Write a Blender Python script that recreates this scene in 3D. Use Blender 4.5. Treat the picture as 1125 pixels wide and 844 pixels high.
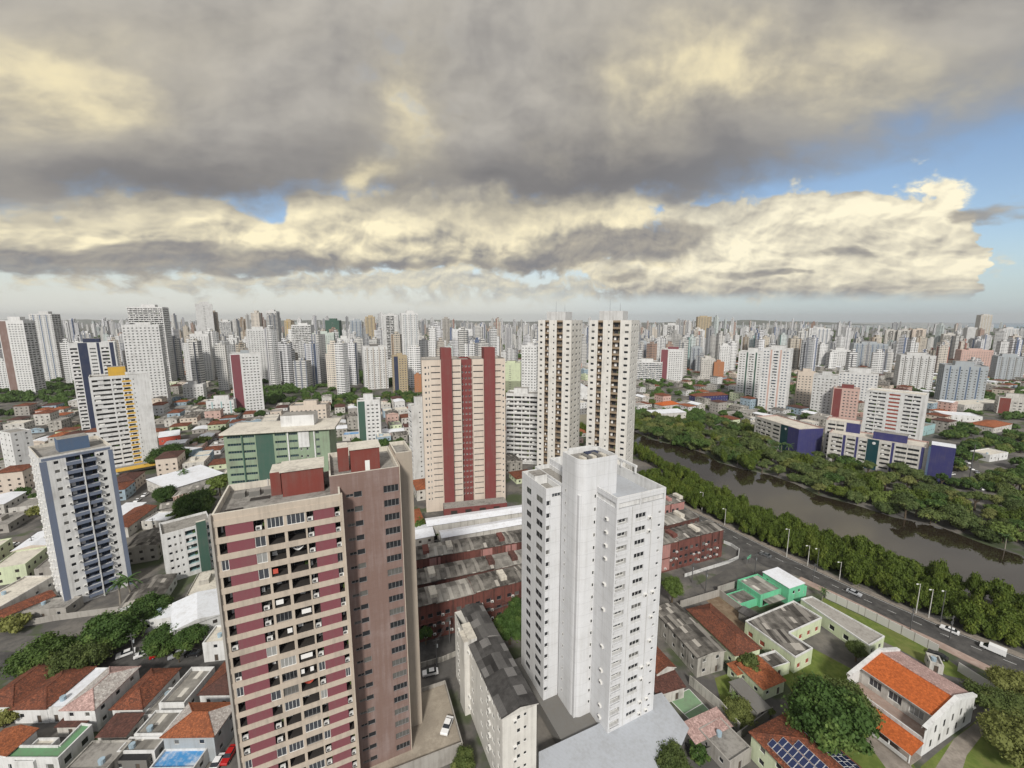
import bpy, bmesh, math, random
import numpy as np
from mathutils import Vector, Matrix

SC = bpy.context.scene
COL = SC.collection
R = math.radians
for o in list(bpy.data.objects):
    bpy.data.objects.remove(o)

# ------------------------------------------------------------------ camera
CAM_H = 95.0
FPX = 451.0            # focal length in pixels of the 1125 px wide photograph
PITCH = R(8.83)
cd = bpy.data.cameras.new('camera')
cam = bpy.data.objects.new('camera', cd)
COL.objects.link(cam)
cam.location = (0, 0, CAM_H)
cam.rotation_euler = (R(90) - PITCH, 0, 0)
cd.sensor_fit = 'HORIZONTAL'
cd.sensor_width = 36.0
cd.lens = 36.0 * FPX / 1125.0
cd.clip_start = 0.5
cd.clip_end = 80000
SC.camera = cam

# ------------------------------------------------------------------ exposure
vs = SC.view_settings
vs.view_transform = 'Standard'
vs.look = 'None'
vs.exposure = 0.14
vs.gamma = 1.0
vs.use_curve_mapping = False
SC.cycles.max_bounces = 6
SC.cycles.diffuse_bounces = 3
SC.cycles.glossy_bounces = 3
SC.cycles.transparent_max_bounces = 6
SC.cycles.volume_bounces = 0
SC.cycles.use_denoising = True
SC.cycles.caustics_reflective = False
SC.cycles.caustics_refractive = False

SUN_AZ = 182.0      # degrees clockwise from +Y: behind the camera, to its left
SUN_EL = 38.0

# ------------------------------------------------------------------ tiny shader-expression helper
class X:
    """a scalar socket with arithmetic"""
    nt = None
    def __init__(s, sock): s.s = sock
    @staticmethod
    def op(kind, *a, clamp=False):
        n = X.nt.nodes.new('ShaderNodeMath'); n.operation = kind; n.use_clamp = clamp
        for i, v in enumerate(a):
            if isinstance(v, X): X.nt.links.new(v.s, n.inputs[i])
            else: n.inputs[i].default_value = v
        return X(n.outputs[0])
    def __add__(s, o): return X.op('ADD', s, o)
    __radd__ = __add__
    def __sub__(s, o): return X.op('SUBTRACT', s, o)
    def __rsub__(s, o): return X.op('SUBTRACT', o, s)
    def __mul__(s, o): return X.op('MULTIPLY', s, o)
    __rmul__ = __mul__
    def __truediv__(s, o): return X.op('DIVIDE', s, o)
    def __rtruediv__(s, o): return X.op('DIVIDE', o, s)
    def clamp(s): return X.op('ADD', s, 0.0, clamp=True)

def smooth(e0, e1, x):
    n = X.nt.nodes.new('ShaderNodeMapRange'); n.interpolation_type = 'SMOOTHSTEP'
    for i, v in enumerate((x, e0, e1)):
        if isinstance(v, X): X.nt.links.new(v.s, n.inputs[i])
        else: n.inputs[i].default_value = v
    n.inputs[3].default_value = 0; n.inputs[4].default_value = 1
    return X(n.outputs[0])

def vec(x, y, z):
    n = X.nt.nodes.new('ShaderNodeCombineXYZ')
    for i, v in enumerate((x, y, z)):
        if isinstance(v, X): X.nt.links.new(v.s, n.inputs[i])
        else: n.inputs[i].default_value = v
    return n.outputs[0]

def noise(v, scale=1, detail=4, rough=0.55, dist=0.0, dim='2D'):
    n = X.nt.nodes.new('ShaderNodeTexNoise')
    n.noise_dimensions = dim
    X.nt.links.new(v, n.inputs['Vector'])
    n.inputs['Scale'].default_value = scale; n.inputs['Detail'].default_value = detail
    n.inputs['Roughness'].default_value = rough; n.inputs['Distortion'].default_value = dist
    return X(n.outputs[0])

def mixc(f, a, b, mode='MIX'):
    n = X.nt.nodes.new('ShaderNodeMix'); n.data_type = 'RGBA'; n.blend_type = mode; n.clamp_factor = True
    for k, v in ((0, f), (6, a), (7, b)):
        if isinstance(v, X): X.nt.links.new(v.s, n.inputs[k])
        elif isinstance(v, bpy.types.NodeSocket): X.nt.links.new(v, n.inputs[k])
        elif k == 0: n.inputs[k].default_value = v
        else: n.inputs[k].default_value = (v[0], v[1], v[2], 1)
    return n.outputs[2]

def lin(r, g, b):
    f = lambda c: c / 12.92 if c <= 0.04045 else ((c + 0.055) / 1.055) ** 2.4
    return (f(r / 255), f(g / 255), f(b / 255))

# ------------------------------------------------------------------ world: clear Nishita sky under a broken cloud deck
wd = bpy.data.worlds.new('World')
SC.world = wd
wd.use_nodes = True
wd.cycles.sampling_method = 'MANUAL'
wd.cycles.sample_map_resolution = 512
nt = wd.node_tree
nt.nodes.clear()
X.nt = nt
out = nt.nodes.new('ShaderNodeOutputWorld')
sky = nt.nodes.new('ShaderNodeTexSky')
sky.sky_type = 'NISHITA'
sky.sun_disc = False
sky.sun_elevation = R(SUN_EL)
sky.sun_rotation = R(SUN_AZ)
sky.altitude = 50
sky.air_density = 1.0
sky.dust_density = 1.2
sky.ozone_density = 1.5
bg_sky = nt.nodes.new('ShaderNodeBackground')
bg_sky.inputs[1].default_value = 0.125
nt.links.new(sky.outputs[0], bg_sky.inputs[0])

tc = nt.nodes.new('ShaderNodeTexCoord')
sp = nt.nodes.new('ShaderNodeSeparateXYZ')
nt.links.new(tc.outputs['Generated'], sp.inputs[0])
dx, dy, dz = X(sp.outputs[0]), X(sp.outputs[1]), X(sp.outputs[2])
ay = X.op('ABSOLUTE', dy)
DEG = 57.29578
A0 = X.op('ARCTAN2', dx, ay) * DEG           # bearing from north/south axis
E0 = X.op('ARCTAN2', dz, ay) * DEG           # height of the band the direction lies in
back = smooth(0.05, -0.25, dy)               # southern half of the sky
inv = 1.0 / (X.op('MAXIMUM', dz, 0.0) + 0.07)
Q = vec(dx * inv, dy * inv, 0.0)             # flat cloud-layer coordinates
uA = A0 * 0.08
warpA = noise(vec(uA, E0 * 0.13, 0.0), 1, 4, 0.55) - 0.5
warpE = noise(vec(uA + 7.3, E0 * 0.13 + 3.1, 0.0), 1, 4, 0.55) - 0.5
A = A0 + warpA * 12.0
E = E0 + warpE * 6.5

def blob(a, e, sa, se, AA=None, EE=None):
    u = ((AA or A) - a) * (1.0 / sa); v = ((EE or E) - e) * (1.0 / se)
    return X.op('EXPONENT', (u * u + v * v) * -1.0)

big = noise(Q, 0.50, 3, 0.45)
med = noise(vec(dx * inv + 5.0 + warpA * 0.5, dy * inv + warpE * 0.5, 0.0), 1.1, 7, 0.52)
pA, pE = A0 + warpA * 3.5, E0 + warpE * 2.5
pf = noise(vec(pA * 0.17, pE * 0.22, 0.0), 1.0, 8, 0.52)
pfl = noise(vec(pA * 0.17, pE * 0.22, 0.0), 1.0, 3, 0.5)
pf2 = noise(vec(pA * 0.17 + 0.10, pE * 0.22 - 0.22, 0.0), 1.0, 3, 0.5)
pg = noise(vec(pA * 0.50 + 9.0, pE * 0.62, 0.0), 1.0, 7, 0.55)
pgl = noise(vec(pA * 0.50 + 9.0, pE * 0.62, 0.0), 1.0, 3, 0.5)
pg2 = noise(vec(pA * 0.50 + 9.10, pE * 0.62 - 0.22, 0.0), 1.0, 3, 0.5)
relief = (pfl - pf2) * 2.0                   # >0: side turned to the light
relief2 = (pgl - pg2) * 1.5
wisp = (pf - pfl) + (pg - pgl) * 0.6
flat = noise(vec(A0 * 0.040, E0 * 0.24 + warpE * 1.2, 0.0), 1, 4, 0.5) - 0.5

right = smooth(-10, 45, A0)
# horizon veil
c_veil = mixc(right, lin(220, 221, 213), lin(180, 199, 210))
a_veil = smooth(13.0, 1.0, E0) * (0.95 - smooth(12, 34, A0) * 0.3)
# row of small far cumulus above the horizon
m_low = (pg - 0.5) * 1.6 + (pf - 0.5) * 0.9 + blob(-12, 4.8, 40, 2.2) * 1.05
a_low = smooth(0.25, 0.75, m_low) * smooth(1.0, 5.0, E0 + (pg - 0.5) * 2.4) * smooth(10.5, 7.0, E0) * 0.85
c_low = mixc((0.34 + relief * 0.5 + relief2 * 0.8 + smooth(3.0, 6.5, E0) * 0.25).clamp(), lin(152, 152, 153), lin(236, 226, 196))
# towering cumulus bank in the north-east
lit = (0.74 + relief * 0.75 + (pfl - 0.5) * 0.8 + relief2 * 0.6 + wisp * 0.5 - smooth(6.5, 3.2, E0) * 0.6 - smooth(26, 14, A0) * 0.15).clamp()
c_bank = mixc(lit, lin(150, 146, 142), lin(250, 241, 212))
topR = blob(33, 6.8, 22, 10.2, A0 + warpA * 4, E0 + warpE * 3) * 1.38
m_bank = topR + (pf - 0.5) * 1.0 + (pg - 0.5) * 0.38 - smooth(46.5, 50.5, A0 + (pg - 0.5) * 5) * 1.0
a_bank = smooth(0.42, 0.58, m_bank) * smooth(2.0, 4.2, E0 + (pg - 0.5) * 1.2)
# cream cumulus under the deck, left and centre, with a grey flat base
lift = E + (pg - 0.5) * 2.6 + (pf - 0.5) * 2.0
c_mid = mixc((0.26 + relief * 0.70 + (pfl - 0.5) * 1.2 + relief2 * 0.32 + wisp * 0.6 + smooth(7.6, 12.5, lift) * 0.5).clamp(), lin(138, 136, 135), lin(250, 238, 202))
m_mid = (blob(-17, 11.5, 20, 5.2) * 1.2 + blob(8, 11.8, 14, 4.8) * 1.1 + blob(-46, 11.5, 17, 3.8) * 0.95
         + (pf - 0.5) * 0.9 + (pg - 0.5) * 0.4 - blob(-29, 13.2, 3.6, 1.7, A0 + warpA * 6, E0 + warpE * 4) * 0.9)
a_mid = smooth(0.28, 0.60, m_mid) * smooth(5.6, 7.4, lift + flat * 2)
# dark flat streaks
m_st = (blob(-46, 8.2, 20, 2.8) * 1.0 + blob(-27, 7.2, 10, 1.4) * 0.6 + blob(-8, 7.6, 16, 1.0) * 0.5 + blob(11, 9.4, 11, 2.6) * 1.2
        + blob(21.5, 11.4, 4.2, 1.8, A0 + warpA * 4, E0 + warpE * 3) * 1.25 + blob(31, 6.2, 6.5, 1.0) * 0.75 + blob(16, 5.0, 3, 0.9) * 0.7
        + blob(38, 9.6, 2.6, 1.4) * 0.75 + blob(49, 13.2, 3.6, 1.4) * 0.85 + (pg - 0.5) * 0.9 + flat * 0.6)
a_st = smooth(0.30, 0.80, m_st) * 0.9
c_st = mixc((relief2 * 0.7 + 0.32 + smooth(7, 12, E0) * 0.25 + (pf - 0.5) * 1.0).clamp(), lin(122, 122, 126), lin(176, 168, 154))
# the deck
edge = 14.0 + smooth(-34, -26, A0) * 1.4 - smooth(-18, -8, A0) * 1.6
diag = E0 - (A0 - 32.0) * 0.50 - 17.0          # the deck's clear north-east edge
m_dk = smooth(-2.6, 3.0, E - edge + flat * 4.0 + (pf - 0.5) * 5.0 + (pg - 0.5) * 1.5)
m_dk = m_dk * smooth(-4.5, 5.0, diag + (pf - 0.5) * 9 + (med - 0.5) * 6)
a_dk = m_dk - blob(-13, 26, 5, 7) * smooth(0.52, 0.66, pf) * 0.35
warm = (blob(-50, 26, 14, 6) * 1.0 + blob(26, 29, 16, 6.5) * 1.0 + blob(13, 24, 8, 5) * 0.35 + blob(-12, 26, 5.5, 8) * 0.85
        + blob(-20, 17.8, 3.6, 2.4) * 0.9 + blob(-30, 33, 16, 4) * 0.2 + blob(43, 25, 9, 6) * 0.45 + blob(4, 20, 2.5, 1.8) * 0.5)
wl = (warm * (0.78 + (big - 0.5) * 0.8 + (med - 0.5) * 1.0 + (pf - 0.5) * 1.2) + (med - 0.60) * 0.4).clamp()
dark = (blob(-40, 16.8, 17, 3.6) * 0.95 + blob(2, 17.0, 22, 3.6) * 0.95 + blob(24, 19, 13, 4) * 0.6 + blob(-20, 21, 7, 4) * 0.5)
c_dk = mixc((0.55 + (big - 0.5) * 1.2 + (med - 0.5) * 0.65 + flat * 0.7 + (pf - 0.5) * 0.8 + relief * 0.15 + smooth(20, 34, E0) * 0.12).clamp(), lin(122, 120, 120), lin(182, 177, 169))
c_dk = mixc((dark * (0.75 + flat * 0.9 + (pf - 0.5) * 0.6)).clamp(), c_dk, lin(110, 109, 111))
c_dk = mixc(wl, c_dk, mixc(smooth(0.25, 0.9, wl), lin(182, 174, 156), lin(232, 219, 182)))
c_dk = mixc(smooth(-2.0, 12.0, diag), mixc(0.6, c_dk, lin(122, 128, 138)), c_dk)

c = mixc(a_bank, c_veil, c_bank)
al = 1.0 - (1.0 - a_veil) * (1.0 - a_bank)
for a_i, c_i in ((a_low, c_low), (a_mid, c_mid), (a_dk, c_dk), (a_st, c_st)):
    c = mixc(a_i / X.op('MAXIMUM', 1.0 - (1.0 - al) * (1.0 - a_i), 0.001), c, c_i)
    al = 1.0 - (1.0 - al) * (1.0 - a_i)
# southern sky: unseen bright cloud, added to light the facades softly
c_back = mixc(smooth(0.35, 0.65, big), (0.45, 0.47, 0.51), (0.80, 0.81, 0.85))
c = mixc(back, c, c_back)
al = al + (1.0 - al) * back * 0.85
bg_c = nt.nodes.new('ShaderNodeBackground')
nt.links.new(c, bg_c.inputs[0])
bg_c.inputs[1].default_value = 1.0
mx = nt.nodes.new('ShaderNodeMixShader')
nt.links.new(al.s, mx.inputs[0])
nt.links.new(bg_sky.outputs[0], mx.inputs[1])
nt.links.new(bg_c.outputs[0], mx.inputs[2])
nt.links.new(mx.outputs[0], out.inputs[0])

# ------------------------------------------------------------------ sun: veiled, so its shadows are soft
sl = bpy.data.lights.new('sun', 'SUN')
sl.energy = 3.2
sl.angle = R(7)
sl.color = (1.0, 0.955, 0.88)
so = bpy.data.objects.new('sun', sl)
COL.objects.link(so)
so.rotation_euler = (R(90 - SUN_EL), 0, R(180 - SUN_AZ))

# ------------------------------------------------------------------ survey: where a sight line of the photograph meets height z
def G(u, v, z=0.0):
    x = (u - 562.5) / FPX; y = (v - 422.0) / FPX
    d = math.sin(PITCH) + y * math.cos(PITCH)
    w = math.cos(PITCH) - y * math.sin(PITCH)
    t = (CAM_H - z) / d
    return (x * t, w * t)

def HZ(v, D):                       # height of sight row v at forward distance D
    y = (v - 422.0) / FPX
    d = math.sin(PITCH) + y * math.cos(PITCH)
    w = math.cos(PITCH) - y * math.sin(PITCH)
    return CAM_H - D * d / w

def to_px(X_, Y_, z):
    c, s = math.cos(PITCH), math.sin(PITCH)
    dz = z - CAM_H
    dep = max(Y_ * c - dz * s, 1e-3); up = Y_ * s + dz * c
    return 562.5 + FPX * X_ / dep, 422.0 - FPX * up / dep

# ------------------------------------------------------------------ materials
MATS = {}
def new_mat(name):
    m = bpy.data.materials.new(name); m.use_nodes = True
    X.nt = m.node_tree
    p = m.node_tree.nodes['Principled BSDF']
    MATS[name] = m
    return m, p

def link(sock, inp):
    X.nt.links.new(sock.s if isinstance(sock, X) else sock, inp)

def objco():
    n = X.nt.nodes.new('ShaderNodeTexCoord')
    s = X.nt.nodes.new('ShaderNodeSeparateXYZ')
    X.nt.links.new(n.outputs['Object'], s.inputs[0])
    return n.outputs['Object'], X(s.outputs[0]), X(s.outputs[1]), X(s.outputs[2]), n

def objrand():
    return X(X.nt.nodes.new('ShaderNodeObjectInfo').outputs['Random'])

def white(v):
    n = X.nt.nodes.new('ShaderNodeTexWhiteNoise'); n.noise_dimensions = '3D'
    X.nt.links.new(v, n.inputs['Vector'])
    return X(n.outputs['Value'])

def tint(c, k): return tuple(min(1.0, x * k) for x in c)

def plaster(name, col, rough=0.85, stain=0.30, dirt=(0.16, 0.145, 0.125), vary=0.0, joints=None):
    """painted render or concrete: blotches, rain streaks, optional panel joints"""
    m, p = new_mat(name)
    co, x, y, z, _ = objco()
    n1 = noise(co, 0.22, 5, 0.6, dim='3D')
    n2 = noise(vec(x * 1.3, y * 1.3, z * 0.07), 1.0, 5, 0.65, dim='3D')
    n3 = noise(co, 2.2, 3, 0.6, dim='3D')
    f = smooth(0.42, 0.70, n1 * 0.45 + n2 * 0.55) * min(1.0, stain * 1.25)
    c = mixc(f, col, dirt)
    c = mixc((n3 - 0.35) * 0.35, c, tint(col, 0.66))
    if vary:
        c = mixc(objrand() * vary, c, tint(col, 0.6))
    if joints:
        jx, jz = joints
        fx = X.op('ABSOLUTE', X.op('FRACT', (x + y) * (1.0 / jx)) - 0.5)
        fz = X.op('ABSOLUTE', X.op('FRACT', z * (1.0 / jz)) - 0.5)
        j = X.op('MAXIMUM', smooth(0.470, 0.495, fx), smooth(0.470, 0.495, fz))
        c = mixc(j * 0.28, c, tint(col, 0.45))
    link(c, p.inputs['Base Color'])
    p.inputs['Roughness'].default_value = rough
    p.inputs['Specular IOR Level'].default_value = 0.25
    return m

def tiled(name, col, dark, rows=0.34, vary=0.35, age=0.5):
    """clay roof tiles: courses down the slope, replaced tiles, mossy and sooty patches"""
    m, p = new_mat(name)
    co, x, y, z, _ = objco()
    n1 = noise(co, 0.45, 6, 0.7, dim='3D')
    n3 = noise(co, 2.4, 4, 0.7, dim='3D')
    n4 = noise(vec(x * 1.7, y * 1.7, z * 0.5), 1.0, 5, 0.7, dim='3D')
    cell = white(vec(X.op('FLOOR', x * 2.2), X.op('FLOOR', y * 2.2), X.op('FLOOR', z * 5.0)))
    fine = white(vec(X.op('FLOOR', x * 5.0), X.op('FLOOR', y * 5.0), X.op('FLOOR', z * 9.0)))
    c = mixc(smooth(0.40, 0.62, n1) * age, col, dark)
    c = mixc(smooth(0.47, 0.60, n4) * age * 1.1, c, tint(dark, 0.75))
    c = mixc(cell * 0.65, c, tint(col, 0.45))
    c = mixc(smooth(0.84, 0.90, fine) * 0.6 * age, c, tint(col, 1.7))
    c = mixc(smooth(0.45, 0.70, n3) * 0.7, c, tint(dark, 0.6))
    c = mixc(smooth(0.1, 0.6, X.op('SINE', (x + y) * (6.283 / rows))) * 0.18, c, tint(dark, 0.6))
    if vary:
        c = mixc(objrand() * vary, c, dark)
    link(c, p.inputs['Base Color'])
    p.inputs['Roughness'].default_value = 0.9
    p.inputs['Specular IOR Level'].default_value = 0.2
    return m

def patched(name, lo, hi, cw=1.1, cl=2.6, age=0.5):
    """fibre-cement sheets laid row by row, old ones nearly black, new ones pale"""
    m, p = new_mat(name)
    co, x, y, z, _ = objco()
    w1 = white(vec(X.op('FLOOR', x * (1 / cw)), X.op('FLOOR', y * (1 / cl)), 0.0))
    w2 = white(vec(X.op('FLOOR', x * (1 / cw) + 0.5), X.op('FLOOR', y * (0.5 / cl)), 5.0))
    n1 = noise(co, 0.30, 5, 0.65, dim='3D')
    n3 = noise(co, 2.5, 4, 0.6, dim='3D')
    f = w1 * 0.35 + smooth(0.35, 0.65, n1) * 0.45
    c = mixc(f, lo, hi)
    c = mixc(smooth(0.78, 0.80, w2) * 0.55, c, tint(hi, 1.25))
    c = mixc(smooth(0.90, 0.91, w1) * 0.9, c, tint(hi, 1.6))
    c = mixc(smooth(0.14, 0.12, w2) * 0.7, c, tint(lo, 0.6))
    c = mixc((n3 - 0.3) * age, c, tint(lo, 0.6))
    rib = X.op('SINE', x * 22.0)
    c = mixc((rib * 0.5 + 0.5) * 0.15, c, tint(lo, 0.5))
    link(c, p.inputs['Base Color'])
    p.inputs['Roughness'].default_value = 0.95
    p.inputs['Specular IOR Level'].default_value = 0.15
    return m

def plain(name, col, rough=0.6, metal=0.0, spec=0.4, emit=None):
    m, p = new_mat(name)
    p.inputs['Base Color'].default_value = (*col, 1)
    p.inputs['Roughness'].default_value = rough
    p.inputs['Metallic'].default_value = metal
    p.inputs['Specular IOR Level'].default_value = spec
    return m

def glass(name, col, lightcol, rough=0.12, amt=0.35):
    """window pane with the room or curtain behind it"""
    m, p = new_mat(name)
    co, x, y, z, _ = objco()
    r = objrand()
    loc = X.nt.nodes.new('ShaderNodeNewGeometry')
    w = white(loc.outputs['Position']) if False else r
    n = noise(co, 1.6, 3, 0.6, dim='3D')
    f = smooth(0.72, 0.78, w) * amt + (n - 0.5) * 0.25
    c = mixc(f, col, lightcol)
    link(c, p.inputs['Base Color'])
    p.inputs['Roughness'].default_value = rough
    p.inputs['Specular IOR Level'].default_value = 0.5
    return m

def leafmat(name, c0, c1, c2, vary=1.0):
    m, p = new_mat(name)
    co, x, y, z, _ = objco()
    n1 = noise(co, 0.33, 3, 0.6, dim='3D')
    n2 = noise(co, 1.9, 3, 0.6, dim='3D')
    r = objrand()
    c = mixc(smooth(0.30, 0.70, n1 * 0.5 + n2 * 0.5), c0, c1)
    c = mixc(smooth(0.52, 0.75, n2), c, c2)
    c = mixc(smooth(0.35, 0.0, r) * 0.6 * vary, c, tint(c0, 0.8))
    c = mixc(smooth(0.65, 1.0, r) * 0.55 * vary, c, (c2[0] * 1.15, c2[1] * 1.0, c2[2] * 0.9))
    link(c, p.inputs['Base Color'])
    p.inputs['Roughness'].default_value = 0.7
    p.inputs['Specular IOR Level'].default_value = 0.25
    tr = X.nt.nodes.new('ShaderNodeBsdfTranslucent')
    X.nt.links.new(c, tr.inputs[0])
    mx = X.nt.nodes.new('ShaderNodeMixShader')
    mx.inputs[0].default_value = 0.25
    X.nt.links.new(p.outputs[0], mx.inputs[1]); X.nt.links.new(tr.outputs[0], mx.inputs[2])
    o = [n for n in X.nt.nodes if n.type == 'OUTPUT_MATERIAL'][0]
    X.nt.links.new(mx.outputs[0], o.inputs[0])
    return m

def farwall(name, wall, accent, win=(0.05, 0.055, 0.065), bay=3.0, band=0.5, acc=0.12):
    """a whole painted facade for towers too far away to show one window"""
    m, p = new_mat(name)
    co, x, y, z, tcn = objco()
    s = X.nt.nodes.new('ShaderNodeSeparateXYZ')
    X.nt.links.new(tcn.outputs['Normal'], s.inputs[0])
    ny = X.op('ABSOLUTE', X(s.outputs[1])); nz = X.op('ABSOLUTE', X(s.outputs[2]))
    side = X.op('GREATER_THAN', ny, 0.5)
    u = y + side * (x - y)
    r = objrand()
    b = bay
    cu = X.op('FLOOR', u * (1 / b)); fu = X.op('FRACT', u * (1 / b))
    cz = X.op('FLOOR', z * (1 / 3.0)); fz = X.op('FRACT', z * (1 / 3.0))
    wcol = white(vec(cu, r * 91.0, side))
    wwin = white(vec(cu, cz, r * 17.0))
    wide = X.op('LESS_THAN', wcol, band)
    hw = 0.22 + wide * 0.24
    mu = X.op('LESS_THAN', X.op('ABSOLUTE', fu - 0.5), hw)
    mz = X.op('MULTIPLY', X.op('GREATER_THAN', fz, 0.34), X.op('LESS_THAN', fz, 0.80))
    mask = mu * mz * X.op('LESS_THAN', nz, 0.5)
    n1 = noise(vec(x * 0.6, y * 0.6, z * 0.05), 1.0, 4, 0.6, dim='3D')
    base = mixc(r * 0.5, wall, tint(wall, 0.72))
    base = mixc(X.op('GREATER_THAN', wcol, 1.0 - acc) * X.op('LESS_THAN', nz, 0.5), base, accent)
    base = mixc(smooth(0.5, 0.8, n1) * 0.3, base, (0.2, 0.19, 0.17))
    c = mixc(mask, base, mixc(wwin * 0.5, win, (0.30, 0.29, 0.27)))
    c = mixc(X.op('GREATER_THAN', nz, 0.5), c, (0.25, 0.24, 0.22))
    link(c, p.inputs['Base Color'])
    p.inputs['Roughness'].default_value = 0.8
    p.inputs['Specular IOR Level'].default_value = 0.25
    return m

M = MATS
plaster('white_paint', (0.66, 0.66, 0.65), stain=0.35, joints=None)
plaster('white_tile', (0.63, 0.635, 0.645), stain=0.32, joints=(3.2, 2.95), dirt=(0.40, 0.39, 0.37))
plaster('offwhite_paint', (0.56, 0.54, 0.50), stain=0.55)
plaster('cream_white', (0.66, 0.64, 0.595), stain=0.3)
plaster('grey_white', (0.58, 0.58, 0.57), stain=0.35)
plaster('cream_band', (0.49, 0.42, 0.345), stain=0.35)
plaster('beige_tile', (0.60, 0.52, 0.44), stain=0.20)
plaster('maroon_tile', (0.200, 0.066, 0.080), stain=0.18)
plaster('mauve_tile', (0.205, 0.138, 0.118), stain=0.35, joints=(0.9, 0.9), dirt=(0.36, 0.30, 0.29))
plaster('mauve_light', (0.36, 0.275, 0.265), stain=0.25, joints=(0.9, 0.9))
plaster('crimson_tile', (0.19, 0.052, 0.050), stain=0.25)
plaster('brick_red', (0.19, 0.05, 0.04), stain=0.25, joints=(0.6, 0.3))
plaster('block_red', (0.165, 0.064, 0.052), stain=0.9, dirt=(0.045, 0.03, 0.028))
plaster('block_pink', (0.40, 0.20, 0.18), stain=0.6)
plaster('block_brown', (0.12, 0.055, 0.045), stain=0.8, dirt=(0.04, 0.03, 0.028))
plaster('concrete', (0.36, 0.34, 0.31), stain=0.5)
plaster('concrete_warm', (0.36, 0.31, 0.255), stain=0.30)
plaster('concrete_dark', (0.17, 0.165, 0.155), stain=0.5)
plaster('old_wall', (0.42, 0.40, 0.36), stain=0.85, dirt=(0.09, 0.085, 0.075))
plaster('navy_paint', (0.035, 0.045, 0.085), stain=0.15)
plaster('slate_blue', (0.15, 0.18, 0.25), stain=0.2)
plaster('steel_blue', (0.085, 0.13, 0.21), stain=0.25)
plaster('violet_blue', (0.040, 0.040, 0.135), stain=0.18)
plaster('teal_glass_wall', (0.012, 0.05, 0.06), rough=0.3, stain=0.1)
plaster('yellow_paint', (0.62, 0.38, 0.06), stain=0.2)
plaster('green_pale', (0.25, 0.325, 0.225), stain=0.5)
plaster('green_dark', (0.055, 0.11, 0.085), stain=0.2)
plaster('green_cream', (0.58, 0.64, 0.44), stain=0.3)
plaster('mint_paint', (0.14, 0.50, 0.29), stain=0.35)
plaster('aqua_paint', (0.30, 0.46, 0.47), stain=0.3)
plaster('pale_green', (0.50, 0.56, 0.51), stain=0.3)
plaster('sky_paint', (0.33, 0.43, 0.50), stain=0.5)
plaster('pinkish', (0.55, 0.38, 0.33), stain=0.3)
plaster('orange_brick', (0.38, 0.17, 0.085), stain=0.25)
plaster('balcony_brown', (0.27, 0.205, 0.14), stain=0.2)
plaster('tan_paint', (0.42, 0.34, 0.22), stain=0.25)
plaster('ochre_paint', (0.45, 0.30, 0.08), stain=0.3)
plaster('cool_grey', (0.36, 0.39, 0.41), stain=0.3)
plaster('roof_slab', (0.30, 0.285, 0.26), stain=0.85, dirt=(0.12, 0.11, 0.10))
plaster('roof_pale', (0.62, 0.58, 0.50), stain=0.5, dirt=(0.22, 0.20, 0.18))
plaster('metal_white', (0.74, 0.76, 0.80), rough=0.5, stain=0.4, joints=(1.05, 60), dirt=(0.42, 0.40, 0.37))
plaster('metal_silver', (0.42, 0.44, 0.47), rough=0.35, stain=0.45, joints=(1.0, 40), dirt=(0.30, 0.30, 0.30))
plaster('green_floor', (0.13, 0.27, 0.14), stain=0.6)
plaster('court_green', (0.20, 0.32, 0.19), stain=0.4)
plaster('blue_tarp', (0.06, 0.25, 0.52), rough=0.5, stain=0.8, dirt=(0.55, 0.58, 0.62))
plaster('black_tarp', (0.02, 0.02, 0.022), rough=0.5, stain=0.1)
tiled('clay_tile', (0.30, 0.10, 0.052), (0.085, 0.042, 0.032), age=0.75)
tiled('clay_orange', (0.44, 0.145, 0.06), (0.17, 0.066, 0.04), vary=0.25, age=0.6)
tiled('clay_dark', (0.15, 0.065, 0.05), (0.06, 0.04, 0.035))
tiled('clay_pink', (0.58, 0.40, 0.36), (0.30, 0.19, 0.17), vary=0.1)
tiled('clay_white', (0.62, 0.59, 0.55), (0.30, 0.24, 0.22), vary=0.1)
tiled('clay_new', (0.56, 0.145, 0.040), (0.40, 0.10, 0.032), vary=0.0, age=0.35)
patched('sheet_roof', (0.055, 0.05, 0.045), (0.30, 0.28, 0.25))
patched('sheet_roof_pale', (0.16, 0.15, 0.135), (0.42, 0.40, 0.36), age=0.35)
patched('sheet_roof_dark', (0.035, 0.033, 0.032), (0.13, 0.125, 0.12), cw=2.2, cl=2.4)
glass('glass_dark', (0.022, 0.024, 0.028), (0.30, 0.29, 0.26))
glass('glass_grey', (0.055, 0.06, 0.07), (0.42, 0.42, 0.40), amt=0.6)
glass('glass_blue', (0.03, 0.05, 0.085), (0.12, 0.16, 0.22), rough=0.08)
glass('glass_green', (0.015, 0.04, 0.045), (0.05, 0.11, 0.11), rough=0.08)
plain('room_dark', (0.035, 0.030, 0.027), 0.9)  # near-black tone standing in for the shade inside openings
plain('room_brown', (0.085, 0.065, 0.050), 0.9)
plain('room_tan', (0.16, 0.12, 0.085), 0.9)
plain('frame_white', (0.72, 0.72, 0.70), 0.5)
plain('frame_grey', (0.22, 0.22, 0.22), 0.5)
plain('ac_white', (0.70, 0.69, 0.66), 0.6)
plain('ac_grille', (0.08, 0.08, 0.08), 0.7)
plain('cloth_white', (0.75, 0.74, 0.72), 0.9)
plain('cloth_green', (0.16, 0.50, 0.16), 0.9)
plain('cloth_red', (0.50, 0.09, 0.06), 0.9)
plain('cloth_blue', (0.12, 0.22, 0.42), 0.9)
plain('solar_cell', (0.012, 0.022, 0.075), 0.15, spec=0.6)
plain('rubber', (0.02, 0.02, 0.02), 0.8)
plain('steel', (0.35, 0.36, 0.37), 0.4, metal=0.6)
plain('pole_pale', (0.50, 0.49, 0.46), 0.8)
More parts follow.
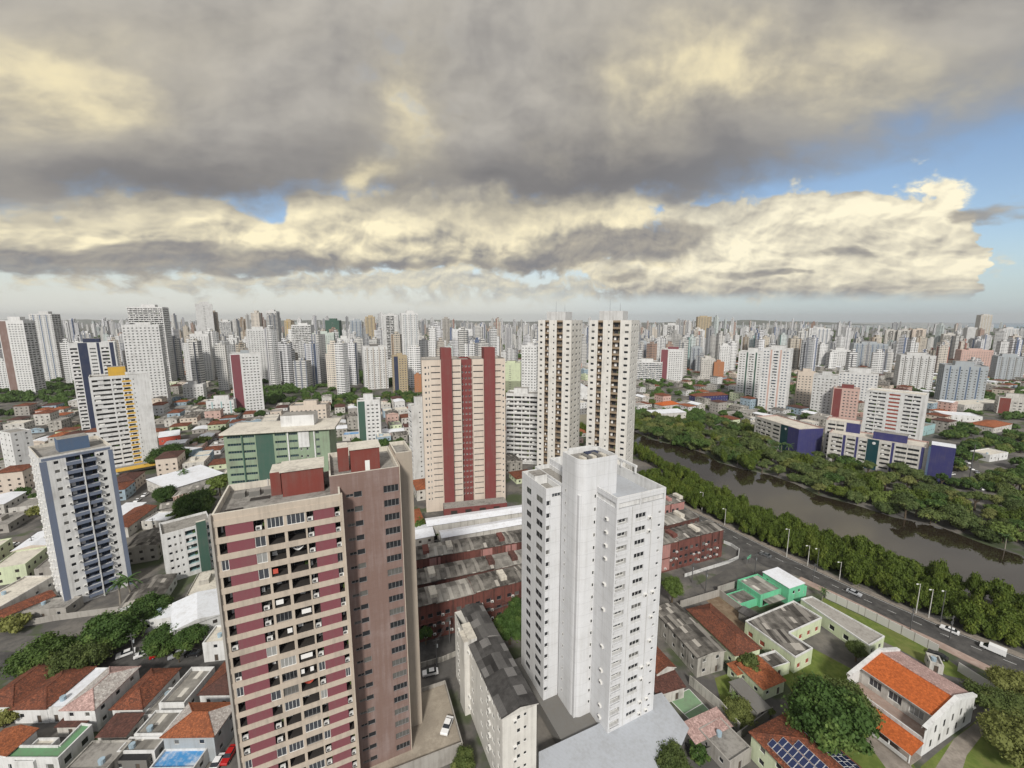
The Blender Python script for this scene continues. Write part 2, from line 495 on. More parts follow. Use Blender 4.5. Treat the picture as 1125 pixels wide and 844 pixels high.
plain('pole_dark', (0.09, 0.09, 0.09), 0.7)
plain('car_glass', (0.015, 0.018, 0.022), 0.08, spec=0.6)
for n_, c_ in (('white', (0.78, 0.78, 0.78)), ('silver', (0.42, 0.43, 0.45)), ('black', (0.015, 0.015, 0.017)),
               ('red', (0.40, 0.015, 0.015)), ('grey', (0.13, 0.135, 0.14)), ('blue', (0.03, 0.07, 0.22))):
    plain('car_' + n_, c_, 0.25, spec=0.6)
plain('white_line', (0.70, 0.70, 0.68), 0.8)
plain('bark', (0.10, 0.075, 0.05), 0.95)
plain('trunk_pale', (0.26, 0.23, 0.19), 0.95)
plain('bronze_panel', (0.30, 0.07, 0.045), 0.6)
leafmat('leaf_broad', (0.045, 0.090, 0.021), (0.098, 0.165, 0.039), (0.173, 0.240, 0.063))
leafmat('leaf_olive', (0.083, 0.117, 0.033), (0.158, 0.195, 0.057), (0.247, 0.270, 0.087))
leafmat('leaf_mangrove', (0.060, 0.092, 0.014), (0.125, 0.175, 0.026), (0.200, 0.245, 0.045), 0.3)
leafmat('leaf_marsh', (0.075, 0.111, 0.033), (0.147, 0.188, 0.060), (0.225, 0.255, 0.093))
leafmat('leaf_palm', (0.045, 0.090, 0.027), (0.098, 0.165, 0.053), (0.150, 0.210, 0.075))

FARW = []
for k_, (w_, a_, bay_, bd_, ac_) in enumerate([
        ((0.74, 0.74, 0.73), (0.30, 0.30, 0.32), 3.0, 0.45, 0.10),
        ((0.62, 0.61, 0.58), (0.20, 0.22, 0.26), 2.6, 0.6, 0.14),
        ((0.70, 0.70, 0.71), (0.10, 0.14, 0.24), 3.4, 0.7, 0.12),
        ((0.52, 0.47, 0.39), (0.26, 0.19, 0.13), 3.0, 0.4, 0.15),
        ((0.66, 0.60, 0.52), (0.30, 0.10, 0.07), 2.8, 0.5, 0.15),
        ((0.43, 0.44, 0.45), (0.16, 0.17, 0.19), 3.2, 0.8, 0.15),
        ((0.60, 0.66, 0.64), (0.14, 0.28, 0.26), 3.0, 0.55, 0.12),
        ((0.40, 0.27, 0.21), (0.50, 0.44, 0.36), 3.0, 0.4, 0.2)]):
    farwall('far_facade_%s' % 'white grey blue tan cream slate mint brick'.split()[k_], w_, a_, bay=bay_, band=bd_, acc=ac_)
    FARW.append('far_facade_%s' % 'white grey blue tan cream slate mint brick'.split()[k_])
FAR_WORD = dict(zip(FARW, ('white', 'light grey', 'blue striped white', 'tan', 'cream', 'slate grey', 'pale mint', 'brick red')))

# ------------------------------------------------------------------ mesh builder
class MB:
    def __init__(s): s.v = []; s.f = []; s.m = []; s.mats = []
    def mi(s, m):
        if m not in s.mats: s.mats.append(m)
        return s.mats.index(m)
    def face(s, pts, m):
        b = len(s.v); s.v.extend(pts); s.f.append(tuple(range(b, b + len(pts)))); s.m.append(s.mi(m))
    def box(s, x0, x1, y0, y1, z0, z1, m, top=None, bottom=False):
        if x0 > x1: x0, x1 = x1, x0
        if y0 > y1: y0, y1 = y1, y0
        t = top or m
        s.face([(x0, y0, z0), (x1, y0, z0), (x1, y0, z1), (x0, y0, z1)], m)
        s.face([(x1, y0, z0), (x1, y1, z0), (x1, y1, z1), (x1, y0, z1)], m)
        s.face([(x1, y1, z0), (x0, y1, z0), (x0, y1, z1), (x1, y1, z1)], m)
        s.face([(x0, y1, z0), (x0, y0, z0), (x0, y0, z1), (x0, y1, z1)], m)
        s.face([(x0, y0, z1), (x1, y0, z1), (x1, y1, z1), (x0, y1, z1)], t)
        if bottom: s.face([(x0, y1, z0), (x1, y1, z0), (x1, y0, z0), (x0, y0, z0)], m)
    def prism(s, poly, z0, z1, m, top=None, cap=True):
        n = len(poly)
        for i in range(n):
            a, b = poly[i], poly[(i + 1) % n]
            s.face([(a[0], a[1], z0), (b[0], b[1], z0), (b[0], b[1], z1), (a[0], a[1], z1)], m)
        if cap: s.face([(p[0], p[1], z1) for p in poly], top or m)
    def tube(s, a, b, r0, r1, m, n=6, cap=True):
        a = Vector(a); b = Vector(b); d = (b - a).normalized()
        q = d.orthogonal().normalized(); w = d.cross(q)
        ra = [a + (q * math.cos(6.2832 * i / n) + w * math.sin(6.2832 * i / n)) * r0 for i in range(n)]
        rb = [b + (q * math.cos(6.2832 * i / n) + w * math.sin(6.2832 * i / n)) * r1 for i in range(n)]
        for i in range(n):
            j = (i + 1) % n
            s.face([tuple(ra[i]), tuple(ra[j]), tuple(rb[j]), tuple(rb[i])], m)
        if cap: s.face([tuple(p) for p in rb], m)
    def add(s, other, mt):
        """append another builder's faces moved by a matrix"""
        b = len(s.v)
        s.v.extend([tuple(mt @ Vector(p)) for p in other.v])
        for f, k in zip(other.f, other.m):
            s.f.append(tuple(i + b for i in f)); s.m.append(s.mi(other.mats[k]))
    def mesh(s, name):
        me = bpy.data.meshes.new(name)
        me.from_pydata(s.v, [], s.f)
        for m in s.mats: me.materials.append(MATS[m])
        me.polygons.foreach_set('material_index', s.m)
        me.update()
        return me
    def build(s, name, parent=None):
        return put(s.mesh(name), name, parent)

def put(me, name, parent=None, loc=(0, 0, 0), rz=0.0):
    o = bpy.data.objects.new(name, me); COL.objects.link(o)
    o.location = loc
    if rz: o.rotation_euler = (0, 0, rz)
    if parent: o.parent = parent
    return o

def tag(o, label=None, cat=None, group=None, kind=None):
    if label: o['label'] = label
    if cat: o['category'] = cat
    if group: o['group'] = group
    if kind: o['kind'] = kind
    return o

def empty(name, loc, rz=0.0):
    o = bpy.data.objects.new(name, None); COL.objects.link(o)
    o.location = loc; o.rotation_euler = (0, 0, rz)
    o.empty_display_size = 1.0
    return o

def copy_tree(o, parent=None):
    c = o.copy(); COL.objects.link(c); c.parent = parent
    for ch in o.children: copy_tree(ch, c)
    return c

OCC = []                                       # ground already built on: (x, y, radius)
def occupy(x, y, r): OCC.append((x, y, r))
def is_free(x, y, r):
    for a, b, c in OCC:
        if (a - x) ** 2 + (b - y) ** 2 < (r + c) ** 2: return False
    return True
LANDMARKS = []                                 # (phrase, u, v, distance)
AUTO = []                                      # things whose label is finished at the end

# ------------------------------------------------------------------ small repeated parts, one prototype per size
PROTO = {}
PMESH = {}
def proto(key, fn):
    if key not in PROTO:
        mb = MB(); fn(mb); PROTO[key] = mb
    return key
def pmesh(key, name):
    if key not in PMESH: PMESH[key] = PROTO[key].mesh(name)
    return PMESH[key]

def window_proto(w, h, gm, fm='frame_white', mull=None):
    w = round(w, 2); h = round(h, 2)
    def fn(mb):
        t = 0.07
        mb.face([(0, 0, 0), (w, 0, 0), (w, 0, h), (0, 0, h)], gm)
        mb.box(0, w, -0.06, -0.003, 0, t, fm, bottom=True); mb.box(0, w, -0.06, -0.003, h - t, h, fm, bottom=True)
        mb.box(0, t, -0.06, -0.003, t, h - t, fm); mb.box(w - t, w, -0.06, -0.003, t, h - t, fm)
        k = mull if mull is not None else max(1, int(w / 1.1))
        for i in range(1, k):
            x = w * i / k
            mb.box(x - 0.03, x + 0.03, -0.05, -0.003, t, h - t, fm)
    return proto(('win', w, h, gm, fm, mull), fn)

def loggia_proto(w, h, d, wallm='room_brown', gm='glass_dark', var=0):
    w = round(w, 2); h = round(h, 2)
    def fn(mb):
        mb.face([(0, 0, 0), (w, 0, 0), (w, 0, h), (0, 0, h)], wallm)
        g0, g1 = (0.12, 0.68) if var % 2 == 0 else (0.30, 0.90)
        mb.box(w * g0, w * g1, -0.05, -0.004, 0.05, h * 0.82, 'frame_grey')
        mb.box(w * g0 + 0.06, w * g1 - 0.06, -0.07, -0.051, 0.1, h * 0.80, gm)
        if var % 3 == 1:                     # a drawn curtain
            mb.box(w * g0 + 0.06, w * (g0 * 0.45 + g1 * 0.55), -0.10, -0.075, 0.1, h * 0.79, 'cloth_white')
        if var % 4 == 2:                     # shelf and plants
            mb.box(w * 0.75, w * 0.95, -0.5, 0.0, 0.0, 0.7, 'leaf_broad')
        if var % 5 == 3:
            mb.box(w * 0.05, w * 0.35, -0.6, 0.0, 0.0, 0.75, 'ac_white')
    return proto(('log', w, h, d, wallm, gm, var), fn)

def panelwin_proto(w, h):
    """sliding window above a pale panel"""
    w = round(w, 2); h = round(h, 2)
    def fn(mb):
        hp = h * .42
        mb.box(0, w, -.10, 0, 0, hp, 'grey_white')
        mb.face([(0, 0, hp), (w, 0, hp), (w, 0, h), (0, 0, h)], 'glass_dark')
        for i in range(4):
            x = w * i / 3
            mb.box(max(0, x - .04), min(w, x + .04), -.05, -.003, hp, h, 'frame_white')
        mb.box(0, w, -.05, -.003, h - .06, h, 'frame_white', bottom=True)
    return proto(('pwin', w, h), fn)

def ac_proto():
    def fn(mb):
        mb.box(0, 0.85, -0.45, -0.02, 0, 0.6, 'ac_white', bottom=True)
        mb.box(0.08, 0.58, -0.47, -0.451, 0.08, 0.52, 'ac_grille')
    return proto(('ac',), fn)

def slab_proto(w, d, hp, m, rail=None):
    """projecting balcony: floor slab and parapet (or glass front)"""
    w = round(w, 2)
    def fn(mb):
        mb.box(0, w, -d, -0.01, -0.15, 0.0, m, bottom=True)
        r = rail or m
        mb.box(0, w, -d, -d + 0.10, 0.0, hp, r)
        mb.box(0, 0.10, -d + 0.10, -0.01, 0.0, hp, r)
        mb.box(w - 0.10, w, -d + 0.10, -0.01, 0.0, hp, r)
    return proto(('slab', w, d, hp, m, rail), fn)

CAP = 100
SEPARATE = {'water_tank', 'rooftop_box', 'fin', 'beam', 'column', 'post', 'pilaster', 'antenna', 'floor_edge', 'awning', 'louvre', 'painted_bay', 'roof_frame', 'end_tower', 'parapet_wall', 'roof_opening', 'rain_pipe', 'vent_pipe', 'satellite_dish'}
class Bld:
    def __init__(s, name, label, cat, x, y, yaw, z=0.0, group=None, seed=1):
        s.root = tag(empty(name, (x, y, z), R(yaw)), label, cat, group)
        s.x, s.y, s.z, s.yaw = x, y, z, yaw
        s.parts = []; s.inst = {}; s.rng = random.Random(seed)
    def mb(s, part):
        if part in SEPARATE:                 # each of these is a part of its own
            m_ = MB(); s.parts.append((part, m_)); return m_
        for n_, m_ in s.parts:
            if n_ == part: return m_
        m_ = MB(); s.parts.append((part, m_)); return m_
    def world(s, x, y):
        a = R(s.yaw); c, n = math.cos(a), math.sin(a)
        return s.x + x * c - y * n, s.y + x * n + y * c
    def local(s, X_, Y_):
        a = R(s.yaw); c, n = math.cos(a), math.sin(a)
        dx_, dy_ = X_ - s.x, Y_ - s.y
        return dx_ * c + dy_ * n, -dx_ * n + dy_ * c
    def add_inst(s, kind, key, x, y, z, ang): s.inst.setdefault(kind, []).append((key, x, y, z, ang))
    def seen(s, x, y, ang):
        a = R(ang + s.yaw)
        nx, ny = math.sin(a), -math.cos(a)
        X_, Y_ = s.world(x, y)
        d = math.hypot(X_, Y_)
        return (nx * -X_ + ny * -Y_) / d > -0.10
    def facade(s, part, px_, py_, ang, w, z0, z1, rects, m):
        """one wall face with real openings: rects are (a0, a1, b0, b1, depth, what)"""
        mb = s.mb(part)
        c, n = math.cos(R(ang)), math.sin(R(ang))
        def pt(a, z, dep=0.0): return (px_ + c * a - n * dep, py_ + n * a + c * dep, z)
        if not s.seen(px_ + c * w / 2, py_ + n * w / 2, ang):
            rects = [r for r in rects if isinstance(r[5], str)]
        rects = [(max(0, r[0]), min(w, r[1]), max(z0, r[2]), min(z1, r[3]), r[4], r[5]) for r in rects]
        rects = [r for r in rects if r[1] - r[0] > 0.02 and r[3] - r[2] > 0.02]
        zs = sorted(set([z0, z1] + [round(r[2], 3) for r in rects] + [round(r[3], 3) for r in rects]))
        for za, zb in zip(zs, zs[1:]):
            if zb - za < 1e-3: continue
            zm = (za + zb) / 2
            row = sorted([r for r in rects if r[2] < zm < r[3]], key=lambda r: r[0])
            a = 0.0
            for r in row:
                if r[0] - a > 1e-3: mb.face([pt(a, za), pt(r[0], za), pt(r[0], zb), pt(a, zb)], m)
                if isinstance(r[5], str): mb.face([pt(r[0], za), pt(r[1], za), pt(r[1], zb), pt(r[0], zb)], r[5])
                a = r[1]
            if w - a > 1e-3: mb.face([pt(a, za), pt(w, za), pt(w, zb), pt(a, zb)], m)
        for a0, a1, b0, b1, dep, what in rects:
            if isinstance(what, str): continue
            kind, maker, rm = what
            rm = rm or m
            mb.face([pt(a0, b0), pt(a0, b0, dep), pt(a0, b1, dep), pt(a0, b1)], rm)
            mb.face([pt(a1, b0, dep), pt(a1, b0), pt(a1, b1), pt(a1, b1, dep)], rm)
            mb.face([pt(a0, b0), pt(a1, b0), pt(a1, b0, dep), pt(a0, b0, dep)], rm)
            mb.face([pt(a0, b1, dep), pt(a1, b1, dep), pt(a1, b1), pt(a0, b1)], rm)
            key = maker(a1 - a0, b1 - b0)
            q = pt(a0, b0, dep)
            s.add_inst(kind, key, q[0], q[1], q[2], ang)
    def block(s, x0, x1, y0, y1, z0, z1, m, sides=None, part='wall', parapet=1.0, roofm='roof_slab', coping=None):
        sides = sides or {}
        for k, (qx, qy, ang, w) in dict(S=(x0, y0, 0, x1 - x0), E=(x1, y0, 90, y1 - y0),
                                        N=(x1, y1, 180, x1 - x0), W=(x0, y1, 270, y1 - y0)).items():
            s.facade(part, qx, qy, ang, w, z0, z1, sides.get(k, []), m)
        s.flat_roof(x0, x1, y0, y1, z1, parapet, roofm, coping or m)
    def flat_roof(s, x0, x1, y0, y1, z1, parapet, roofm, coping):
        rf = s.mb('roof')
        e = 0.012; t = 0.28
        x0 += e; x1 -= e; y0 += e; y1 -= e
        if parapet > 0.05:
            zr = z1 - parapet
            rf.face([(x0 + t, y0 + t, zr), (x1 - t, y0 + t, zr), (x1 - t, y1 - t, zr), (x0 + t, y1 - t, zr)], roofm)
            o = [(x0, y0), (x1, y0), (x1, y1), (x0, y1)]
            i = [(x0 + t, y0 + t), (x1 - t, y0 + t), (x1 - t, y1 - t), (x0 + t, y1 - t)]
            zt = z1 + 0.03
            for k in range(4):
                j = (k + 1) % 4
                rf.face([(*o[k], zt), (*o[j], zt), (*i[j], zt), (*i[k], zt)], coping)
                rf.face([(*i[j], zr), (*i[k], zr), (*i[k], zt), (*i[j], zt)], coping)
                rf.face([(*o[k], z1 - 0.3), (*o[j], z1 - 0.3), (*o[j], zt), (*o[k], zt)], coping)
        else:
            rf.face([(x0, y0, z1), (x1, y0, z1), (x1, y1, z1), (x0, y1, z1)], roofm)
    def finish(s, occ=True, landmark=None):
        zmax = 0
        for name, mb in s.parts:
            if mb.f:
                mb.build(name, s.root)
                zmax = max(zmax, max(p[2] for p in mb.v))
        for kind, lst in s.inst.items():
            def dist(t):
                X_, Y_ = s.world(t[1], t[2])
                return X_ * X_ + Y_ * Y_ + (t[3] - CAM_H) ** 2
            lst.sort(key=dist)
            for key, x, y, z, ang in lst[:CAP]:
                put(pmesh(key, kind), kind, s.root, (x, y, z), R(ang))
            if len(lst) > CAP:
                r = MB()
                for key, x, y, z, ang in lst[CAP:]:
                    r.add(PROTO[key], Matrix.Translation((x, y, z)) @ Matrix.Rotation(R(ang), 4, 'Z'))
                o = r.build(kind + '_rows', s.root); o['kind'] = 'stuff'
        if s.parts:
            vs_ = [p for n_, mb in s.parts for p in mb.v]
            xs = [p[0] for p in vs_]; ys = [p[1] for p in vs_]
            cx_, cy_ = (min(xs) + max(xs)) / 2, (min(ys) + max(ys)) / 2
            W_, D_ = max(xs) - min(xs), max(ys) - min(ys)
            n = max(1, int(round(max(W_, D_) / max(6.0, min(W_, D_)))))
            for i in range(n):
                f = (i + 0.5) / n - 0.5
                q = (cx_ + f * W_, cy_) if W_ >= D_ else (cx_, cy_ + f * D_)
                X_, Y_ = s.world(*q)
                if occ: occupy(X_, Y_, (min(W_, D_) * 0.5 + max(W_, D_) / n * 0.5) * 0.60 + 1)
            X_, Y_ = s.world(cx_, cy_)
            if landmark:
                u, v = to_px(X_, Y_, zmax * 0.5)
                LANDMARKS.append((landmark, u, v, math.hypot(X_, Y_)))
        return s

# what an opening is: (part kind, maker(w, h), reveal material)
def W(gm='glass_dark', fm='frame_white', mull=None, kind='window'):
    return (kind, lambda w, h: window_proto(w, h, gm, fm, mull), None)
LRNG = random.Random(5)
def L(wallm='room_brown', gm='glass_dark', d=1.4, rm=None):
    return ('balcony', lambda w, h: loggia_proto(w, h, d, wallm, gm, LRNG.randrange(6)), rm)

def floors(w, z0, fh, n, cols):
    """repeat columns (a0, a1, sill, head, depth, what) on n floors"""
    out = []
    for i in range(n):
        for a0, a1, b0, b1, dep, what in cols:
            out.append((a0, a1, z0 + i * fh + b0, z0 + i * fh + b1, dep, what))
    return out

def edge(u1, v1, u2, v2, h):
    """near roof edge of a building, seen at height h: origin, yaw, length"""
    a = G(u1, v1, h); b = G(u2, v2, h)
    return a[0], a[1], math.degrees(math.atan2(b[1] - a[1], b[0] - a[0])), math.hypot(b[0] - a[0], b[1] - a[1])

# ================================================================== THE SETTING
def ground_mat():
    m, p = new_mat('city_ground')
    co, x, y, z, _ = objco()
    n1 = noise(co, 0.012, 5, 0.6, dim='3D')
    n2 = noise(co, 0.07, 5, 0.62, dim='3D')
    n3 = noise(co, 0.9, 5, 0.65, dim='3D')
    c = mixc(smooth(0.42, 0.62, n2), (0.105, 0.10, 0.095), (0.19, 0.175, 0.155))
    c = mixc(smooth(0.56, 0.70, n1 * 0.5 + n2 * 0.5), c, (0.20, 0.125, 0.085))
    c = mixc(smooth(0.52, 0.60, noise(co, 0.045, 4, 0.6, dim='3D')) * 0.8, c, (0.06, 0.085, 0.03))
    c = mixc((n3 - 0.35) * 0.8, c, (0.05, 0.048, 0.045))
    link(c, p.inputs['Base Color'])
    p.inputs['Roughness'].default_value = 0.95
    p.inputs['Specular IOR Level'].default_value = 0.2
def surf(name, c0, c1, s=0.35, dark=(0.04, 0.04, 0.038), k=0.5, rough=0.95):
    m, p = new_mat(name)
    co, x, y, z, _ = objco()
    n1 = noise(co, s, 6, 0.65, dim='3D'); n2 = noise(co, s * 9, 4, 0.6, dim='3D'); n3 = noise(co, s * 0.25, 4, 0.6, dim='3D')
    c = mixc(smooth(0.38, 0.64, n1), c0, c1)
    c = mixc(smooth(0.45, 0.7, n3) * k, c, dark)
    c = mixc((n2 - 0.4) * 0.7, c, tint(c0, 0.6))
    link(c, p.inputs['Base Color'])
    p.inputs['Roughness'].default_value = rough
    p.inputs['Specular IOR Level'].default_value = 0.2
ground_mat()
surf('asphalt', (0.062, 0.060, 0.058), (0.105, 0.10, 0.095), k=0.25)
surf('asphalt_worn', (0.10, 0.095, 0.09), (0.155, 0.145, 0.13), k=0.4)
surf('paving', (0.23, 0.20, 0.17), (0.33, 0.29, 0.25), 0.8, k=0.4)
surf('paving_pink', (0.33, 0.24, 0.20), (0.42, 0.33, 0.28), 0.9, k=0.3)
surf('yard_dirt', (0.17, 0.12, 0.08), (0.25, 0.19, 0.13), 0.5, (0.06, 0.075, 0.03), 0.6)
surf('lawn', (0.105, 0.145, 0.032), (0.155, 0.195, 0.048), 0.5, (0.16, 0.13, 0.06), 0.45)
surf('deck_concrete', (0.30, 0.26, 0.21), (0.42, 0.37, 0.30), 0.4, (0.14, 0.12, 0.10), 0.55)
surf('sand_land', (0.30, 0.29, 0.25), (0.24, 0.25, 0.22), 0.002)
surf('hill_green', (0.05, 0.07, 0.035), (0.10, 0.095, 0.065), 0.004)
m_, p_ = new_mat('river_water')
co_, x_, y_, z_, _ = objco()
p_.inputs['Base Color'].default_value = (0.026, 0.020, 0.013, 1)
p_.inputs['Roughness'].default_value = 0.035
p_.inputs['Specular IOR Level'].default_value = 0.5
p_.inputs['IOR'].default_value = 2.4
bp_ = m_.node_tree.nodes.new('ShaderNodeBump'); bp_.inputs['Strength'].default_value = 0.03; bp_.inputs['Distance'].default_value = 0.25
link(noise(vec(x_ * 0.35, y_ * 0.35, 0.0), 1.0, 4, 0.6, dim='3D'), bp_.inputs['Height'])
link(bp_.outputs[0], p_.inputs['Normal'])
plain('sea_water', (0.06, 0.10, 0.13), 0.25, spec=0.5)

def sheet(name, poly, z, m):
    mb = MB(); mb.face([(x, y, z) for x, y in poly], m)
    o = mb.build(name); o['kind'] = 'structure'
    return o

mb = MB()
for i in range(24):
    for j in range(24):
        s_ = 1500.0
        x0, y0 = -18000 + i * s_, -18000 + j * s_
        mb.v.extend([(x0, y0, 0), (x0 + s_, y0, 0), (x0 + s_, y0 + s_, 0), (x0, y0 + s_, 0)])
        b_ = len(mb.v) - 4
        mb.f.append((b_, b_ + 1, b_ + 2, b_ + 3)); mb.m.append(mb.mi('city_ground'))
mb.build('ground')['kind'] = 'structure'

NB = [(290, -36), (250, 8), (212, 60), (169, 122), (159, 134), (144, 155), (121, 183), (104, 238), (84, 302), (60, 350), (34, 400), (2, 480), (-30, 600), (-20, 800)]
FB = [(40, 820), (30, 620), (50, 505), (76, 440), (99, 385)] + [G(*q) for q in [(696, 474), (720, 485), (752, 491), (776, 499), (792, 510), (821, 517), (860, 525), (898, 544), (944, 556), (979, 568), (1046, 582), (1090, 602), (1125, 613)]] + [(262, 100), (312, 40), (356, -20)]
def resample(line, n):
    ds = [0.0]
    for a, b_ in zip(line, line[1:]): ds.append(ds[-1] + math.hypot(b_[0] - a[0], b_[1] - a[1]))
    out_ = []
    for k in range(n):
        t = ds[-1] * k / (n - 1)
        i = max(j for j in range(len(ds)) if ds[j] <= t + 1e-9); i = min(i, len(line) - 2)
        f = (t - ds[i]) / (ds[i + 1] - ds[i])
        out_.append((line[i][0] + (line[i + 1][0] - line[i][0]) * f, line[i][1] + (line[i + 1][1] - line[i][1]) * f))
    return out_
mb = MB()
NBr, FBr = resample(NB[::-1], 60), resample(FB, 60)
for k in range(59):                             # quads between the two banks
    mb.face([(*NBr[k], .02), (*NBr[k + 1], .02), (*FBr[k + 1], .02), (*FBr[k], .02)], 'river_water')
mb.build('river')['kind'] = 'structure'
RIVER = NB + FB
def in_poly(x, y, poly):
    c = False; j = len(poly) - 1
    for i in range(len(poly)):
        xi, yi = poly[i]; xj, yj = poly[j]
        if (yi > y) != (yj > y) and x < (xj - xi) * (y - yi) / (yj - yi) + xi: c = not c
        j = i
    return c
sheet('sea', [(2600, 5200), (9000, 4300), (17900, 6000), (17900, 17900), (10000, 17900), (6200, 11000), (3600, 7400)], 1.2, 'sea_water')
sheet('beach', [(2400, 4800), (9000, 3900), (9000, 4300), (2600, 5200)], 0.9, 'sand_land')
# far hills
hrng = random.Random(3)
mb = MB()
def ridge(x0, x1, y, hmax, seed, n=60):
    r = random.Random(seed)
    ph = [r.uniform(0, 6.28) for _ in range(6)]
    def hh(t):
        e = min(1, t * 6, (1 - t) * 6)
        return hmax * e * (0.55 + 0.16 * math.sin(t * 9 + ph[0]) + 0.12 * math.sin(t * 21 + ph[1]) + 0.08 * math.sin(t * 47 + ph[2]) + 0.05 * math.sin(t * 90 + ph[3]))
    for i in range(n):
        a, b = i / n, (i + 1) / n
        xa, xb = x0 + (x1 - x0) * a, x0 + (x1 - x0) * b
        for (ya, fa), (yb, fb) in zip(((0, 0.0), (900, 0.75), (1800, 1.0), (3600, 0.0)), ((900, 0.75), (1800, 1.0), (3600, 0.0))):
            mb.face([(xa, y + ya, hh(a) * fa), (xb, y + ya, hh(b) * fa), (xb, y + yb, hh(b) * fb), (xa, y + yb, hh(a) * fb)], 'hill_green')
ridge(-15000, -3500, 9500, 165, 2)
ridge(-9000, 5200, 12500, 120, 5)
ridge(3000, 7800, 8200, 120, 9)
mb.build('hills')['kind'] = 'structure'

AVF = [G(*q) for q in [(700, 532), (735, 549), (753, 558), (799, 580), (862, 611), (931, 643), (1037, 689), (1104, 716), (1160, 738), (1240, 772)]]
AVN = [G(*q) for q in [(700, 536), (735, 555), (790, 590), (815, 606), (840, 622), (880, 634), (940, 662), (977, 680), (1032, 705), (1097, 737), (1150, 760), (1230, 797)]]
AVENUE = AVF + AVN[::-1]
sheet('avenue', AVENUE, 0.008, 'asphalt')
SIDE = [G(*q) for q in [(836, 620), (811, 619), (753, 650), (735, 662), (742, 672), (788, 648), (830, 640), (862, 632)]]
sheet('side_street', SIDE, 0.012, 'asphalt_worn')
def strip(name, line, w, z, m, h=0.0, kind='structure'):
    """ribbon of width w along a line, to its right; with h it is a raised kerb slab"""
    mb = MB(); n = len(line); L_ = []; R_ = []
    for i, (x, y) in enumerate(line):
        a = line[max(0, i - 1)]; b = line[min(n - 1, i + 1)]
        dx_, dy_ = b[0] - a[0], b[1] - a[1]; l = math.hypot(dx_, dy_)
        L_.append((x, y)); R_.append((x + dy_ / l * w, y - dx_ / l * w))
    for i in range(n - 1):
        mb.face([(*R_[i], z + h), (*R_[i + 1], z + h), (*L_[i + 1], z + h), (*L_[i], z + h)], m)
        if h:
            mb.face([(*L_[i], z), (*L_[i + 1], z), (*L_[i + 1], z + h), (*L_[i], z + h)], m)
            mb.face([(*R_[i], z), (*R_[i + 1], z), (*R_[i + 1], z + h), (*R_[i], z + h)], m)
    o = mb.build(name); o['kind'] = kind
    return o
def offset(line, w):
    out_ = []; n = len(line)
    for i, (x, y) in enumerate(line):
        a = line[max(0, i - 1)]; b = line[min(n - 1, i + 1)]
        dx_, dy_ = b[0] - a[0], b[1] - a[1]; l = math.hypot(dx_, dy_)
        out_.append((x + dy_ / l * w, y - dx_ / l * w))
    return out_
strip('riverside_pavement', AVF, -2.6, 0.0, 'paving', 0.12)
strip('avenue_pavement', AVN[5:], 3.4, 0.0, 'paving_pink', 0.12)
mb = MB()
mid_ = [((a[0] + b[0]) / 2, (a[1] + b[1]) / 2) for a, b in zip(AVF[4:], AVN[4:10])]
def dashes(line, w, dash, gap, z, m):
    for (xa, ya), (xb, yb) in zip(line, line[1:]):
        l = math.hypot(xb - xa, yb - ya); tx, ty = (xb - xa) / l, (yb - ya) / l
        s_ = 0.0
        while s_ < l:
            e_ = min(l, s_ + dash)
            p = [(xa + tx * s_ - ty * w, ya + ty * s_ + tx * w), (xa + tx * s_ + ty * w, ya + ty * s_ - tx * w),
                 (xa + tx * e_ + ty * w, ya + ty * e_ - tx * w), (xa + tx * e_ - ty * w, ya + ty * e_ + tx * w)]
            mb.face([(*q, z) for q in p], m)
            s_ += dash + gap
dashes(offset(AVF, 4.6), 0.07, 2.2, 4.0, 0.016, 'white_line')
dashes(offset(AVF, 0.5), 0.07, 30, 0.2, 0.016, 'white_line')
mb.build('lane_markings')['kind'] = 'structure'
sheet('school_lawn', [G(*q) for q in [(905, 657), (1000, 702), (1030, 716), (1075, 750), (1040, 742), (985, 712), (960, 700), (893, 668)]], 0.008, 'lawn')
sheet('church_lawn', [G(*q) for q in [(870, 700), (945, 740), (1000, 834), (1015, 860), (900, 870), (890, 790), (860, 745)]], 0.008, 'lawn')
sheet('church_garden', [G(*q) for q in [(1000, 870), (1012, 842), (1080, 785), (1140, 760), (1170, 880)]], 0.010, 'lawn')
sheet('church_path', [G(*q) for q in [(1020, 856), (1048, 812), (1088, 782), (1096, 786), (1062, 830), (1050, 870)]], 0.014, 'paving')
sheet('garden_path', [G(*q) for q in [(950, 812), (962, 806), (985, 826), (1005, 846), (985, 860)]], 0.014, 'paving')
sheet('dirt_yard', [G(*q) for q in [(776, 660), (800, 652), (822, 672), (835, 712), (815, 700)]], 0.008, 'yard_dirt')
sheet('back_garden', [G(*q) for q in [(785, 745), (815, 735), (842, 790), (800, 800)]], 0.008, 'lawn')
sheet('left_street', [(-170, 96.5), (-62, 96.0), (-60, 105), (-170, 106)], 0.008, 'asphalt')
sheet('parking_lane', [(-160, 106.2), (-60, 105.2), (-60, 111), (-160, 112)], 0.010, 'asphalt_worn')
sheet('middle_street', [G(*q) for q in [(455, 732), (455, 702), (520, 683), (600, 664), (600, 690), (510, 716)]], 0.008, 'asphalt')
sheet('market_street', [G(*q) for q in [(128, 560), (190, 533), (245, 493), (262, 478), (252, 474), (215, 497), (165, 528), (120, 546)]], 0.008, 'asphalt_worn')
sheet('west_street', [G(*q) for q in [(-60, 668), (0, 632), (62, 585), (70, 600), (30, 640), (-40, 690)]], 0.008, 'asphalt_worn')
sheet('riverside_street', [G(*q) for q in [(1056, 552), (1058, 520), (1062, 480), (1069, 480), (1076, 512), (1078, 548)]], 0.008, 'asphalt_worn')

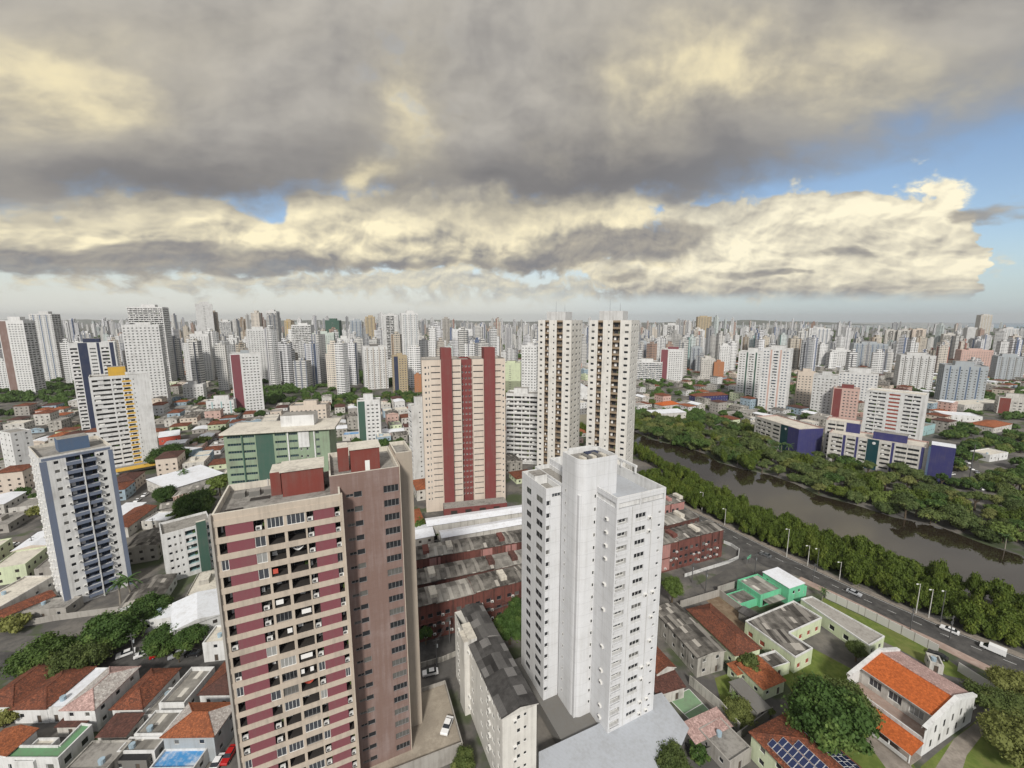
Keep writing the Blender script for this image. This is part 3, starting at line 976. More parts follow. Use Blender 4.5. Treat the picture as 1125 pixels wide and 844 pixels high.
# ================================================================== THE TOWERS IN FRONT
# ---- maroon and cream apartment tower
ax, ay_ = G(232, 566, 65)
b = Bld('apartment_tower', 'maroon and cream striped apartment tower with brick red rooftop boxes, nearest on the left', 'tower', ax, ay_, 24.7, seed=2)
w = 18.6; fh = 2.9; top = 61.05; n = 20
lg = L('room_dark', 'glass_dark', 2.2, 'room_dark'); sm = L('room_dark', 'glass_dark', 1.6, 'room_dark')  # near-black backs and reveals: loggia shade is put into the colour
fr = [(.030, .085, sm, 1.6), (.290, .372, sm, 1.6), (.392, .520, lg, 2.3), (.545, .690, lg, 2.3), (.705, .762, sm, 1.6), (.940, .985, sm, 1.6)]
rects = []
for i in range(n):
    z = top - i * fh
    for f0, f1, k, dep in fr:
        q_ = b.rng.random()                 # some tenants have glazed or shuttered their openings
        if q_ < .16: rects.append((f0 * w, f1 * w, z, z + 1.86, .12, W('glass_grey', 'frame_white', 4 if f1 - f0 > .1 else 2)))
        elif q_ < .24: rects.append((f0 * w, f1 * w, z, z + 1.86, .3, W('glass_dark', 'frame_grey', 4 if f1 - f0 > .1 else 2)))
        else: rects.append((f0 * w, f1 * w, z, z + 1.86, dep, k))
    rects.append((.085 * w, .290 * w, z, z + 1.86, 0, 'maroon_tile'))
    rects.append((.762 * w, .940 * w, z, z + 1.86, 0, 'maroon_tile'))
    for f0, f1 in ((.030, .085), (.300, .36), (.708, .755), (.940, .985)):
        if b.rng.random() < 0.62:
            b.add_inst('air_conditioner', ac_proto(), f0 * w + 0.05, 0.62, z + 0.02, 0)
b.block(0, w, 0, 13.0, 0, 65, 'cream_band', dict(S=rects), parapet=1.2, roofm='roof_slab', coping='roof_pale')
b.mb('fin').box(-0.32, -0.002, -0.45, 0.5, 0, 65.05, 'concrete'); b.mb('fin').box(w + 0.002, w + 0.30, -0.45, 0.5, 0, 65.05, 'cream_band')
for i in range(n + 1):                    # spandrel beams stand a little proud
    z = top + 1.86 - i * fh
    b.mb('beam').box(0.002, w - 0.002, -0.12, -0.002, z, z + 1.03, 'cream_band', bottom=True)
cl = [('cloth_white', 5, .40, .46), ('cloth_white', 9, .56, .66), ('cloth_green', 10, .45, .515), ('cloth_blue', 10, .395, .43),
      ('cloth_white', 10, .55, .58), ('cloth_white', 10, .63, .66), ('cloth_white', 7, .47, .51), ('cloth_white', 6, .60, .68), ('cloth_red', 3, .40, .44)]
for cm, fl, f0, f1 in cl:
    z = top - fl * fh
    k = proto(('cloth', cm, f0), lambda mb, f0=f0, f1=f1, cm=cm: mb.box(0, (f1 - f0) * w, -0.05, 0, 0, 0.85, cm, bottom=True))
    b.add_inst('laundry', k, f0 * w, 0.35, z + 0.35, 0)
def hammock(mb):
    pts = [(1.9 * t / 8, 0.3, 1.0 - 0.75 * math.sin(math.pi * t / 8)) for t in range(9)]
    for p0, p1 in zip(pts, pts[1:]):
        mb.face([(p0[0], -0.25, p0[2]), (p1[0], -0.25, p1[2]), (p1[0], 0.25, p1[2] + .05), (p0[0], 0.25, p0[2] + .05)], mb.hm)
for hm_, fl, f0 in (('cloth_red', 11, .56), ('cloth_white', 15, .40), ('cloth_white', 2, .565)):
    def fn(mb, hm_=hm_): mb.hm = hm_; hammock(mb)
    b.add_inst('hammock', proto(('ham', hm_), fn), f0 * w, 0.7, top - fl * fh + 0.5, 0)
# rear block with mauve tiles
rx0, rx1, ry = 17.0, 29.3, 3.6
ww = W('glass_dark', 'frame_grey')
rr = []
for i in range(21):
    z = 62.4 - i * fh
    rr += [(2.6, 3.9, z + 0.25, z + 0.85, 0.15, W('glass_dark', 'frame_grey', 2)), (3.95, 5.4, z, z + 1.15, 0.18, ww),
           (9.25, 12.1, z - 0.1, z + 1.35, 0.22, W('glass_dark', 'frame_grey', 4))]
rr = [r for r in rr if r]
rr = [r for r in rr if not (r[1] - r[0] > 6 and isinstance(r[5], str))]
b.block(rx0, rx1, ry, 18.0, 0, 67.2, 'mauve_tile', dict(S=rr), parapet=1.0, roofm='roof_slab', coping='roof_pale')
b.block(29.45, 32.8, 8.6, 17.0, 0, 68.3, 'concrete_warm', parapet=0.8, coping='roof_pale')
b.mb('fin').box(29.302, 29.448, 3.4, 17.0, 0, 67.6, 'cream_band')
def pent(q0, q1, z0, z1, depth, m='brick_red'):
    p0 = b.local(*G(*q0, z1)); p1 = b.local(*G(*q1, z1))
    x0, x1, y0 = p0[0], p1[0], (p0[1] + p1[1]) / 2
    rb = b.mb('rooftop_box')
    rb.box(x0, x1, y0, y0 + depth, z0, z1, m)
    rb.box(x0 - .25, x1 + .25, y0 - .25, y0 + depth + .25, z1 + .002, z1 + .3, 'roof_pale', bottom=True)
    return x0, x1, y0
x0, x1, y0 = pent((308, 521), (354.5, 511.6), 63.8, 68.4, 5.2)
b.mb('rooftop_box').box(x0 - 1.9, x0 - .27, y0 + 1.4, y0 + 6.4, 63.8, 68.1, 'brick_red', top='roof_pale')
x0, x1, y0 = pent((384.5, 495), (416.4, 490.8), 66.2, 70.6, 4.2)
b.mb('rooftop_box').box(x0 - 2.2, x0 - .27, y0 + 1.2, y0 + 5.0, 66.2, 70.9, 'brick_red', top='roof_pale')
b.mb('rooftop_door').box((x0 + x1) / 2 - .1, (x0 + x1) / 2 + .75, y0 - .06, y0 - .002, 66.2, 68.2, 'frame_white')
for k in range(3):                        # low slabs, tanks and ducts on the roof
    b.mb('water_tank').box(1.5 + k * 2.3, 3.2 + k * 2.3, 8.5, 10.3, 63.8, 64.7, 'concrete_dark', top='roof_slab')
for x_, y_, w_, d_ in ((1.0, 2.2, 2.6, 1.6), (9.0, 1.6, 3.2, 1.2), (4.2, 6.0, 3.0, 1.4), (13.6, 7.0, 3.0, 1.6), (15.0, 2.0, 2.4, .5)):
    b.mb('roof_opening').box(x_, x_ + w_, y_, y_ + d_, 63.81, 63.95, 'concrete_dark', top='room_dark')  # solid slabs; near-black tops paint the shade of open pits
for k in range(4): b.mb('vent_pipe').tube((6.5 + k * 2.9, 11.6, 63.8), (6.5 + k * 2.9, 11.6, 65.6 + .3 * (k % 2)), .12, .12, 'pole_pale', 6)
b.finish(landmark='the maroon striped tower')

# parking deck at its foot
d0 = G(455, 752, 3.2)
b = Bld('parking_deck', 'raised concrete parking deck beside the foot of the maroon striped tower', 'parking deck', *G(448, 842, 3.2), 22, seed=3)
q = b.local(*G(505, 812, 3.2)); q2 = b.local(*G(488, 752, 3.2))
dk = b.mb('deck')
dk.box(-8, q[0], 0, q2[1], 0, 3.2, 'concrete', top='deck_concrete')
pw = b.mb('parapet_wall')
pw2, pw3 = b.mb('parapet_wall'), b.mb('parapet_wall')
pw.box(-8, q[0], -0.26, -0.002, 0, 4.1, 'concrete'); pw2.box(q[0] + .002, q[0] + .25, -0.26, q2[1] + .25, 0, 4.1, 'concrete')
pw3.box(-8, q[0], q2[1] + .002, q2[1] + .25, 0, 4.1, 'concrete')
b.finish(landmark='the parking deck')
DECK_CAR = b.world(*(lambda t: (t[0], t[1]))(b.local(*G(498, 807, 3.2))))

# ---- white tower in the middle
b = Bld('apartment_tower', 'white tiled apartment tower with a taller rounded lift shaft, tallest near the centre', 'tower', 21.2, 78.2, 25, seed=4)
H_ = 59.5; fh = 3.0
w1 = W('glass_grey', 'frame_white'); lo = ('window', lambda w, h: window_proto(w, h, 'glass_dark', 'frame_white', 3), 'grey_white')
S = floors(13, 4.0 + 0.6, fh, 18, []) 
S = floors(0, 4.6, fh, 17, [(0.35, 3.0, 0.95, 2.2, 0.8, lo), (5.1, 7.9, 0.7, 2.45, 0.22, ('window', panelwin_proto, None)), (11.4, 12.2, 1.2, 1.85, 0.15, w1)])
S += [(0.5, 6.1, 56.9, 58.3, 1.2, W('room_brown', 'frame_white', 4)), (6.5, 12.7, 56.9, 58.3, 1.2, W('room_brown', 'frame_white', 4))]
Wf = [(20.3, 26.6, 57.2, 58.3, .4, W('glass_dark', 'frame_white', 4))]
b.block(0, 13.2, 0, 27.0, 3.2, H_, 'white_tile', dict(S=S, W=Wf), parapet=2.4, roofm='metal_silver', coping='white_paint')
b.block(-4.3, -0.002, 7.0, 27.0, 3.2, H_ - 1.5, 'white_tile', parapet=1.0, coping='white_paint')
# lift shaft with its rounded corner
sh = b.mb('lift_shaft')
arc = [(-4.5 + 2.0 - 2.0 * math.cos(t), 6.6 + 2.0 - 2.0 * math.sin(t)) for t in [math.pi / 2 * k / 6 for k in range(7)]]
poly = arc + [(5.2, 6.6), (5.2, 13.6), (-4.5, 13.6)]
sh.prism(poly, 3.2, 65.0, 'white_tile', top='roof_slab')
rim = [(x * 1.0, y) for x, y in poly]
cx_, cy_ = 0.4, 10.1
inner = [(cx_ + (x - cx_) * .93, cy_ + (y - cy_) * .93) for x, y in rim]
for k in range(len(rim)):
    j = (k + 1) % len(rim)
    sh.face([(*rim[k], 65.0), (*rim[j], 65.0), (*rim[j], 65.9), (*rim[k], 65.9)], 'white_tile')
    sh.face([(*rim[k], 65.9), (*rim[j], 65.9), (*inner[j], 65.9), (*inner[k], 65.9)], 'white_paint')
    sh.face([(*inner[j], 65.02), (*inner[k], 65.02), (*inner[k], 65.9), (*inner[j], 65.9)], 'white_paint')
for k in range(5):
    b.mb('water_tank').box(-2.4 + k * 1.3, -1.5 + k * 1.3, 8.6, 10.4 + (k % 2), 65.03, 65.6, 'concrete_dark' if k % 2 else 'roof_pale')
b.mb('water_tank').box(0.4, 3.6, 10.8, 12.6, 65.03, 65.5, 'navy_paint')
for i in range(18):
    z = 5.0 + i * fh
    b.add_inst('window', window_proto(.55, .9, 'glass_dark'), -0.75, 6.58, z + 1.0, 0)
    b.add_inst('window', window_proto(.5, .8, 'glass_dark'), -4.53, 12.2, z + 1.0, 270)
for i in range(17):
    z = 4.6 + i * fh
    if b.rng.random() < .5: b.add_inst('air_conditioner', ac_proto(), 8.3, 0, z + .7, 0)
    if b.rng.random() < .35: b.add_inst('air_conditioner', ac_proto(), 10.3, 0, z + .7, 0)
    if b.rng.random() < .5: b.add_inst('air_conditioner', ac_proto(), 0, 3.2, z + 1.0, 270)
for x_ in (4.1, 9.5): b.mb('rain_pipe').tube((x_, -.08, 3.3), (x_, -.08, 57), .07, .07, 'grey_white', 6)
for i in range(17):                       # sills and light panels under the windows
    z = 4.6 + i * fh
    b.add_inst('window_box', slab_proto(2.75, .30, .50, 'white_tile'), 0.3, 0, z + .30, 0)
# left wing
S = floors(0, 4.6, fh, 17, [(0.15, 1.25, 0.8, 2.1, 0.4, W('glass_dark', 'frame_white', 1))])
S += [(1.6, 4.0, 55.2, 56.2, .4, W('glass_grey', 'frame_white', 3))]
Ww = floors(0, 4.6, fh, 17, [(7.6, 10.6, 0.7, 2.2, 0.12, W('glass_dark', 'frame_grey', 2)), (2.6, 5.0, 0.7, 2.2, 0.12, W('glass_dark', 'frame_grey', 2))])
b.block(-8.5, -4.52, 13.9, 26.0, 3.2, 57.6, 'white_tile', dict(S=S, W=Ww), parapet=1.3, coping='white_paint')
rp = b.mb('roof_frame')                     # concrete pergola round the roof terrace
for yy in (9.0, 14.0, 20.0, 26.2):
    b.mb('column').box(12.6, 13.0, yy, yy + .4, H_ + .04, H_ + 1.5, 'white_paint')
rp.box(12.6, 13.1, 8.9, 26.7, H_ + 1.5, H_ + 2.0, 'white_paint', bottom=True)
rp.box(5.3, 12.59, 26.2, 26.7, H_ + 1.5, H_ + 2.0, 'white_paint', bottom=True)
b.mb('rooftop_box').box(-8.4, -5.0, 19.5, 23.0, 56.4, 58.6, 'white_paint', top='roof_slab')
pd = b.mb('base')
pd.box(-9.6, 13.6, -1.2, 28, 0, 3.19, 'concrete_dark')
b.finish(landmark='the white central tower')
# metal canopy at its foot
b = Bld('metal_canopy', 'large silver sheet metal roof at the foot of the white central tower', 'shed', *G(592, 846, 4.2), 8, seed=3)
pts = [b.local(*G(u, v, 4.2)) for u, v in [(592, 850), (735, 850), (757, 800), (727, 762), (700, 770), (655, 797), (592, 826)]]
rf = b.mb('roof'); rf.face([(x, y, 4.2 + 0.10 * (y - 4) * 0.3) for x, y in pts], 'metal_silver')
rf.face([(x, y, 4.1 + 0.10 * (y - 4) * 0.3) for x, y in pts[::-1]], 'metal_silver')
for k in range(7):
    x_, y_ = pts[k]; b.mb('post').tube((x_ * .97, y_ * .97, 0), (x_ * .97, y_ * .97, 4.0), .1, .1, 'steel')
b.finish(landmark='the silver metal canopy')

# ---- blue and white tower on the left
b = Bld('apartment_tower', 'white and slate blue apartment tower with a dark blue rooftop box on the left', 'tower', -148.0, 123.1, 55, seed=6)
w = 16.9; H_ = 52.4; fh = 2.95; n = 17
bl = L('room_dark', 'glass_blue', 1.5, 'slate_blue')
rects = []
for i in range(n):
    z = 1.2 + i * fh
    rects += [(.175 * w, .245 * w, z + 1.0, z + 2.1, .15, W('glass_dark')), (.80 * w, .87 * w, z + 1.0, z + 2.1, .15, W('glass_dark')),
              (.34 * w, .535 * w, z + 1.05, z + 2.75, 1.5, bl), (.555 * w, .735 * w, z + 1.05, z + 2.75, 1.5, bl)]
    b.add_inst('balcony_front', slab_proto(.205 * w, .75, .95, 'slate_blue'), .335 * w, 0, z + .1, 0)
    b.add_inst('balcony_front', slab_proto(.195 * w, .75, .95, 'slate_blue'), .55 * w, 0, z + .1, 0)
    if b.rng.random() < .9: b.add_inst('air_conditioner', ac_proto(), .285 * w, 0, z + 1.5, 0)
    if b.rng.random() < .9: b.add_inst('air_conditioner', ac_proto(), .752 * w, 0, z + 1.5, 0)
rects += [(0, .095 * w, 0, 50.9, 0, 'slate_blue'), (.93 * w, w, 0, 50.9, 0, 'slate_blue')]
rects += [(.03 * w, .97 * w, 51.0, 51.9, 0, 'slate_blue')]
Wr = []
for i in range(n):
    z = 1.2 + i * fh
    Wr += [(a, a + 1.3, z + 1.0, z + 2.1, .15, W('glass_dark')) for a in (4, 8.5, 13, 17)]
    for a in (2.6, 6.6, 11.2, 19.0): b.add_inst('air_conditioner', ac_proto(), -0.0, 21 - a, z + 1.1, 270)
b.block(0, w, 0, 21, 0, H_, 'white_paint', dict(S=rects, W=Wr), parapet=1.1, roofm='roof_slab', coping='roof_pale')
b.mb('pilaster').box(.537 * w, .553 * w, -.95, -.002, 0, 50.5, 'white_paint')
p0 = b.local(*G(65, 497, 51.4)); p1 = b.local(*G(95, 490, 51.4))
b.mb('rooftop_box').box(p0[0], p1[0] + .5, max(1.5, p0[1]), max(1.5, p0[1]) + 6, 51.3, 55.6, 'steel_blue', top='roof_slab')
b.finish(landmark='the slate blue tower')

# ---- small white and green apartment block right of it
ox, oy, yaw, wd_ = edge(177, 588, 232, 573, 19)
b = Bld('apartment_block', 'low white apartment block with a dark green stair column, behind the maroon striped tower', 'apartment block', ox, oy, yaw, seed=7)
S = floors(0, 0.8, 2.9, 6, [(.10 * wd_, .17 * wd_, 1, 2.0, .15, W()), (.22 * wd_, .27 * wd_, 1, 2.0, .15, W()), (.33 * wd_, .37 * wd_, 1, 2.0, .15, W()),
                            (.45 * wd_, .66 * wd_, .9, 2.6, 1.0, L('room_dark', 'glass_green', 1.0, 'aqua_paint')), (.9 * wd_, .99 * wd_, .9, 2.6, 1.0, L('room_dark', 'glass_green', 1.0, 'aqua_paint'))])
b.block(0, wd_, 0, 12, 0, 19, 'white_paint', dict(S=S), parapet=.8)
b.mb('stair_column').box(.68 * wd_, .88 * wd_, -1.2, -.002, 0, 20.6, 'green_dark', top='roof_pale')
b.finish(landmark='the white and green block')

# ---- green office building
ox, oy, yaw, wd_ = edge(245, 478, 362, 470, 51)
b = Bld('office_building', 'green banded office building with a white slab roof behind the maroon striped tower', 'office building', ox, oy, 14, seed=8)
gl = W('glass_green', 'frame_grey', 5)
S = []
for i in range(16):
    z = 2 + i * 3.05
    for f0, f1 in ((.03, .155), (.175, .28), (.47, .575), (.605, .685), (.865, .90)):
        S.append((f0 * wd_, f1 * wd_, z + 1.55, z + 2.55, .25, gl))
        S.append((f0 * wd_, f1 * wd_, z + .1, z + 1.45, 0, 'green_pale'))
    S.append((.705 * wd_, .725 * wd_, z + 1.0, z + 2.0, .2, W())); S.append((.765 * wd_, .785 * wd_, z + 1.0, z + 2.0, .2, W()))
S.append((.29 * wd_, .455 * wd_, 0, 50.5, 0, 'green_dark'))
S = [r for r in S]
b.block(0, wd_, 0, 16, 0, 51, 'green_pale', dict(S=S, W=floors(0, 2, 3.05, 16, [(2, 14, 1.5, 2.5, .2, gl)])), parapet=0, roofm='roof_slab')
for f in (.162, .588, .845): b.mb('pilaster').box(f * wd_, (f + .012) * wd_, -.35, -.002, 0, 50.6, 'green_dark' if f < .2 else 'white_paint')
b.mb('pilaster').box(.695 * wd_, .80 * wd_, -.30, -.20, 44, 50.6, 'white_paint'); 
b.mb('roof').box(-1.0, wd_ + 2.5, -1.2, 17, 51.01, 51.7, 'roof_pale', bottom=True)
b.mb('rooftop_box').box(.50 * wd_, .83 * wd_, 5, 13, 51.71, 56.2, 'white_paint', top='roof_slab')
for f in (.93, .985): b.mb('column').box(f * wd_, f * wd_ + .6, 1.0, 1.8, 0, 51.0, 'green_pale')
b.finish(landmark='the green office building')

# ---- yellow striped tower
ox, oy = G(97, 415, 61)
b = Bld('apartment_tower', 'white tower with a vertical yellow balcony stripe and a yellow rooftop box', 'tower', ox, oy, 44, seed=9)
w = 27.0; H_ = 61; fh = 2.95; n = 19
S = []
for i in range(n):
    z = 3.5 + i * fh
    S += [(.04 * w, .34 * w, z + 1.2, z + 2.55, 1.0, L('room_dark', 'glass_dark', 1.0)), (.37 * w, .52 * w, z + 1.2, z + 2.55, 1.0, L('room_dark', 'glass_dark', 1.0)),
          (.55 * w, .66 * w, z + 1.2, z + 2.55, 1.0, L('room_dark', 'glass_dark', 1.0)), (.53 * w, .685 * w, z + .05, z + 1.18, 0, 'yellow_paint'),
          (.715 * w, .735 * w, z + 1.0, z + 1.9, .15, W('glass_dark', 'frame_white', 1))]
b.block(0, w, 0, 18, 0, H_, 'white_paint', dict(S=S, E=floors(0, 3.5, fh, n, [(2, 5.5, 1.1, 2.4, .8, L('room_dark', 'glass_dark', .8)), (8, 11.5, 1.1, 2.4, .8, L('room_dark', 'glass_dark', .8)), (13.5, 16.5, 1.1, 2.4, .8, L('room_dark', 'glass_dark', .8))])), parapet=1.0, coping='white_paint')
b.mb('rooftop_box').box(.32 * w, .62 * w, 6, 14, 60.1, 66.0, 'yellow_paint', top='roof_slab')
b.mb('roof_beam').box(.60 * w, .98 * w, 1.5, 2.2, 61.1, 62.8, 'white_paint', bottom=True)
b.mb('podium').box(-3, w + 4, -5, 20, 0, 3.4, 'white_paint', top='roof_slab')
b.mb('awning').box(4, w + 2, -12, -5.01, 3.2, 3.6, 'yellow_paint', bottom=True)
b.finish(landmark='the yellow striped tower')

# ---- crimson and beige twin-front tower
ox, oy, yaw, w = edge(463, 396, 555, 394, 76.3)
b = Bld('apartment_tower', 'beige apartment tower with two crimson pilasters rising above its roof', 'tower', ox, oy, yaw, seed=10)
H_ = 76.3; fh = 3.0; n = 23
S = []
rib = W('glass_dark', 'frame_grey', 3)
for i in range(n):
    z = 5.2 + i * fh
    S += [(.030 * w, .052 * w, z + 1.0, z + 2.0, .15, W()), (.070 * w, .083 * w, z + .9, z + 2.2, .15, W())]
    for f0, f1 in ((.105, .212), (.352, .452), (.605, .725), (.875, .945)):
        S.append((f0 * w, f1 * w, z + 1.75, z + 2.3, .35, rib))
    S.append((.965 * w, .985 * w, z + 1.0, z + 2.0, .15, W()))
b.block(0, .460 * w, 0, 18, 0, H_, 'beige_tile', dict(S=[r for r in S if r[1] <= .460 * w], W=floors(0, 5.2, fh, n, [(3, 5, 1, 2, .15, W()), (9, 11, 1, 2, .15, W())])), parapet=1.0, coping='concrete')
b.block(.460 * w + .01, .595 * w - .01, 3.2, 18, 0, H_ - .3, 'crimson_tile', dict(S=floors(0, 5.2, fh, n, [(.5, 1.3, 1, 1.9, .15, W()), (2.2, 3.0, 1, 1.9, .15, W()), (3.9, 4.7, 1, 1.9, .15, W()), (5.3, 6.1, 1, 1.9, .15, W())])), parapet=.8, coping='crimson_tile')
b.block(.595 * w, w, 0, 18, 0, H_, 'beige_tile', dict(S=[(r[0] - .595 * w, r[1] - .595 * w, *r[2:]) for r in S if r[0] > .595 * w], E=floors(0, 5.2, fh, n, [(3, 5, 1, 2, .15, W()), (8, 10, 1, 2, .15, W()), (13, 15, 1, 2, .15, W())])), parapet=1.0, coping='concrete')
for f0, f1 in ((.222, .345), (.732, .865)):
    b.mb('pilaster').box(f0 * w, f1 * w, -2.0, -.002, 0, 82, 'crimson_tile')
    b.mb('pilaster').box(f0 * w, f1 * w, 0.3, 6, H_ + .04, 81.9, 'crimson_tile')
b.mb('podium').box(.20 * w, .97 * w, -9, -2.01, 0, 5.0, 'crimson_tile', top='roof_slab')
for k in range(4): b.add_inst('garage_opening', window_proto(3.2, 2.2, 'room_dark', 'crimson_tile', 1), .28 * w + k * 7, -9.02, 1.6, 0)
b.mb('garden_wall').box(.2 * w, 1.35 * w, -13.3, -13.0, 0, 2.6, 'beige_tile')
b.finish(landmark='the beige and crimson tower')

# ---- twin white towers
def twin(u, D, wS, label):
    X_ = (u - 562.5) / FPX / 1.012 * D
    b = Bld('apartment_tower', label, 'tower', X_, D, -29, seed=int(D), group='twin white towers above the river')
    H_ = 95.0; fh = 3.0; n = 30
    dk = L('room_tan', 'glass_dark', 1.3, 'room_tan')
    S = floors(0, 4.2, fh, n, [(.055 * wS, .135 * wS, 1.0, 2.1, .15, W()), (.215 * wS, .335 * wS, .75, 2.85, 1.3, dk), (.455 * wS, .50 * wS, 1.1, 2.0, .15, W()),
                               (.57 * wS, .745 * wS, .75, 2.85, 1.3, dk), (.85 * wS, .945 * wS, 1.0, 2.1, .15, W())])
    for i in range(n):
        for f0, f1 in ((.215, .335), (.57, .745)): S.append((f0 * wS, f1 * wS, 4.2 + i * fh + 2.85, 4.2 + i * fh + 3.75, 0, 'balcony_brown'))
    E = floors(0, 4.2, fh, n, [(1.5, 4.0, 1.0, 2.1, .2, W()), (6.5, 9.5, 1.0, 2.1, .2, W()), (12, 14, 1.0, 2.1, .2, W())])
    b.block(0, wS, 0, 15.5, 0, H_, 'cream_white', dict(S=S, E=E), parapet=.9, coping='cream_white')
    # dark bay line behind the balconies stays open to the roof
    b.mb('rooftop_box').box(.20 * wS, .76 * wS, 2.5, 12, H_ - .8, H_ + 4.2, 'grey_white', top='roof_slab')
    b.mb('antenna').tube((.4 * wS, 6, H_ + 4.2), (.4 * wS, 6, H_ + 9.5), .10, .05, 'steel')
    b.mb('antenna').tube((.62 * wS, 8, H_ + 4.2), (.62 * wS, 8, H_ + 8), .10, .05, 'steel')
    b.finish(landmark='the left twin tower' if D > 200 else 'the right twin tower')
twin(591.4, 213, 18.1, 'left one of the twin white towers with brown balcony strips')
twin(647.7, 193, 19.3, 'right one of the twin white towers with brown balcony strips')

# ---- narrow white block in front
ox, oy = G(552, 789, 19)
b = Bld('apartment_block', 'narrow white apartment block with a dark patched sheet roof between the two nearest towers', 'apartment block', ox, oy, 24.5, seed=11)
w = 7.5; D_ = 32.0; H_ = 19.0
S = floors(0, 1.0, 3.0, 6, [(3.1, 3.9, 1.0, 2.0, .15, W()), (4.6, 5.3, 1.2, 2.0, .15, W())])
Wr = []
for i in range(6):
    z = 1.0 + i * 3.0
    for a in (2, 5.4, 9.2, 13.5, 19.5, 23, 26.5, 29.5): Wr.append((a, a + 1.2, z + 1.0, z + 2.0, .15, W()))
    for a in (4.0, 12, 25): 
        if b.rng.random() < .7: b.add_inst('air_conditioner', ac_proto(), 0, D_ - a, z + 1.0, 270)
    if b.rng.random() < .6: b.add_inst('air_conditioner', ac_proto(), 2.2, 0, z + 1.0, 0)
    b.add_inst('air_conditioner', ac_proto(), w, 6 + 3 * (i % 4), z + 1.0, 90)
for k, (qx, qy, ang, ww_) in dict(S=(0, 0, 0, w), E=(w, 0, 90, D_), N=(w, D_, 180, w), W=(0, D_, 270, D_)).items():
    b.facade('wall', qx, qy, ang, ww_, 0, H_, dict(S=S, W=Wr).get(k, []), 'cream_white')
def gable(mb, x0, x1, y0, y1, z, rise, m, ov=.35, axis='y', wall=None):
    x0 -= ov; x1 += ov; y0 -= ov; y1 += ov
    t = .14
    if axis == 'y':
        xm = (x0 + x1) / 2
        A_, B_, C_, D2 = (x0, y0, z), (x1, y0, z), (x1, y1, z), (x0, y1, z)
        P_, Q_ = (xm, y0, z + rise), (xm, y1, z + rise)
        up = lambda p: (p[0], p[1], p[2] + t)
        mb.face([up(A_), up(P_), up(Q_), up(D2)][::-1], m); mb.face([up(B_), up(C_), up(Q_), up(P_)], m)
        mb.face([A_, B_, up(B_), up(P_), up(A_)], wall or m); mb.face([C_, D2, up(D2), up(Q_), up(C_)], wall or m)
        mb.face([D2, A_, up(A_), up(D2)], m); mb.face([B_, C_, up(C_), up(B_)], m)
    else:
        ym = (y0 + y1) / 2
        A_, B_, C_, D2 = (x0, y0, z), (x1, y0, z), (x1, y1, z), (x0, y1, z)
        P_, Q_ = (x0, ym, z + rise), (x1, ym, z + rise)
        up = lambda p: (p[0], p[1], p[2] + t)
        mb.face([up(A_), up(B_), up(Q_), up(P_)], m); mb.face([up(C_), up(D2), up(P_), up(Q_)], m)
        mb.face([D2, A_, up(A_), up(P_), up(D2)], wall or m); mb.face([B_, C_, up(C_), up(Q_), up(B_)], wall or m)
        mb.face([A_, B_, up(B_), up(A_)], m); mb.face([C_, D2, up(D2), up(C_)], m)
def hip(mb, x0, x1, y0, y1, z, rise, m, ov=.4, m2=None):
    x0 -= ov; x1 += ov; y0 -= ov; y1 += ov; t = .14
    w_, d_ = x1 - x0, y1 - y0
    if d_ >= w_:
        i = w_ / 2
        P_, Q_ = ((x0 + x1) / 2, y0 + i, z + rise), ((x0 + x1) / 2, y1 - i, z + rise)
    else:
        i = d_ / 2
        P_, Q_ = (x0 + i, (y0 + y1) / 2, z + rise), (x1 - i, (y0 + y1) / 2, z + rise)
    A_, B_, C_, D2 = (x0, y0, z + t), (x1, y0, z + t), (x1, y1, z + t), (x0, y1, z + t)
    m2 = m2 or m
    if d_ >= w_:
        mb.face([A_, B_, P_], m); mb.face([B_, C_, Q_, P_], m2); mb.face([C_, D2, Q_], m); mb.face([D2, A_, P_, Q_], m2)
    else:
        mb.face([A_, B_, Q_, P_], m); mb.face([B_, C_, Q_], m2); mb.face([C_, D2, P_, Q_], m); mb.face([D2, A_, P_], m2)
    lo = [(p[0], p[1], z) for p in (A_, B_, C_, D2)]; hi_ = [A_, B_, C_, D2]
    for k in range(4):
        j = (k + 1) % 4
        mb.face([lo[k], lo[j], hi_[j], hi_[k]], m)
    mb.face(lo[::-1], m)
    # ridge and hip caps
    for e0, e1 in ((P_, Q_), (A_, P_), (B_, P_ if d_ >= w_ else Q_), (C_, Q_), (D2, Q_ if d_ >= w_ else P_)):
        mb.tube((e0[0], e0[1], e0[2] + .02), (e1[0], e1[1], e1[2] + .02), .11, .11, m, 4, cap=False)
gable(b.mb('roof'), 0, w, 0, 19.5, H_, 0.9, 'sheet_roof_dark', .3, 'y', 'offwhite_paint')
gable(b.mb('roof'), 2.0, w, 19.8, D_, H_, 0.8, 'sheet_roof_dark', .25, 'y', 'offwhite_paint')
b.mb('roof').box(-.2, 1.9, 19.8, 25.5, H_ + .01, H_ + 1.3, 'offwhite_paint', top='roof_pale', bottom=True)
b.mb('stair_tower').box(-1.3, -.002, 20.0, 24.0, 0, H_ + .9, 'cream_white', top='roof_pale')
b.finish(landmark='the narrow white block')

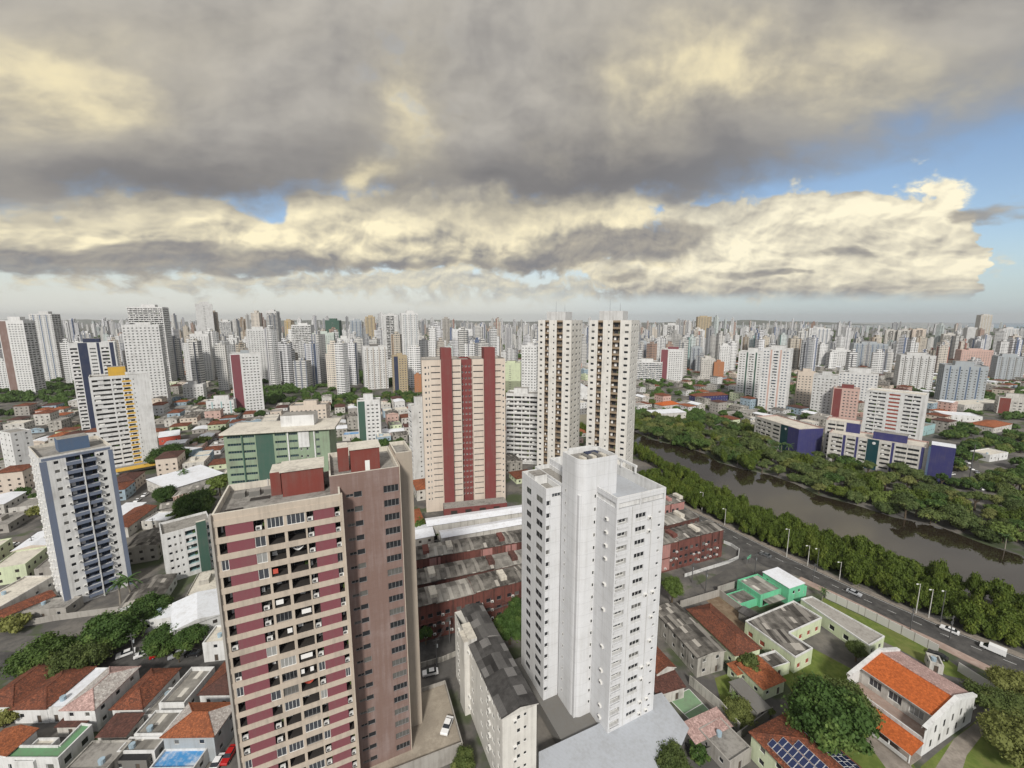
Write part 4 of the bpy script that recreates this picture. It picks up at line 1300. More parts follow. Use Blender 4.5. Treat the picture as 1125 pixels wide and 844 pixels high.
# ================================================================== LOW BUILDINGS NEAR THE CAMERA
def row_block(label, u1, v1, u2, v2, h, depth, m, m2=None, seed=1, x_from=None, x_to=None, landmark=None, ext=(0, 0)):
    ox, oy, yaw, w_ = edge(u1, v1, u2, v2, h)
    a = R(yaw)
    ox -= math.cos(a) * ext[0]; oy -= math.sin(a) * ext[0]; w_ += ext[0] + ext[1]
    b = Bld('apartment_row', label, 'apartment row', ox, oy, yaw, seed=seed, group='rows of old red walk-up flats')
    S = []; r = b.rng; nf = int(h / 2.9)
    x = .5
    while x < w_ - 2.5:
        for i in range(nf):
            z = .5 + i * 2.9
            S.append((x + .2, x + 1.7, z + .8, z + 2.2, .25, W('glass_dark', 'frame_grey')))
            if r.random() < .5: b.add_inst('air_conditioner', ac_proto(), x + 1.6, 0, z + .8, 0)
        x += 2.6
        if r.random() < .3:
            b.mb('painted_bay').box(x, x + .35, -.25, -.003, .1, h - .1, 'block_brown'); x += 0.9
    E_ = floors(0, .5, 2.9, nf, [(2, 3.2, .9, 2.1, .15, W()), (5, 6.2, .9, 2.1, .15, W())])
    for k, (qx, qy, ang, ww_) in dict(S=(0, 0, 0, w_), E=(w_, 0, 90, depth), N=(w_, depth, 180, w_), W=(0, depth, 270, depth)).items():
        b.facade('wall', qx, qy, ang, ww_, 0, h, dict(S=S, E=E_).get(k, []), m)
    x = 0.0
    while x < w_ - 1:                         # each stair bay has its own low-pitched sheet roof
        l = min(w_ - x, r.uniform(7, 12))
        if w_ - x - l < 3: l = w_ - x
        dz_ = r.uniform(0, .35)
        gable(b.mb('roof'), x + .05, x + l - .05, 0, depth, h + dz_, .75, 'sheet_roof' if r.random() < .75 else 'sheet_roof_pale', .28, 'x', m)
        if m2 and r.random() < .5:
            b.mb('painted_bay').box(x + .4, x + l * .5, -.06, -.003, h * .06, h * .97, m2)
        if r.random() < .55: b.mb('water_tank').box(x + l - 1.5, x + l + .6, depth * .2, depth * .75, h, h + 1.9, 'roof_pale' if r.random() < .6 else m)
        x += l
    b.mb('ledge').box(-.2, w_ + .2, -.5, -.07, h * .5, h * .5 + .12, m, bottom=True)
    return b.finish(landmark=landmark)
row_block('front row of dark red flats facing the street behind the narrow white block', 463, 667, 577, 638, 11.5, 8, 'block_red', 'block_brown', 1, landmark='the front red flats', ext=(5, 26))
row_block('middle row of brown red flats with a pale water tank on its roof', 462, 642.5, 563, 621.5, 11.5, 8, 'block_brown', 'block_red', 2, ext=(5, 18))
row_block('back row of pink and red flats in front of the white metal sheds', 461, 615, 577, 595, 11.5, 8.5, 'block_red', 'block_pink', 3, ext=(5, 18))
row_block('red flats full of air conditioners by the road bend', 722, 600.5, 795, 582.5, 11.5, 8, 'block_red', 'block_pink', 4, landmark='the red flats by the bend', ext=(14, 0))
row_block('low brown flats between two pink blocks behind the red flats by the bend', 715, 582, 757, 571, 10, 8, 'block_brown', None, 5, ext=(10, 6))
row_block('small pink block of flats farthest up the avenue beside the central tower', 712, 560, 752, 551, 11, 8, 'block_pink', None, 6, ext=(10, 0))

def shed(label, corners, h, roofm='metal_white', wallm='offwhite_paint', rise=.8, seed=1, landmark=None):
    """market or factory shed: corners are front-left, front-right and depth"""
    u1, v1, u2, v2, depth = corners
    ox, oy, yaw, w_ = edge(u1, v1, u2, v2, h)
    b = Bld('shed', label, 'shed', ox, oy, yaw, seed=seed)
    for qx, qy, ang, ww_ in ((0, 0, 0, w_), (w_, 0, 90, depth), (w_, depth, 180, w_), (0, depth, 270, depth)):
        b.facade('wall', qx, qy, ang, ww_, 0, h, [(k * 5 + 1, k * 5 + 4, .2, min(h - .6, 3), .3, W('room_dark', 'frame_grey', 1, 'shed_door')) for k in range(int(ww_ / 5))] if ang == 0 else [], wallm)
    gable(b.mb('roof'), 0, w_, 0, depth, h, rise, roofm, .5, 'x' if w_ > depth else 'y', wallm)
    return b.finish(landmark=landmark)
shed('long white metal shed roof nearer the red flats', (486, 591, 578, 575, 5.5), 7, landmark='the white metal sheds')
shed('long white metal shed roof nearer the crimson tower podium', (470, 578, 578, 562, 6.5), 7.4)

# old grey warehouse and the tile-roofed house beside it
def rect_from(ul, vl, ur, vr, h): return edge(ul, vl, ur, vr, h)
def low_house(label, q, depth, h, roof, wallm, roofm, rise=1.5, cat='house', name='house', nwin=2, yaw=None, seed=1, door=True, group=None,
              roofm2=None, landmark=None, parapet=.5, storeys=1, wide=None, coping=None):
    ox, oy, yw, w_ = edge(*q, h)
    if yaw is not None: yw = yaw
    if wide: w_ = wide
    b = Bld(name, label, cat, ox, oy, yw, seed=seed, group=group)
    fl = max(1, storeys)
    fh_ = h / fl
    sides = {}
    for k, ww_ in (('S', w_), ('E', depth), ('W', depth)):
        rr_ = []
        nn = max(1, int(ww_ / 3.6)) if nwin else 0
        for i in range(fl):
            for j in range(nn):
                a0 = (j + .5) * ww_ / nn - .55
                if door and k == 'S' and i == 0 and j == nn // 2:
                    rr_.append((a0, a0 + .95, .05, min(2.1, h - .4), .12, W('room_brown', 'frame_grey', 1, 'door')))
                else:
                    rr_.append((a0, a0 + 1.1, i * fh_ + fh_ * .38, i * fh_ + fh_ * .38 + min(1.1, fh_ * .45), .12, W('glass_dark', 'frame_white')))
        sides[k] = rr_
    if roof == 'flat':
        b.block(0, w_, 0, depth, 0, h, wallm, sides, parapet=parapet, roofm=roofm, coping=coping)
        if parapet > .05 and b.rng.random() < .6:
            tx, ty = b.rng.uniform(1, max(1.1, w_ - 2)), b.rng.uniform(1, max(1.1, depth - 2))
            b.mb('water_tank').tube((tx, ty, h - parapet), (tx, ty, h - parapet + 1.0), .55, .6, 'sky_paint', 10)
    else:
        for k, (qx, qy, ang, ww_) in dict(S=(0, 0, 0, w_), E=(w_, 0, 90, depth), N=(w_, depth, 180, w_), W=(0, depth, 270, depth)).items():
            b.facade('wall', qx, qy, ang, ww_, 0, h, sides.get(k, []), wallm)
        if roof == 'hip': hip(b.mb('roof'), 0, w_, 0, depth, h + .01, rise, roofm, m2=roofm2)
        elif roof == 'gy': gable(b.mb('roof'), 0, w_, 0, depth, h + .01, rise, roofm, axis='y', wall=wallm)
        elif roof == 'gx': gable(b.mb('roof'), 0, w_, 0, depth, h + .01, rise, roofm, axis='x', wall=wallm)
        elif roof == 'shed':
            b.mb('roof').face([(-.3, -.4, h + .02), (w_ + .3, -.4, h + .02), (w_ + .3, depth + .3, h + rise), (-.3, depth + .3, h + rise)], roofm)
            b.mb('wall').face([(0, depth, h), (w_, depth, h), (w_, depth, h + rise - .05), (0, depth, h + rise - .05)], wallm)
    return b.finish(landmark=landmark)

low_house('long stained grey warehouse with a patched sheet roof, right of the white central tower', (767, 723, 796, 715), 19.5, 6, 'gy', 'old_wall', 'sheet_roof', .7, 'warehouse', 'warehouse', seed=3, storeys=2, landmark='the stained warehouse')
low_house('long house with a rusty clay hip roof beside the stained warehouse', (808, 720, 835, 712), 18.5, 5, 'hip', 'green_cream', 'clay_tile', 2.2, seed=4, landmark='the long rusty roofed house')
low_house('small flat-roofed annex with an orange roof, left of the big tree', (838, 757, 862, 747), 7.5, 3.6, 'shed', 'green_cream', 'clay_orange', .5, 'annex', 'annex', seed=5)
low_house('little grey roofed annex touching the back of the orange-roofed annex', (846, 735, 868, 728), 4.5, 3.4, 'flat', 'green_cream', 'sheet_roof', seed=6, cat='annex', name='annex', coping='white_paint')
low_house('narrow brown lean-to below the orange-roofed annex', (832, 782, 845, 777), 8, 2.6, 'shed', 'offwhite_paint', 'concrete_dark', .4, 'lean-to', 'lean_to', seed=7)
low_house('tiny orange lean-to roof at the corner of the long rusty house', (810, 741, 824, 736), 3.0, 3.0, 'shed', 'green_cream', 'clay_orange', .4, 'lean-to', 'lean_to', seed=8)
low_house('pale house with a pink clay roof in the shade of the white central tower', (722, 740, 741, 733), 10, 5, 'gy', 'offwhite_paint', 'clay_tile', 1.2, seed=9)
low_house('lower house with a dark red tile roof beside the ball court', (722, 763, 752, 754), 5, 3.4, 'shed', 'offwhite_paint', 'clay_dark', 1.0, seed=10)
low_house('low pink tiled shelter at the near end of the ball court', (764, 816, 803, 797), 4.0, 3.2, 'shed', 'concrete_dark', 'clay_pink', .6, 'shelter', 'shelter', seed=11, nwin=0, door=False)
# ball court
cq = [G(*q) for q in [(735, 768), (757, 757), (788, 790), (770, 803)]]
mb = MB(); mb.face([(x, y, .03) for x, y in cq], 'court_green')
def lerp(a, b, t): return (a[0] + (b[0] - a[0]) * t, a[1] + (b[1] - a[1]) * t)
def seg(mb, a, b, w_, z, m):
    l = math.hypot(b[0] - a[0], b[1] - a[1]); nx, ny = -(b[1] - a[1]) / l * w_, (b[0] - a[0]) / l * w_
    mb.face([(a[0] + nx, a[1] + ny, z), (a[0] - nx, a[1] - ny, z), (b[0] - nx, b[1] - ny, z), (b[0] + nx, b[1] + ny, z)], m)
for k in range(4): seg(mb, cq[k], cq[(k + 1) % 4], .08, .036, 'white_line')
seg(mb, lerp(cq[0], cq[3], .5), lerp(cq[1], cq[2], .5), .08, .040, 'white_line')
tag(mb.build('ball_court'), 'small green ball court with white lines below the white central tower', 'ball court')

# walls
def wall(label, pts, h, t=.22, m='concrete', z=0.0, name='boundary_wall', cat='wall', posts=0.0):
    mb = MB(); line = [G(*p) for p in pts]
    pm = MB()
    for (xa, ya), (xb, yb) in zip(line, line[1:]):
        l = math.hypot(xb - xa, yb - ya); tx, ty = (xb - xa) / l, (yb - ya) / l
        nx, ny = -ty * t / 2, tx * t / 2
        p = [(xa + nx, ya + ny), (xa - nx, ya - ny), (xb - nx, yb - ny), (xb + nx, yb + ny)]
        mb.prism(p[::-1] if False else p, z, z + h, m)
        if posts:
            k = 0.0
            while k < l:
                qx, qy = xa + tx * k, ya + ty * k
                pm.prism([(qx - .14, qy - .14), (qx + .14, qy - .14), (qx + .14, qy + .14), (qx - .14, qy + .14)], z, z + h + .12, 'concrete')
                k += posts
    e = tag(empty(name, (0, 0, 0)), label, cat)
    mb.build('panel', e)
    if posts: pm.build('posts', e)['kind'] = 'stuff'
    return e
wall('long pale concrete wall between the school lawn and the avenue', [(907, 657), (950, 677), (990, 697), (1030, 718)], 2.7, m='pole_pale', posts=3.0)
wall('low pale wall running on towards the right end of the avenue', [(1052, 737), (1075, 752), (1120, 780)], 2.6, m='pole_pale')
wall('grey concrete wall round the dirt yard behind the mint house', [(747, 668), (790, 655), (812, 672), (840, 690)], 2.6, m='concrete')
wall('curved white kerb wall at the bend beside the red flats', [(752, 634), (800, 619), (811, 614), (812, 606), (803, 600), (795, 597)], 1.3, m='grey_white')
wall('dark grey wall behind the solar roofed house', [(765, 838), (800, 822), (848, 786)], 2.4, m='concrete_dark')
wall('pale wall between the ball court and the back garden', [(757, 752), (790, 780), (812, 806)], 2.8, m='old_wall')
wall('grey wall of the mint house yard facing the side street', [(788, 652), (822, 641)], 2.6, m='concrete')
wall('low grey wall along the parking lane behind the left trees', [(18, 690), (60, 682), (135, 672)], 2.0, m='concrete')
wall('stone wall behind the parking deck along the middle street', [(458, 735), (486, 727), (512, 716)], 1.6, m='old_wall')

# mint house
b = Bld('house', 'bright mint green house with a white corrugated roof at the road corner', 'house', 82.9, 124.3, 21, seed=12)
S = [(1.2, 2.2, .1, 2.2, .15, W('room_dark', 'frame_grey', 1, 'door')), (4, 5.2, 1.2, 2.4, .15, W()), (7, 8.2, 1.2, 2.4, .15, W())]
b.block(0, 9.8, 0, 9, 0, 4.4, 'mint_paint', dict(S=S, W=[(3, 4.2, 1.4, 2.6, .15, W())]), parapet=.4, roofm='sheet_roof_pale', coping='mint_paint')
b.block(9.81, 17.3, -2.5, 7.0, 0, 6.2, 'mint_paint', dict(S=[(2, 3.2, 3.5, 4.7, .15, W()), (4.6, 5.8, 3.5, 4.7, .15, W())], W=[(1.2, 2.2, 3.5, 4.7, .15, W())], E=[(3, 4.2, 3.5, 4.7, .15, W())]), parapet=.0, roofm='metal_white', coping='mint_paint')
b.block(-8.0, -.01, 1.0, 6.5, 0, 2.6, 'mint_paint', parapet=.25, roofm='sheet_roof', coping='mint_paint')
b.block(17.31, 20.5, -1.5, 5.0, 0, 3.6, 'mint_paint', dict(S=[(1, 2, 1.2, 2.3, .15, W())]), parapet=.2, roofm='roof_pale', coping='mint_paint')
b.mb('roof').box(9.6, 17.5, -2.7, 7.2, 6.22, 6.36, 'metal_white', bottom=True)
b.mb('awning').box(1, 9, -2.4, -.002, 2.5, 2.65, 'sheet_roof_pale', bottom=True)
b.finish(landmark='the mint green house')
low_house('dark patched shelter along the yard wall left of the mint house', (812, 672, 838, 686), 3.4, 2.8, 'shed', 'concrete_dark', 'sheet_roof_dark', .3, 'shelter', 'shelter', seed=14, nwin=0, door=False)

# school: two wings round a courtyard
def poly_block(name, label, cat, px_pts, h, m, roofm, seed=1, rim=.25, landmark=None):
    pts = [G(u, v, h) for u, v in px_pts]
    cx_, cy_ = sum(p[0] for p in pts) / len(pts), sum(p[1] for p in pts) / len(pts)
    b = Bld(name, label, cat, cx_, cy_, 0, seed=seed)
    L0 = [(x - cx_, y - cy_) for x, y in pts]
    area = sum(a[0] * c[1] - c[0] * a[1] for a, c in zip(L0, L0[1:] + L0[:1]))
    if area < 0: L0 = L0[::-1]
    n = len(L0)
    for k in range(n):
        a, c = L0[k], L0[(k + 1) % n]
        l = math.hypot(c[0] - a[0], c[1] - a[1]); ang = math.degrees(math.atan2(c[1] - a[1], c[0] - a[0]))
        nn = int(l / 3.4)
        rr_ = [((j + .5) * l / nn - .8, (j + .5) * l / nn + .8, .9, 2.5, .2, W('bronze_panel' if seed == 21 else 'glass_dark', 'frame_white')) for j in range(nn)]
        b.facade('wall', a[0], a[1], ang, l, 0, h, rr_, m)
    b.mb('roof').face([(x, y, h - .35) for x, y in L0], roofm)
    for k in range(n):                           # white rim
        a, c = L0[k], L0[(k + 1) % n]
        l = math.hypot(c[0] - a[0], c[1] - a[1]); nx, ny = -(c[1] - a[1]) / l, (c[0] - a[0]) / l
        o = [(a[0] - nx * .05, a[1] - ny * .05), (c[0] - nx * .05, c[1] - ny * .05), (c[0] + nx * rim, c[1] + ny * rim), (a[0] + nx * rim, a[1] + ny * rim)]
        b.mb('rim').prism(o, h - .34, h + .04 + k * .004, 'white_paint')
    return b.finish(landmark=landmark)
poly_block('school', 'pale green school wing with a patched grey flat roof and white rim', 'school', [(819, 682), (872, 660), (903, 678.5), (867, 695), (893, 712), (874, 722)], 5, 'green_cream', 'sheet_roof', 21, landmark='the pale green school')
poly_block('school', 'long low school wing with a brownish roof along the lawn', 'school', [(880, 658), (892, 655), (972, 699), (955, 709)], 4.2, 'green_cream', 'concrete', 22)
b = Bld('covered_walk', 'grey roofed covered walk with red doors in the school courtyard', 'covered walk', *G(876, 700, 0), 22, seed=2)
b.mb('roof').box(0, 8, 0, 4, 3.0, 3.15, 'concrete', bottom=True)
for x in (.2, 3.9, 7.6): b.mb('post').tube((x, .2, 0), (x, .2, 3), .12, .12, 'white_paint'); b.mb('post').tube((x, 3.8, 0), (x, 3.8, 3), .12, .12, 'white_paint')
b.finish()

# church hall with new orange roof and white gable parapets
E0_, E1_ = G(1016.5, 802, 7), G(1074, 762.7, 7)
F0_, F1_ = G(947.5, 738.5, 7), G(995.8, 715.5, 7)
yaw = math.degrees(math.atan2(F0_[1] - E0_[1], F0_[0] - E0_[0]))      # along the ridge, away from the camera's right
wv = math.hypot(E1_[0] - E0_[0], E1_[1] - E0_[1])
b = Bld('church_hall', 'white gabled hall with a new orange roof and an orange veranda roof, lower right', 'hall', E0_[0], E0_[1], 22, seed=31)
Dn = 15.0; Wd = 21.5
# local x: across the gable, local y: along the ridge
gx = [(0, 7.0), (Wd * .58, 9.9), (Wd, 7.2)]
def roofz(x): return 7.0 + (x / (Wd * .58)) * 2.9 if x < Wd * .58 else 9.9 - (x - Wd * .58) / (Wd * .42) * 2.7
wl_ = b.mb('wall')
S = []
for i, z in enumerate((1.2, 4.4)):
    for j in range(5 if i == 0 else 4):
        x = 3.0 + j * 3.6 + i * 1.2
        S.append((x, x + .85, z, z + 1.8, .06, W('glass_dark', 'frame_grey', 1)))
b.facade('wall', 0, 0, 0, Wd, 0, 7.0, S, 'white_paint')
wl_.face([(0, 0, 7), (Wd, 0, 7), (Wd, 0, 7.2), (Wd * .58, 0, 9.9)], 'white_paint')
b.facade('wall', Wd, 0, 90, Dn, 0, 7.0, [], 'white_paint')
b.facade('wall', Wd, Dn, 180, Wd, 0, 7.0, [], 'white_paint')
wl_.face([(Wd, Dn, 7), (0, Dn, 7), (Wd * .58, Dn, 9.9), (Wd, Dn, 7.2)], 'white_paint')
b.facade('wall', 5.2, Dn, 270, Dn, 0, 7.4, [(2 + k * 4.0, 4.6 + k * 4.0, 4.4, 6.6, .3, W('glass_grey', 'frame_white', 3)) for k in range(3)], 'offwhite_paint')
b.facade('wall', 0, Dn, 270, Dn, 0, 4.6, [], 'white_paint')
bw = b.mb('balcony')
bw.box(0.02, 5.15, .3, Dn - .3, 3.2, 3.4, 'paving_pink'); bw.box(.02, .3, .3, Dn - .3, 3.41, 4.7, 'white_paint')
rf = b.mb('roof')
def rquad(x0, x1, y0, y1, lift, m): rf.face([(x0, y0, roofz(x0) + lift), (x1, y0, roofz(x1) + lift), (x1, y1, roofz(x1) + lift), (x0, y1, roofz(x0) + lift)], m)
rquad(4.4, Wd * .58, .61, Dn - .61, -.15, 'clay_new'); rquad(Wd * .58, Wd + .1, .61, Dn - .61, -.15, 'clay_pink')
rf.face([(4.4, .36, roofz(4.4) - .35), (4.4, Dn - .36, roofz(4.4) - .35), (4.4, Dn - .36, roofz(4.4) - .15), (4.4, .36, roofz(4.4) - .15)], 'white_paint')
rf.tube((Wd * .58, .4, 9.82), (Wd * .58, Dn - .4, 9.82), .16, .16, 'clay_pink', 6)
pr = b.mb('gable_parapet')
for ya, yb in ((-.25, .60), (Dn - .60, Dn + .25)):
    for (xa, za), (xb, zb) in ((gx[0], gx[1]), (gx[1], gx[2])):
        pr.face([(xa, ya, za + .42), (xb, ya, zb + .42), (xb, yb, zb + .42), (xa, yb, za + .42)], 'white_paint')
        pr.face([(xa, ya, za - .25), (xb, ya, zb - .25), (xb, ya, zb + .42), (xa, ya, za + .42)], 'white_paint')
        pr.face([(xb, yb, zb - .25), (xa, yb, za - .25), (xa, yb, za + .42), (xb, yb, zb + .42)], 'white_paint')
vr = b.mb('veranda_roof')
vr.face([(-.1, -.2, 3.9), (-.1, Dn + .2, 3.9), (-4.6, Dn + .2, 2.7), (-4.6, -.2, 2.7)], 'clay_new')
vr.face([(-.1, -.2, 3.78), (-4.6, -.2, 2.58), (-4.6, Dn + .2, 2.58), (-.1, Dn + .2, 3.78)], 'clay_new')
vr.face([(-4.6, -.2, 2.58), (-4.6, -.2, 2.7), (-4.6, Dn + .2, 2.7), (-4.6, Dn + .2, 2.58)], 'white_paint')
for k in range(5): b.mb('column').tube((-4.2, .2 + k * (Dn - .4) / 4, 0), (-4.2, .2 + k * (Dn - .4) / 4, 2.6), .16, .14, 'white_paint', 8)
b.mb('veranda_floor').box(-4.5, -.02, -.2, Dn + .2, 0, .35, 'paving')
b.mb('balustrade').box(-4.45, -4.3, .5, Dn - .5, .36, 1.2, 'white_paint')
b.mb('balcony').box(Wd + .02, Wd + 1.6, 0, 4, 3.1, 3.3, 'white_paint', bottom=True)
b.finish(landmark='the orange roofed hall')

# solar roof house at the bottom edge
ox, oy, yaw, w_ = edge(826, 806, 871, 781, 6)
b = Bld('house', 'house with blue solar panels on a rusty clay hip roof at the bottom edge', 'house', ox, oy, 22, seed=33)
# local frame: the far hip face looks towards the left rear; body comes towards the camera
wS, dS = 13.6, 20.0
for qx, qy, ang, ww_ in ((0, -dS, 0, wS), (wS, -dS, 90, dS), (wS, 0, 180, wS), (0, 0, 270, dS)):
    b.facade('wall', qx, qy, ang, ww_, 0, 6, [(a, a + 1.2, z, z + 1.3, .15, W()) for a in (2, 5.5, 9, 13, 16.5) if a < ww_ - 2 for z in (1, 4)], 'green_cream')
for k in range(3): b.mb('louvre').box(-.12, -.003, -9 - k * 3, -7 - k * 3, 3.4, 5.2, 'white_paint')
hip(b.mb('roof'), 0, wS, -dS, 0, 6.01, 3.1, 'clay_tile', .5)
def panel_mat(mb, nx_, ny_):
    mb.box(0, 1.0, 0, 1.7, 0, .05, 'frame_white', bottom=True)
    mb.face([(.035, .035, .054), (.965, .035, .054), (.965, 1.665, .054), (.035, 1.665, .054)], 'solar_cell')
PAN = MB(); panel_mat(PAN, 1, 1); pan_me = PAN.mesh('solar_panel')
half = (wS + 1.0) / 2; slope = math.atan2(3.1, half); hyp = math.hypot(3.1, half)
def add_panel(side, along, up):
    """panel lying on the west (0) or east (1) slope; along the ridge, up the slope"""
    o = put(pan_me, 'solar_panel', b.root)
    dist_ = up; z = 6.15 + math.sin(slope) * dist_ + .10
    if side == 0:
        xx = -.5 + math.cos(slope) * dist_
        mt = Matrix.Translation((xx, along, z)) @ Matrix.Rotation(-slope, 4, 'Y') @ Matrix.Rotation(R(-90), 4, 'Z')
    else:
        xx = wS + .5 - math.cos(slope) * dist_
        mt = Matrix.Translation((xx, along, z)) @ Matrix.Rotation(slope, 4, 'Y') @ Matrix.Rotation(R(90), 4, 'Z')
    o.matrix_local = mt
for r_, (s0, s1) in enumerate(((3.2, 16), (4.2, 16), (6.2, 16))):
    k = s0
    while k < s1: add_panel(0, -k, 1.0 + r_ * 1.85); k += 1.06
for r_, (s0, s1) in enumerate(((2.2, 17), (3.6, 17), (5.6, 17))):
    k = s0
    while k < s1: add_panel(1, -k - 1.0, 1.0 + r_ * 1.85); k += 1.06
b.finish(landmark='the solar roofed house')
low_house('flat grey concrete roof beside the solar roofed house', (802, 838, 826, 822), 8, 3.5, 'flat', 'concrete', 'roof_slab', seed=34, cat='annex', name='annex')
low_house('guard house with a grey slab roof between the avenue wall and the hall', (1022, 727, 1036, 736), 4.0, 2.8, 'flat', 'offwhite_paint', 'roof_slab', seed=35, cat='guard house', name='guard_house', yaw=-32)

# ---- old houses at the bottom left, long lots side by side
hg = 'old houses packed along the left street'
def lot(label, q, depth, h, roof, wallm, roofm, rise=1.6, **kw):
    return low_house(label, q, depth, h, roof, wallm, roofm, rise, yaw=kw.pop('yaw', 1.0), group=hg, **kw)
lot('house with a red brown hip roof in the bottom left corner by the street', (-22, 776, 16, 774), 13, 4, 'hip', 'white_paint', 'clay_tile', 2.0, seed=41)
lot('house with an orange brown hip roof between two white walls at far left', (13, 779, 45, 783), 11.5, 4, 'hip', 'white_paint', 'clay_tile', 1.7, seed=42)
lot('long plain white flat roof beside the pink tiled house', (51, 778, 67, 779.6), 11.5, 4, 'flat', 'white_paint', 'metal_white', seed=43, parapet=.15)
lot('two storey white house with a faded pink tile hip roof', (68.4, 780, 102, 781), 11.5, 6, 'hip', 'white_paint', 'clay_pink', 1.9, seed=44, roofm2='clay_white', storeys=2, landmark='the pink tiled house')
lot('house with a dark orange hip roof right of the pink tiled house', (123, 779, 156, 779), 11, 4, 'hip', 'white_paint', 'clay_tile', 2.0, seed=45)
lot('flat grey roof enclosed by high white walls near the street', (174, 773, 199, 776), 10.5, 4.4, 'flat', 'white_paint', 'sheet_roof_pale', seed=46, parapet=1.0, coping='white_paint')
lot('house with a dark clay hip roof half hidden by the maroon striped tower', (219, 763, 254, 763), 9.5, 4, 'hip', 'white_paint', 'clay_dark', 2.0, seed=47, roofm2='clay_tile')
lot('two storey grey house with a red and white hip roof beside the maroon striped tower', (179, 809.5, 234, 809.5), 7.5, 6.5, 'hip', 'cool_grey', 'clay_orange', 2.0, seed=48, roofm2='clay_white', storeys=2, landmark='the red and white roofed house')
lot('flat grey roof between white walls left of the red and white roofed house', (147, 807, 179, 807), 5.8, 4, 'flat', 'white_paint', 'sheet_roof_pale', seed=49, parapet=.5, coping='white_paint')
lot('lower flat grey roof at the bottom, below the other grey roof', (128, 826, 169, 826), 3.2, 3.6, 'flat', 'white_paint', 'sheet_roof_pale', seed=50, parapet=.4, coping='white_paint')
lot('low house with a dark brown tile roof behind the green flat roof', (107, 809, 136, 811), 4.5, 3, 'shed', 'offwhite_paint', 'clay_dark', .8, seed=51)
lot('small brown tile roof tucked behind the pink tiled house', (62, 798, 90, 799), 3.2, 2.9, 'shed', 'offwhite_paint', 'clay_dark', .5, seed=52)
lot('house with a bright orange tile roof cut by the left edge', (-30, 831, 10, 828), 5.5, 4, 'gy', 'white_paint', 'clay_orange', 1.0, seed=53)
lot('white flat roofed block under the bright orange tile roof', (12, 838, 36, 822), 5.2, 3.6, 'flat', 'white_paint', 'roof_pale', seed=54, yaw=1, wide=4.5)
lot('weathered flat grey roof with a blue water tank at the bottom', (70, 846, 116, 846), 6.0, 3.8, 'flat', 'old_wall', 'roof_slab', seed=55, parapet=.3)
lot('roof covered by a bright blue tarpaulin at the bottom edge', (163, 845, 212, 845), 4.2, 3.4, 'flat', 'white_paint', 'blue_tarp', seed=56, parapet=.5, coping='white_paint')
lot('flat roof covered by a black tarpaulin at the bottom', (120, 836, 160, 836), 2.4, 3.0, 'flat', 'concrete_dark', 'black_tarp', seed=57, parapet=.0)
poly_block('house', 'white house with an L-shaped green painted flat roof', 'house', [(1, 833), (63.5, 833), (101, 796), (89.6, 794.5), (65, 819), (17, 819)], 4, 'white_paint', 'green_floor', 58, landmark='the green flat roof')
lot('small white garage in the gap between the tile roofed houses', (156, 786, 170, 790), 7.5, 2.6, 'flat', 'white_paint', 'roof_slab', seed=59, parapet=.2)
# left, behind the trees and the slate tower
low_house('long flat beige roof left of the slate blue tower', (-14, 675, 60, 632), 10, 5, 'flat', 'offwhite_paint', 'roof_pale', seed=61, cat='store', name='store', landmark='the long beige roof')
low_house('long rusty tile roof between the beige roof and the slate blue tower', (-14, 686, 60, 655), 5.5, 4, 'gx', 'offwhite_paint', 'clay_tile', 1.0, seed=62)
low_house('white flat roof with skylights between the left trees', (152, 683, 190, 679), 7, 4, 'flat', 'white_paint', 'metal_white', seed=63)
low_house('white two storey house between the left trees and the maroon striped tower', (222, 707, 250, 704), 7, 6, 'flat', 'white_paint', 'roof_pale', seed=64, storeys=2)
low_house('long low grey garage roof behind the left trees', (20, 672, 72, 668), 6, 3.5, 'flat', 'concrete', 'roof_slab', seed=65, cat='garage', name='garage')
low_house('large white market roof right of the yellow striped tower', (186, 538, 246, 520), 26, 6, 'shed', 'offwhite_paint', 'metal_white', .8, 'market hall', 'market_hall', seed=66, landmark='the white market roof')
low_house('rusty red long roof left of the white market roof', (140, 580, 172, 556), 9, 4.5, 'gx', 'offwhite_paint', 'clay_tile', 1.2, seed=67)
low_house('square white roof in front of the white market roof', (155, 573, 183, 572), 10, 4, 'flat', 'offwhite_paint', 'metal_white', seed=68)
low_house('white gabled shop roof beside the slate blue tower', (134, 570, 160, 552), 8, 4.5, 'shed', 'white_paint', 'metal_white', .7, seed=69, cat='shop', name='shop')
low_house('grey asbestos roof below the white market roof', (176, 560, 205, 554), 8, 4.5, 'gx', 'concrete', 'sheet_roof_pale', .8, seed=70)
low_house('small white shop with a turquoise end wall by the market street', (200, 500, 222, 492), 14, 6, 'gy', 'sky_paint', 'metal_white', 1.0, seed=71, cat='shop', name='shop')
low_house('shop with a red front and a white roof by the market street', (174, 481, 197, 478), 16, 6, 'shed', 'cloth_red', 'metal_white', 1.0, seed=72, cat='shop', name='shop')
low_house('pale turquoise block by the market street', (252, 466, 282, 468), 12, 9, 'flat', 'sky_paint', 'roof_slab', seed=73, storeys=3, cat='shop', name='shop')
low_house('white block with a dark stair strip behind the slate blue tower', (11, 476, 35, 473.5), 14, 27, 'flat', 'white_paint', 'roof_slab', seed=74, storeys=8, cat='apartment block', name='apartment_block', yaw=70, landmark='the white stair strip block')
low_house('house with a blue roof between the small white tower and the green office', (376, 478, 394, 477), 9, 5, 'flat', 'offwhite_paint', 'blue_tarp', seed=75)
low_house('orange roofed house across the river right of the twin towers', (728, 446, 747, 444), 12, 5, 'hip', 'offwhite_paint', 'clay_new', 3, seed=76)
low_house('purple house with pink roofs across the river', (765, 436, 800, 434), 12, 7, 'hip', 'violet_blue', 'clay_tile', 3, seed=77, storeys=2)
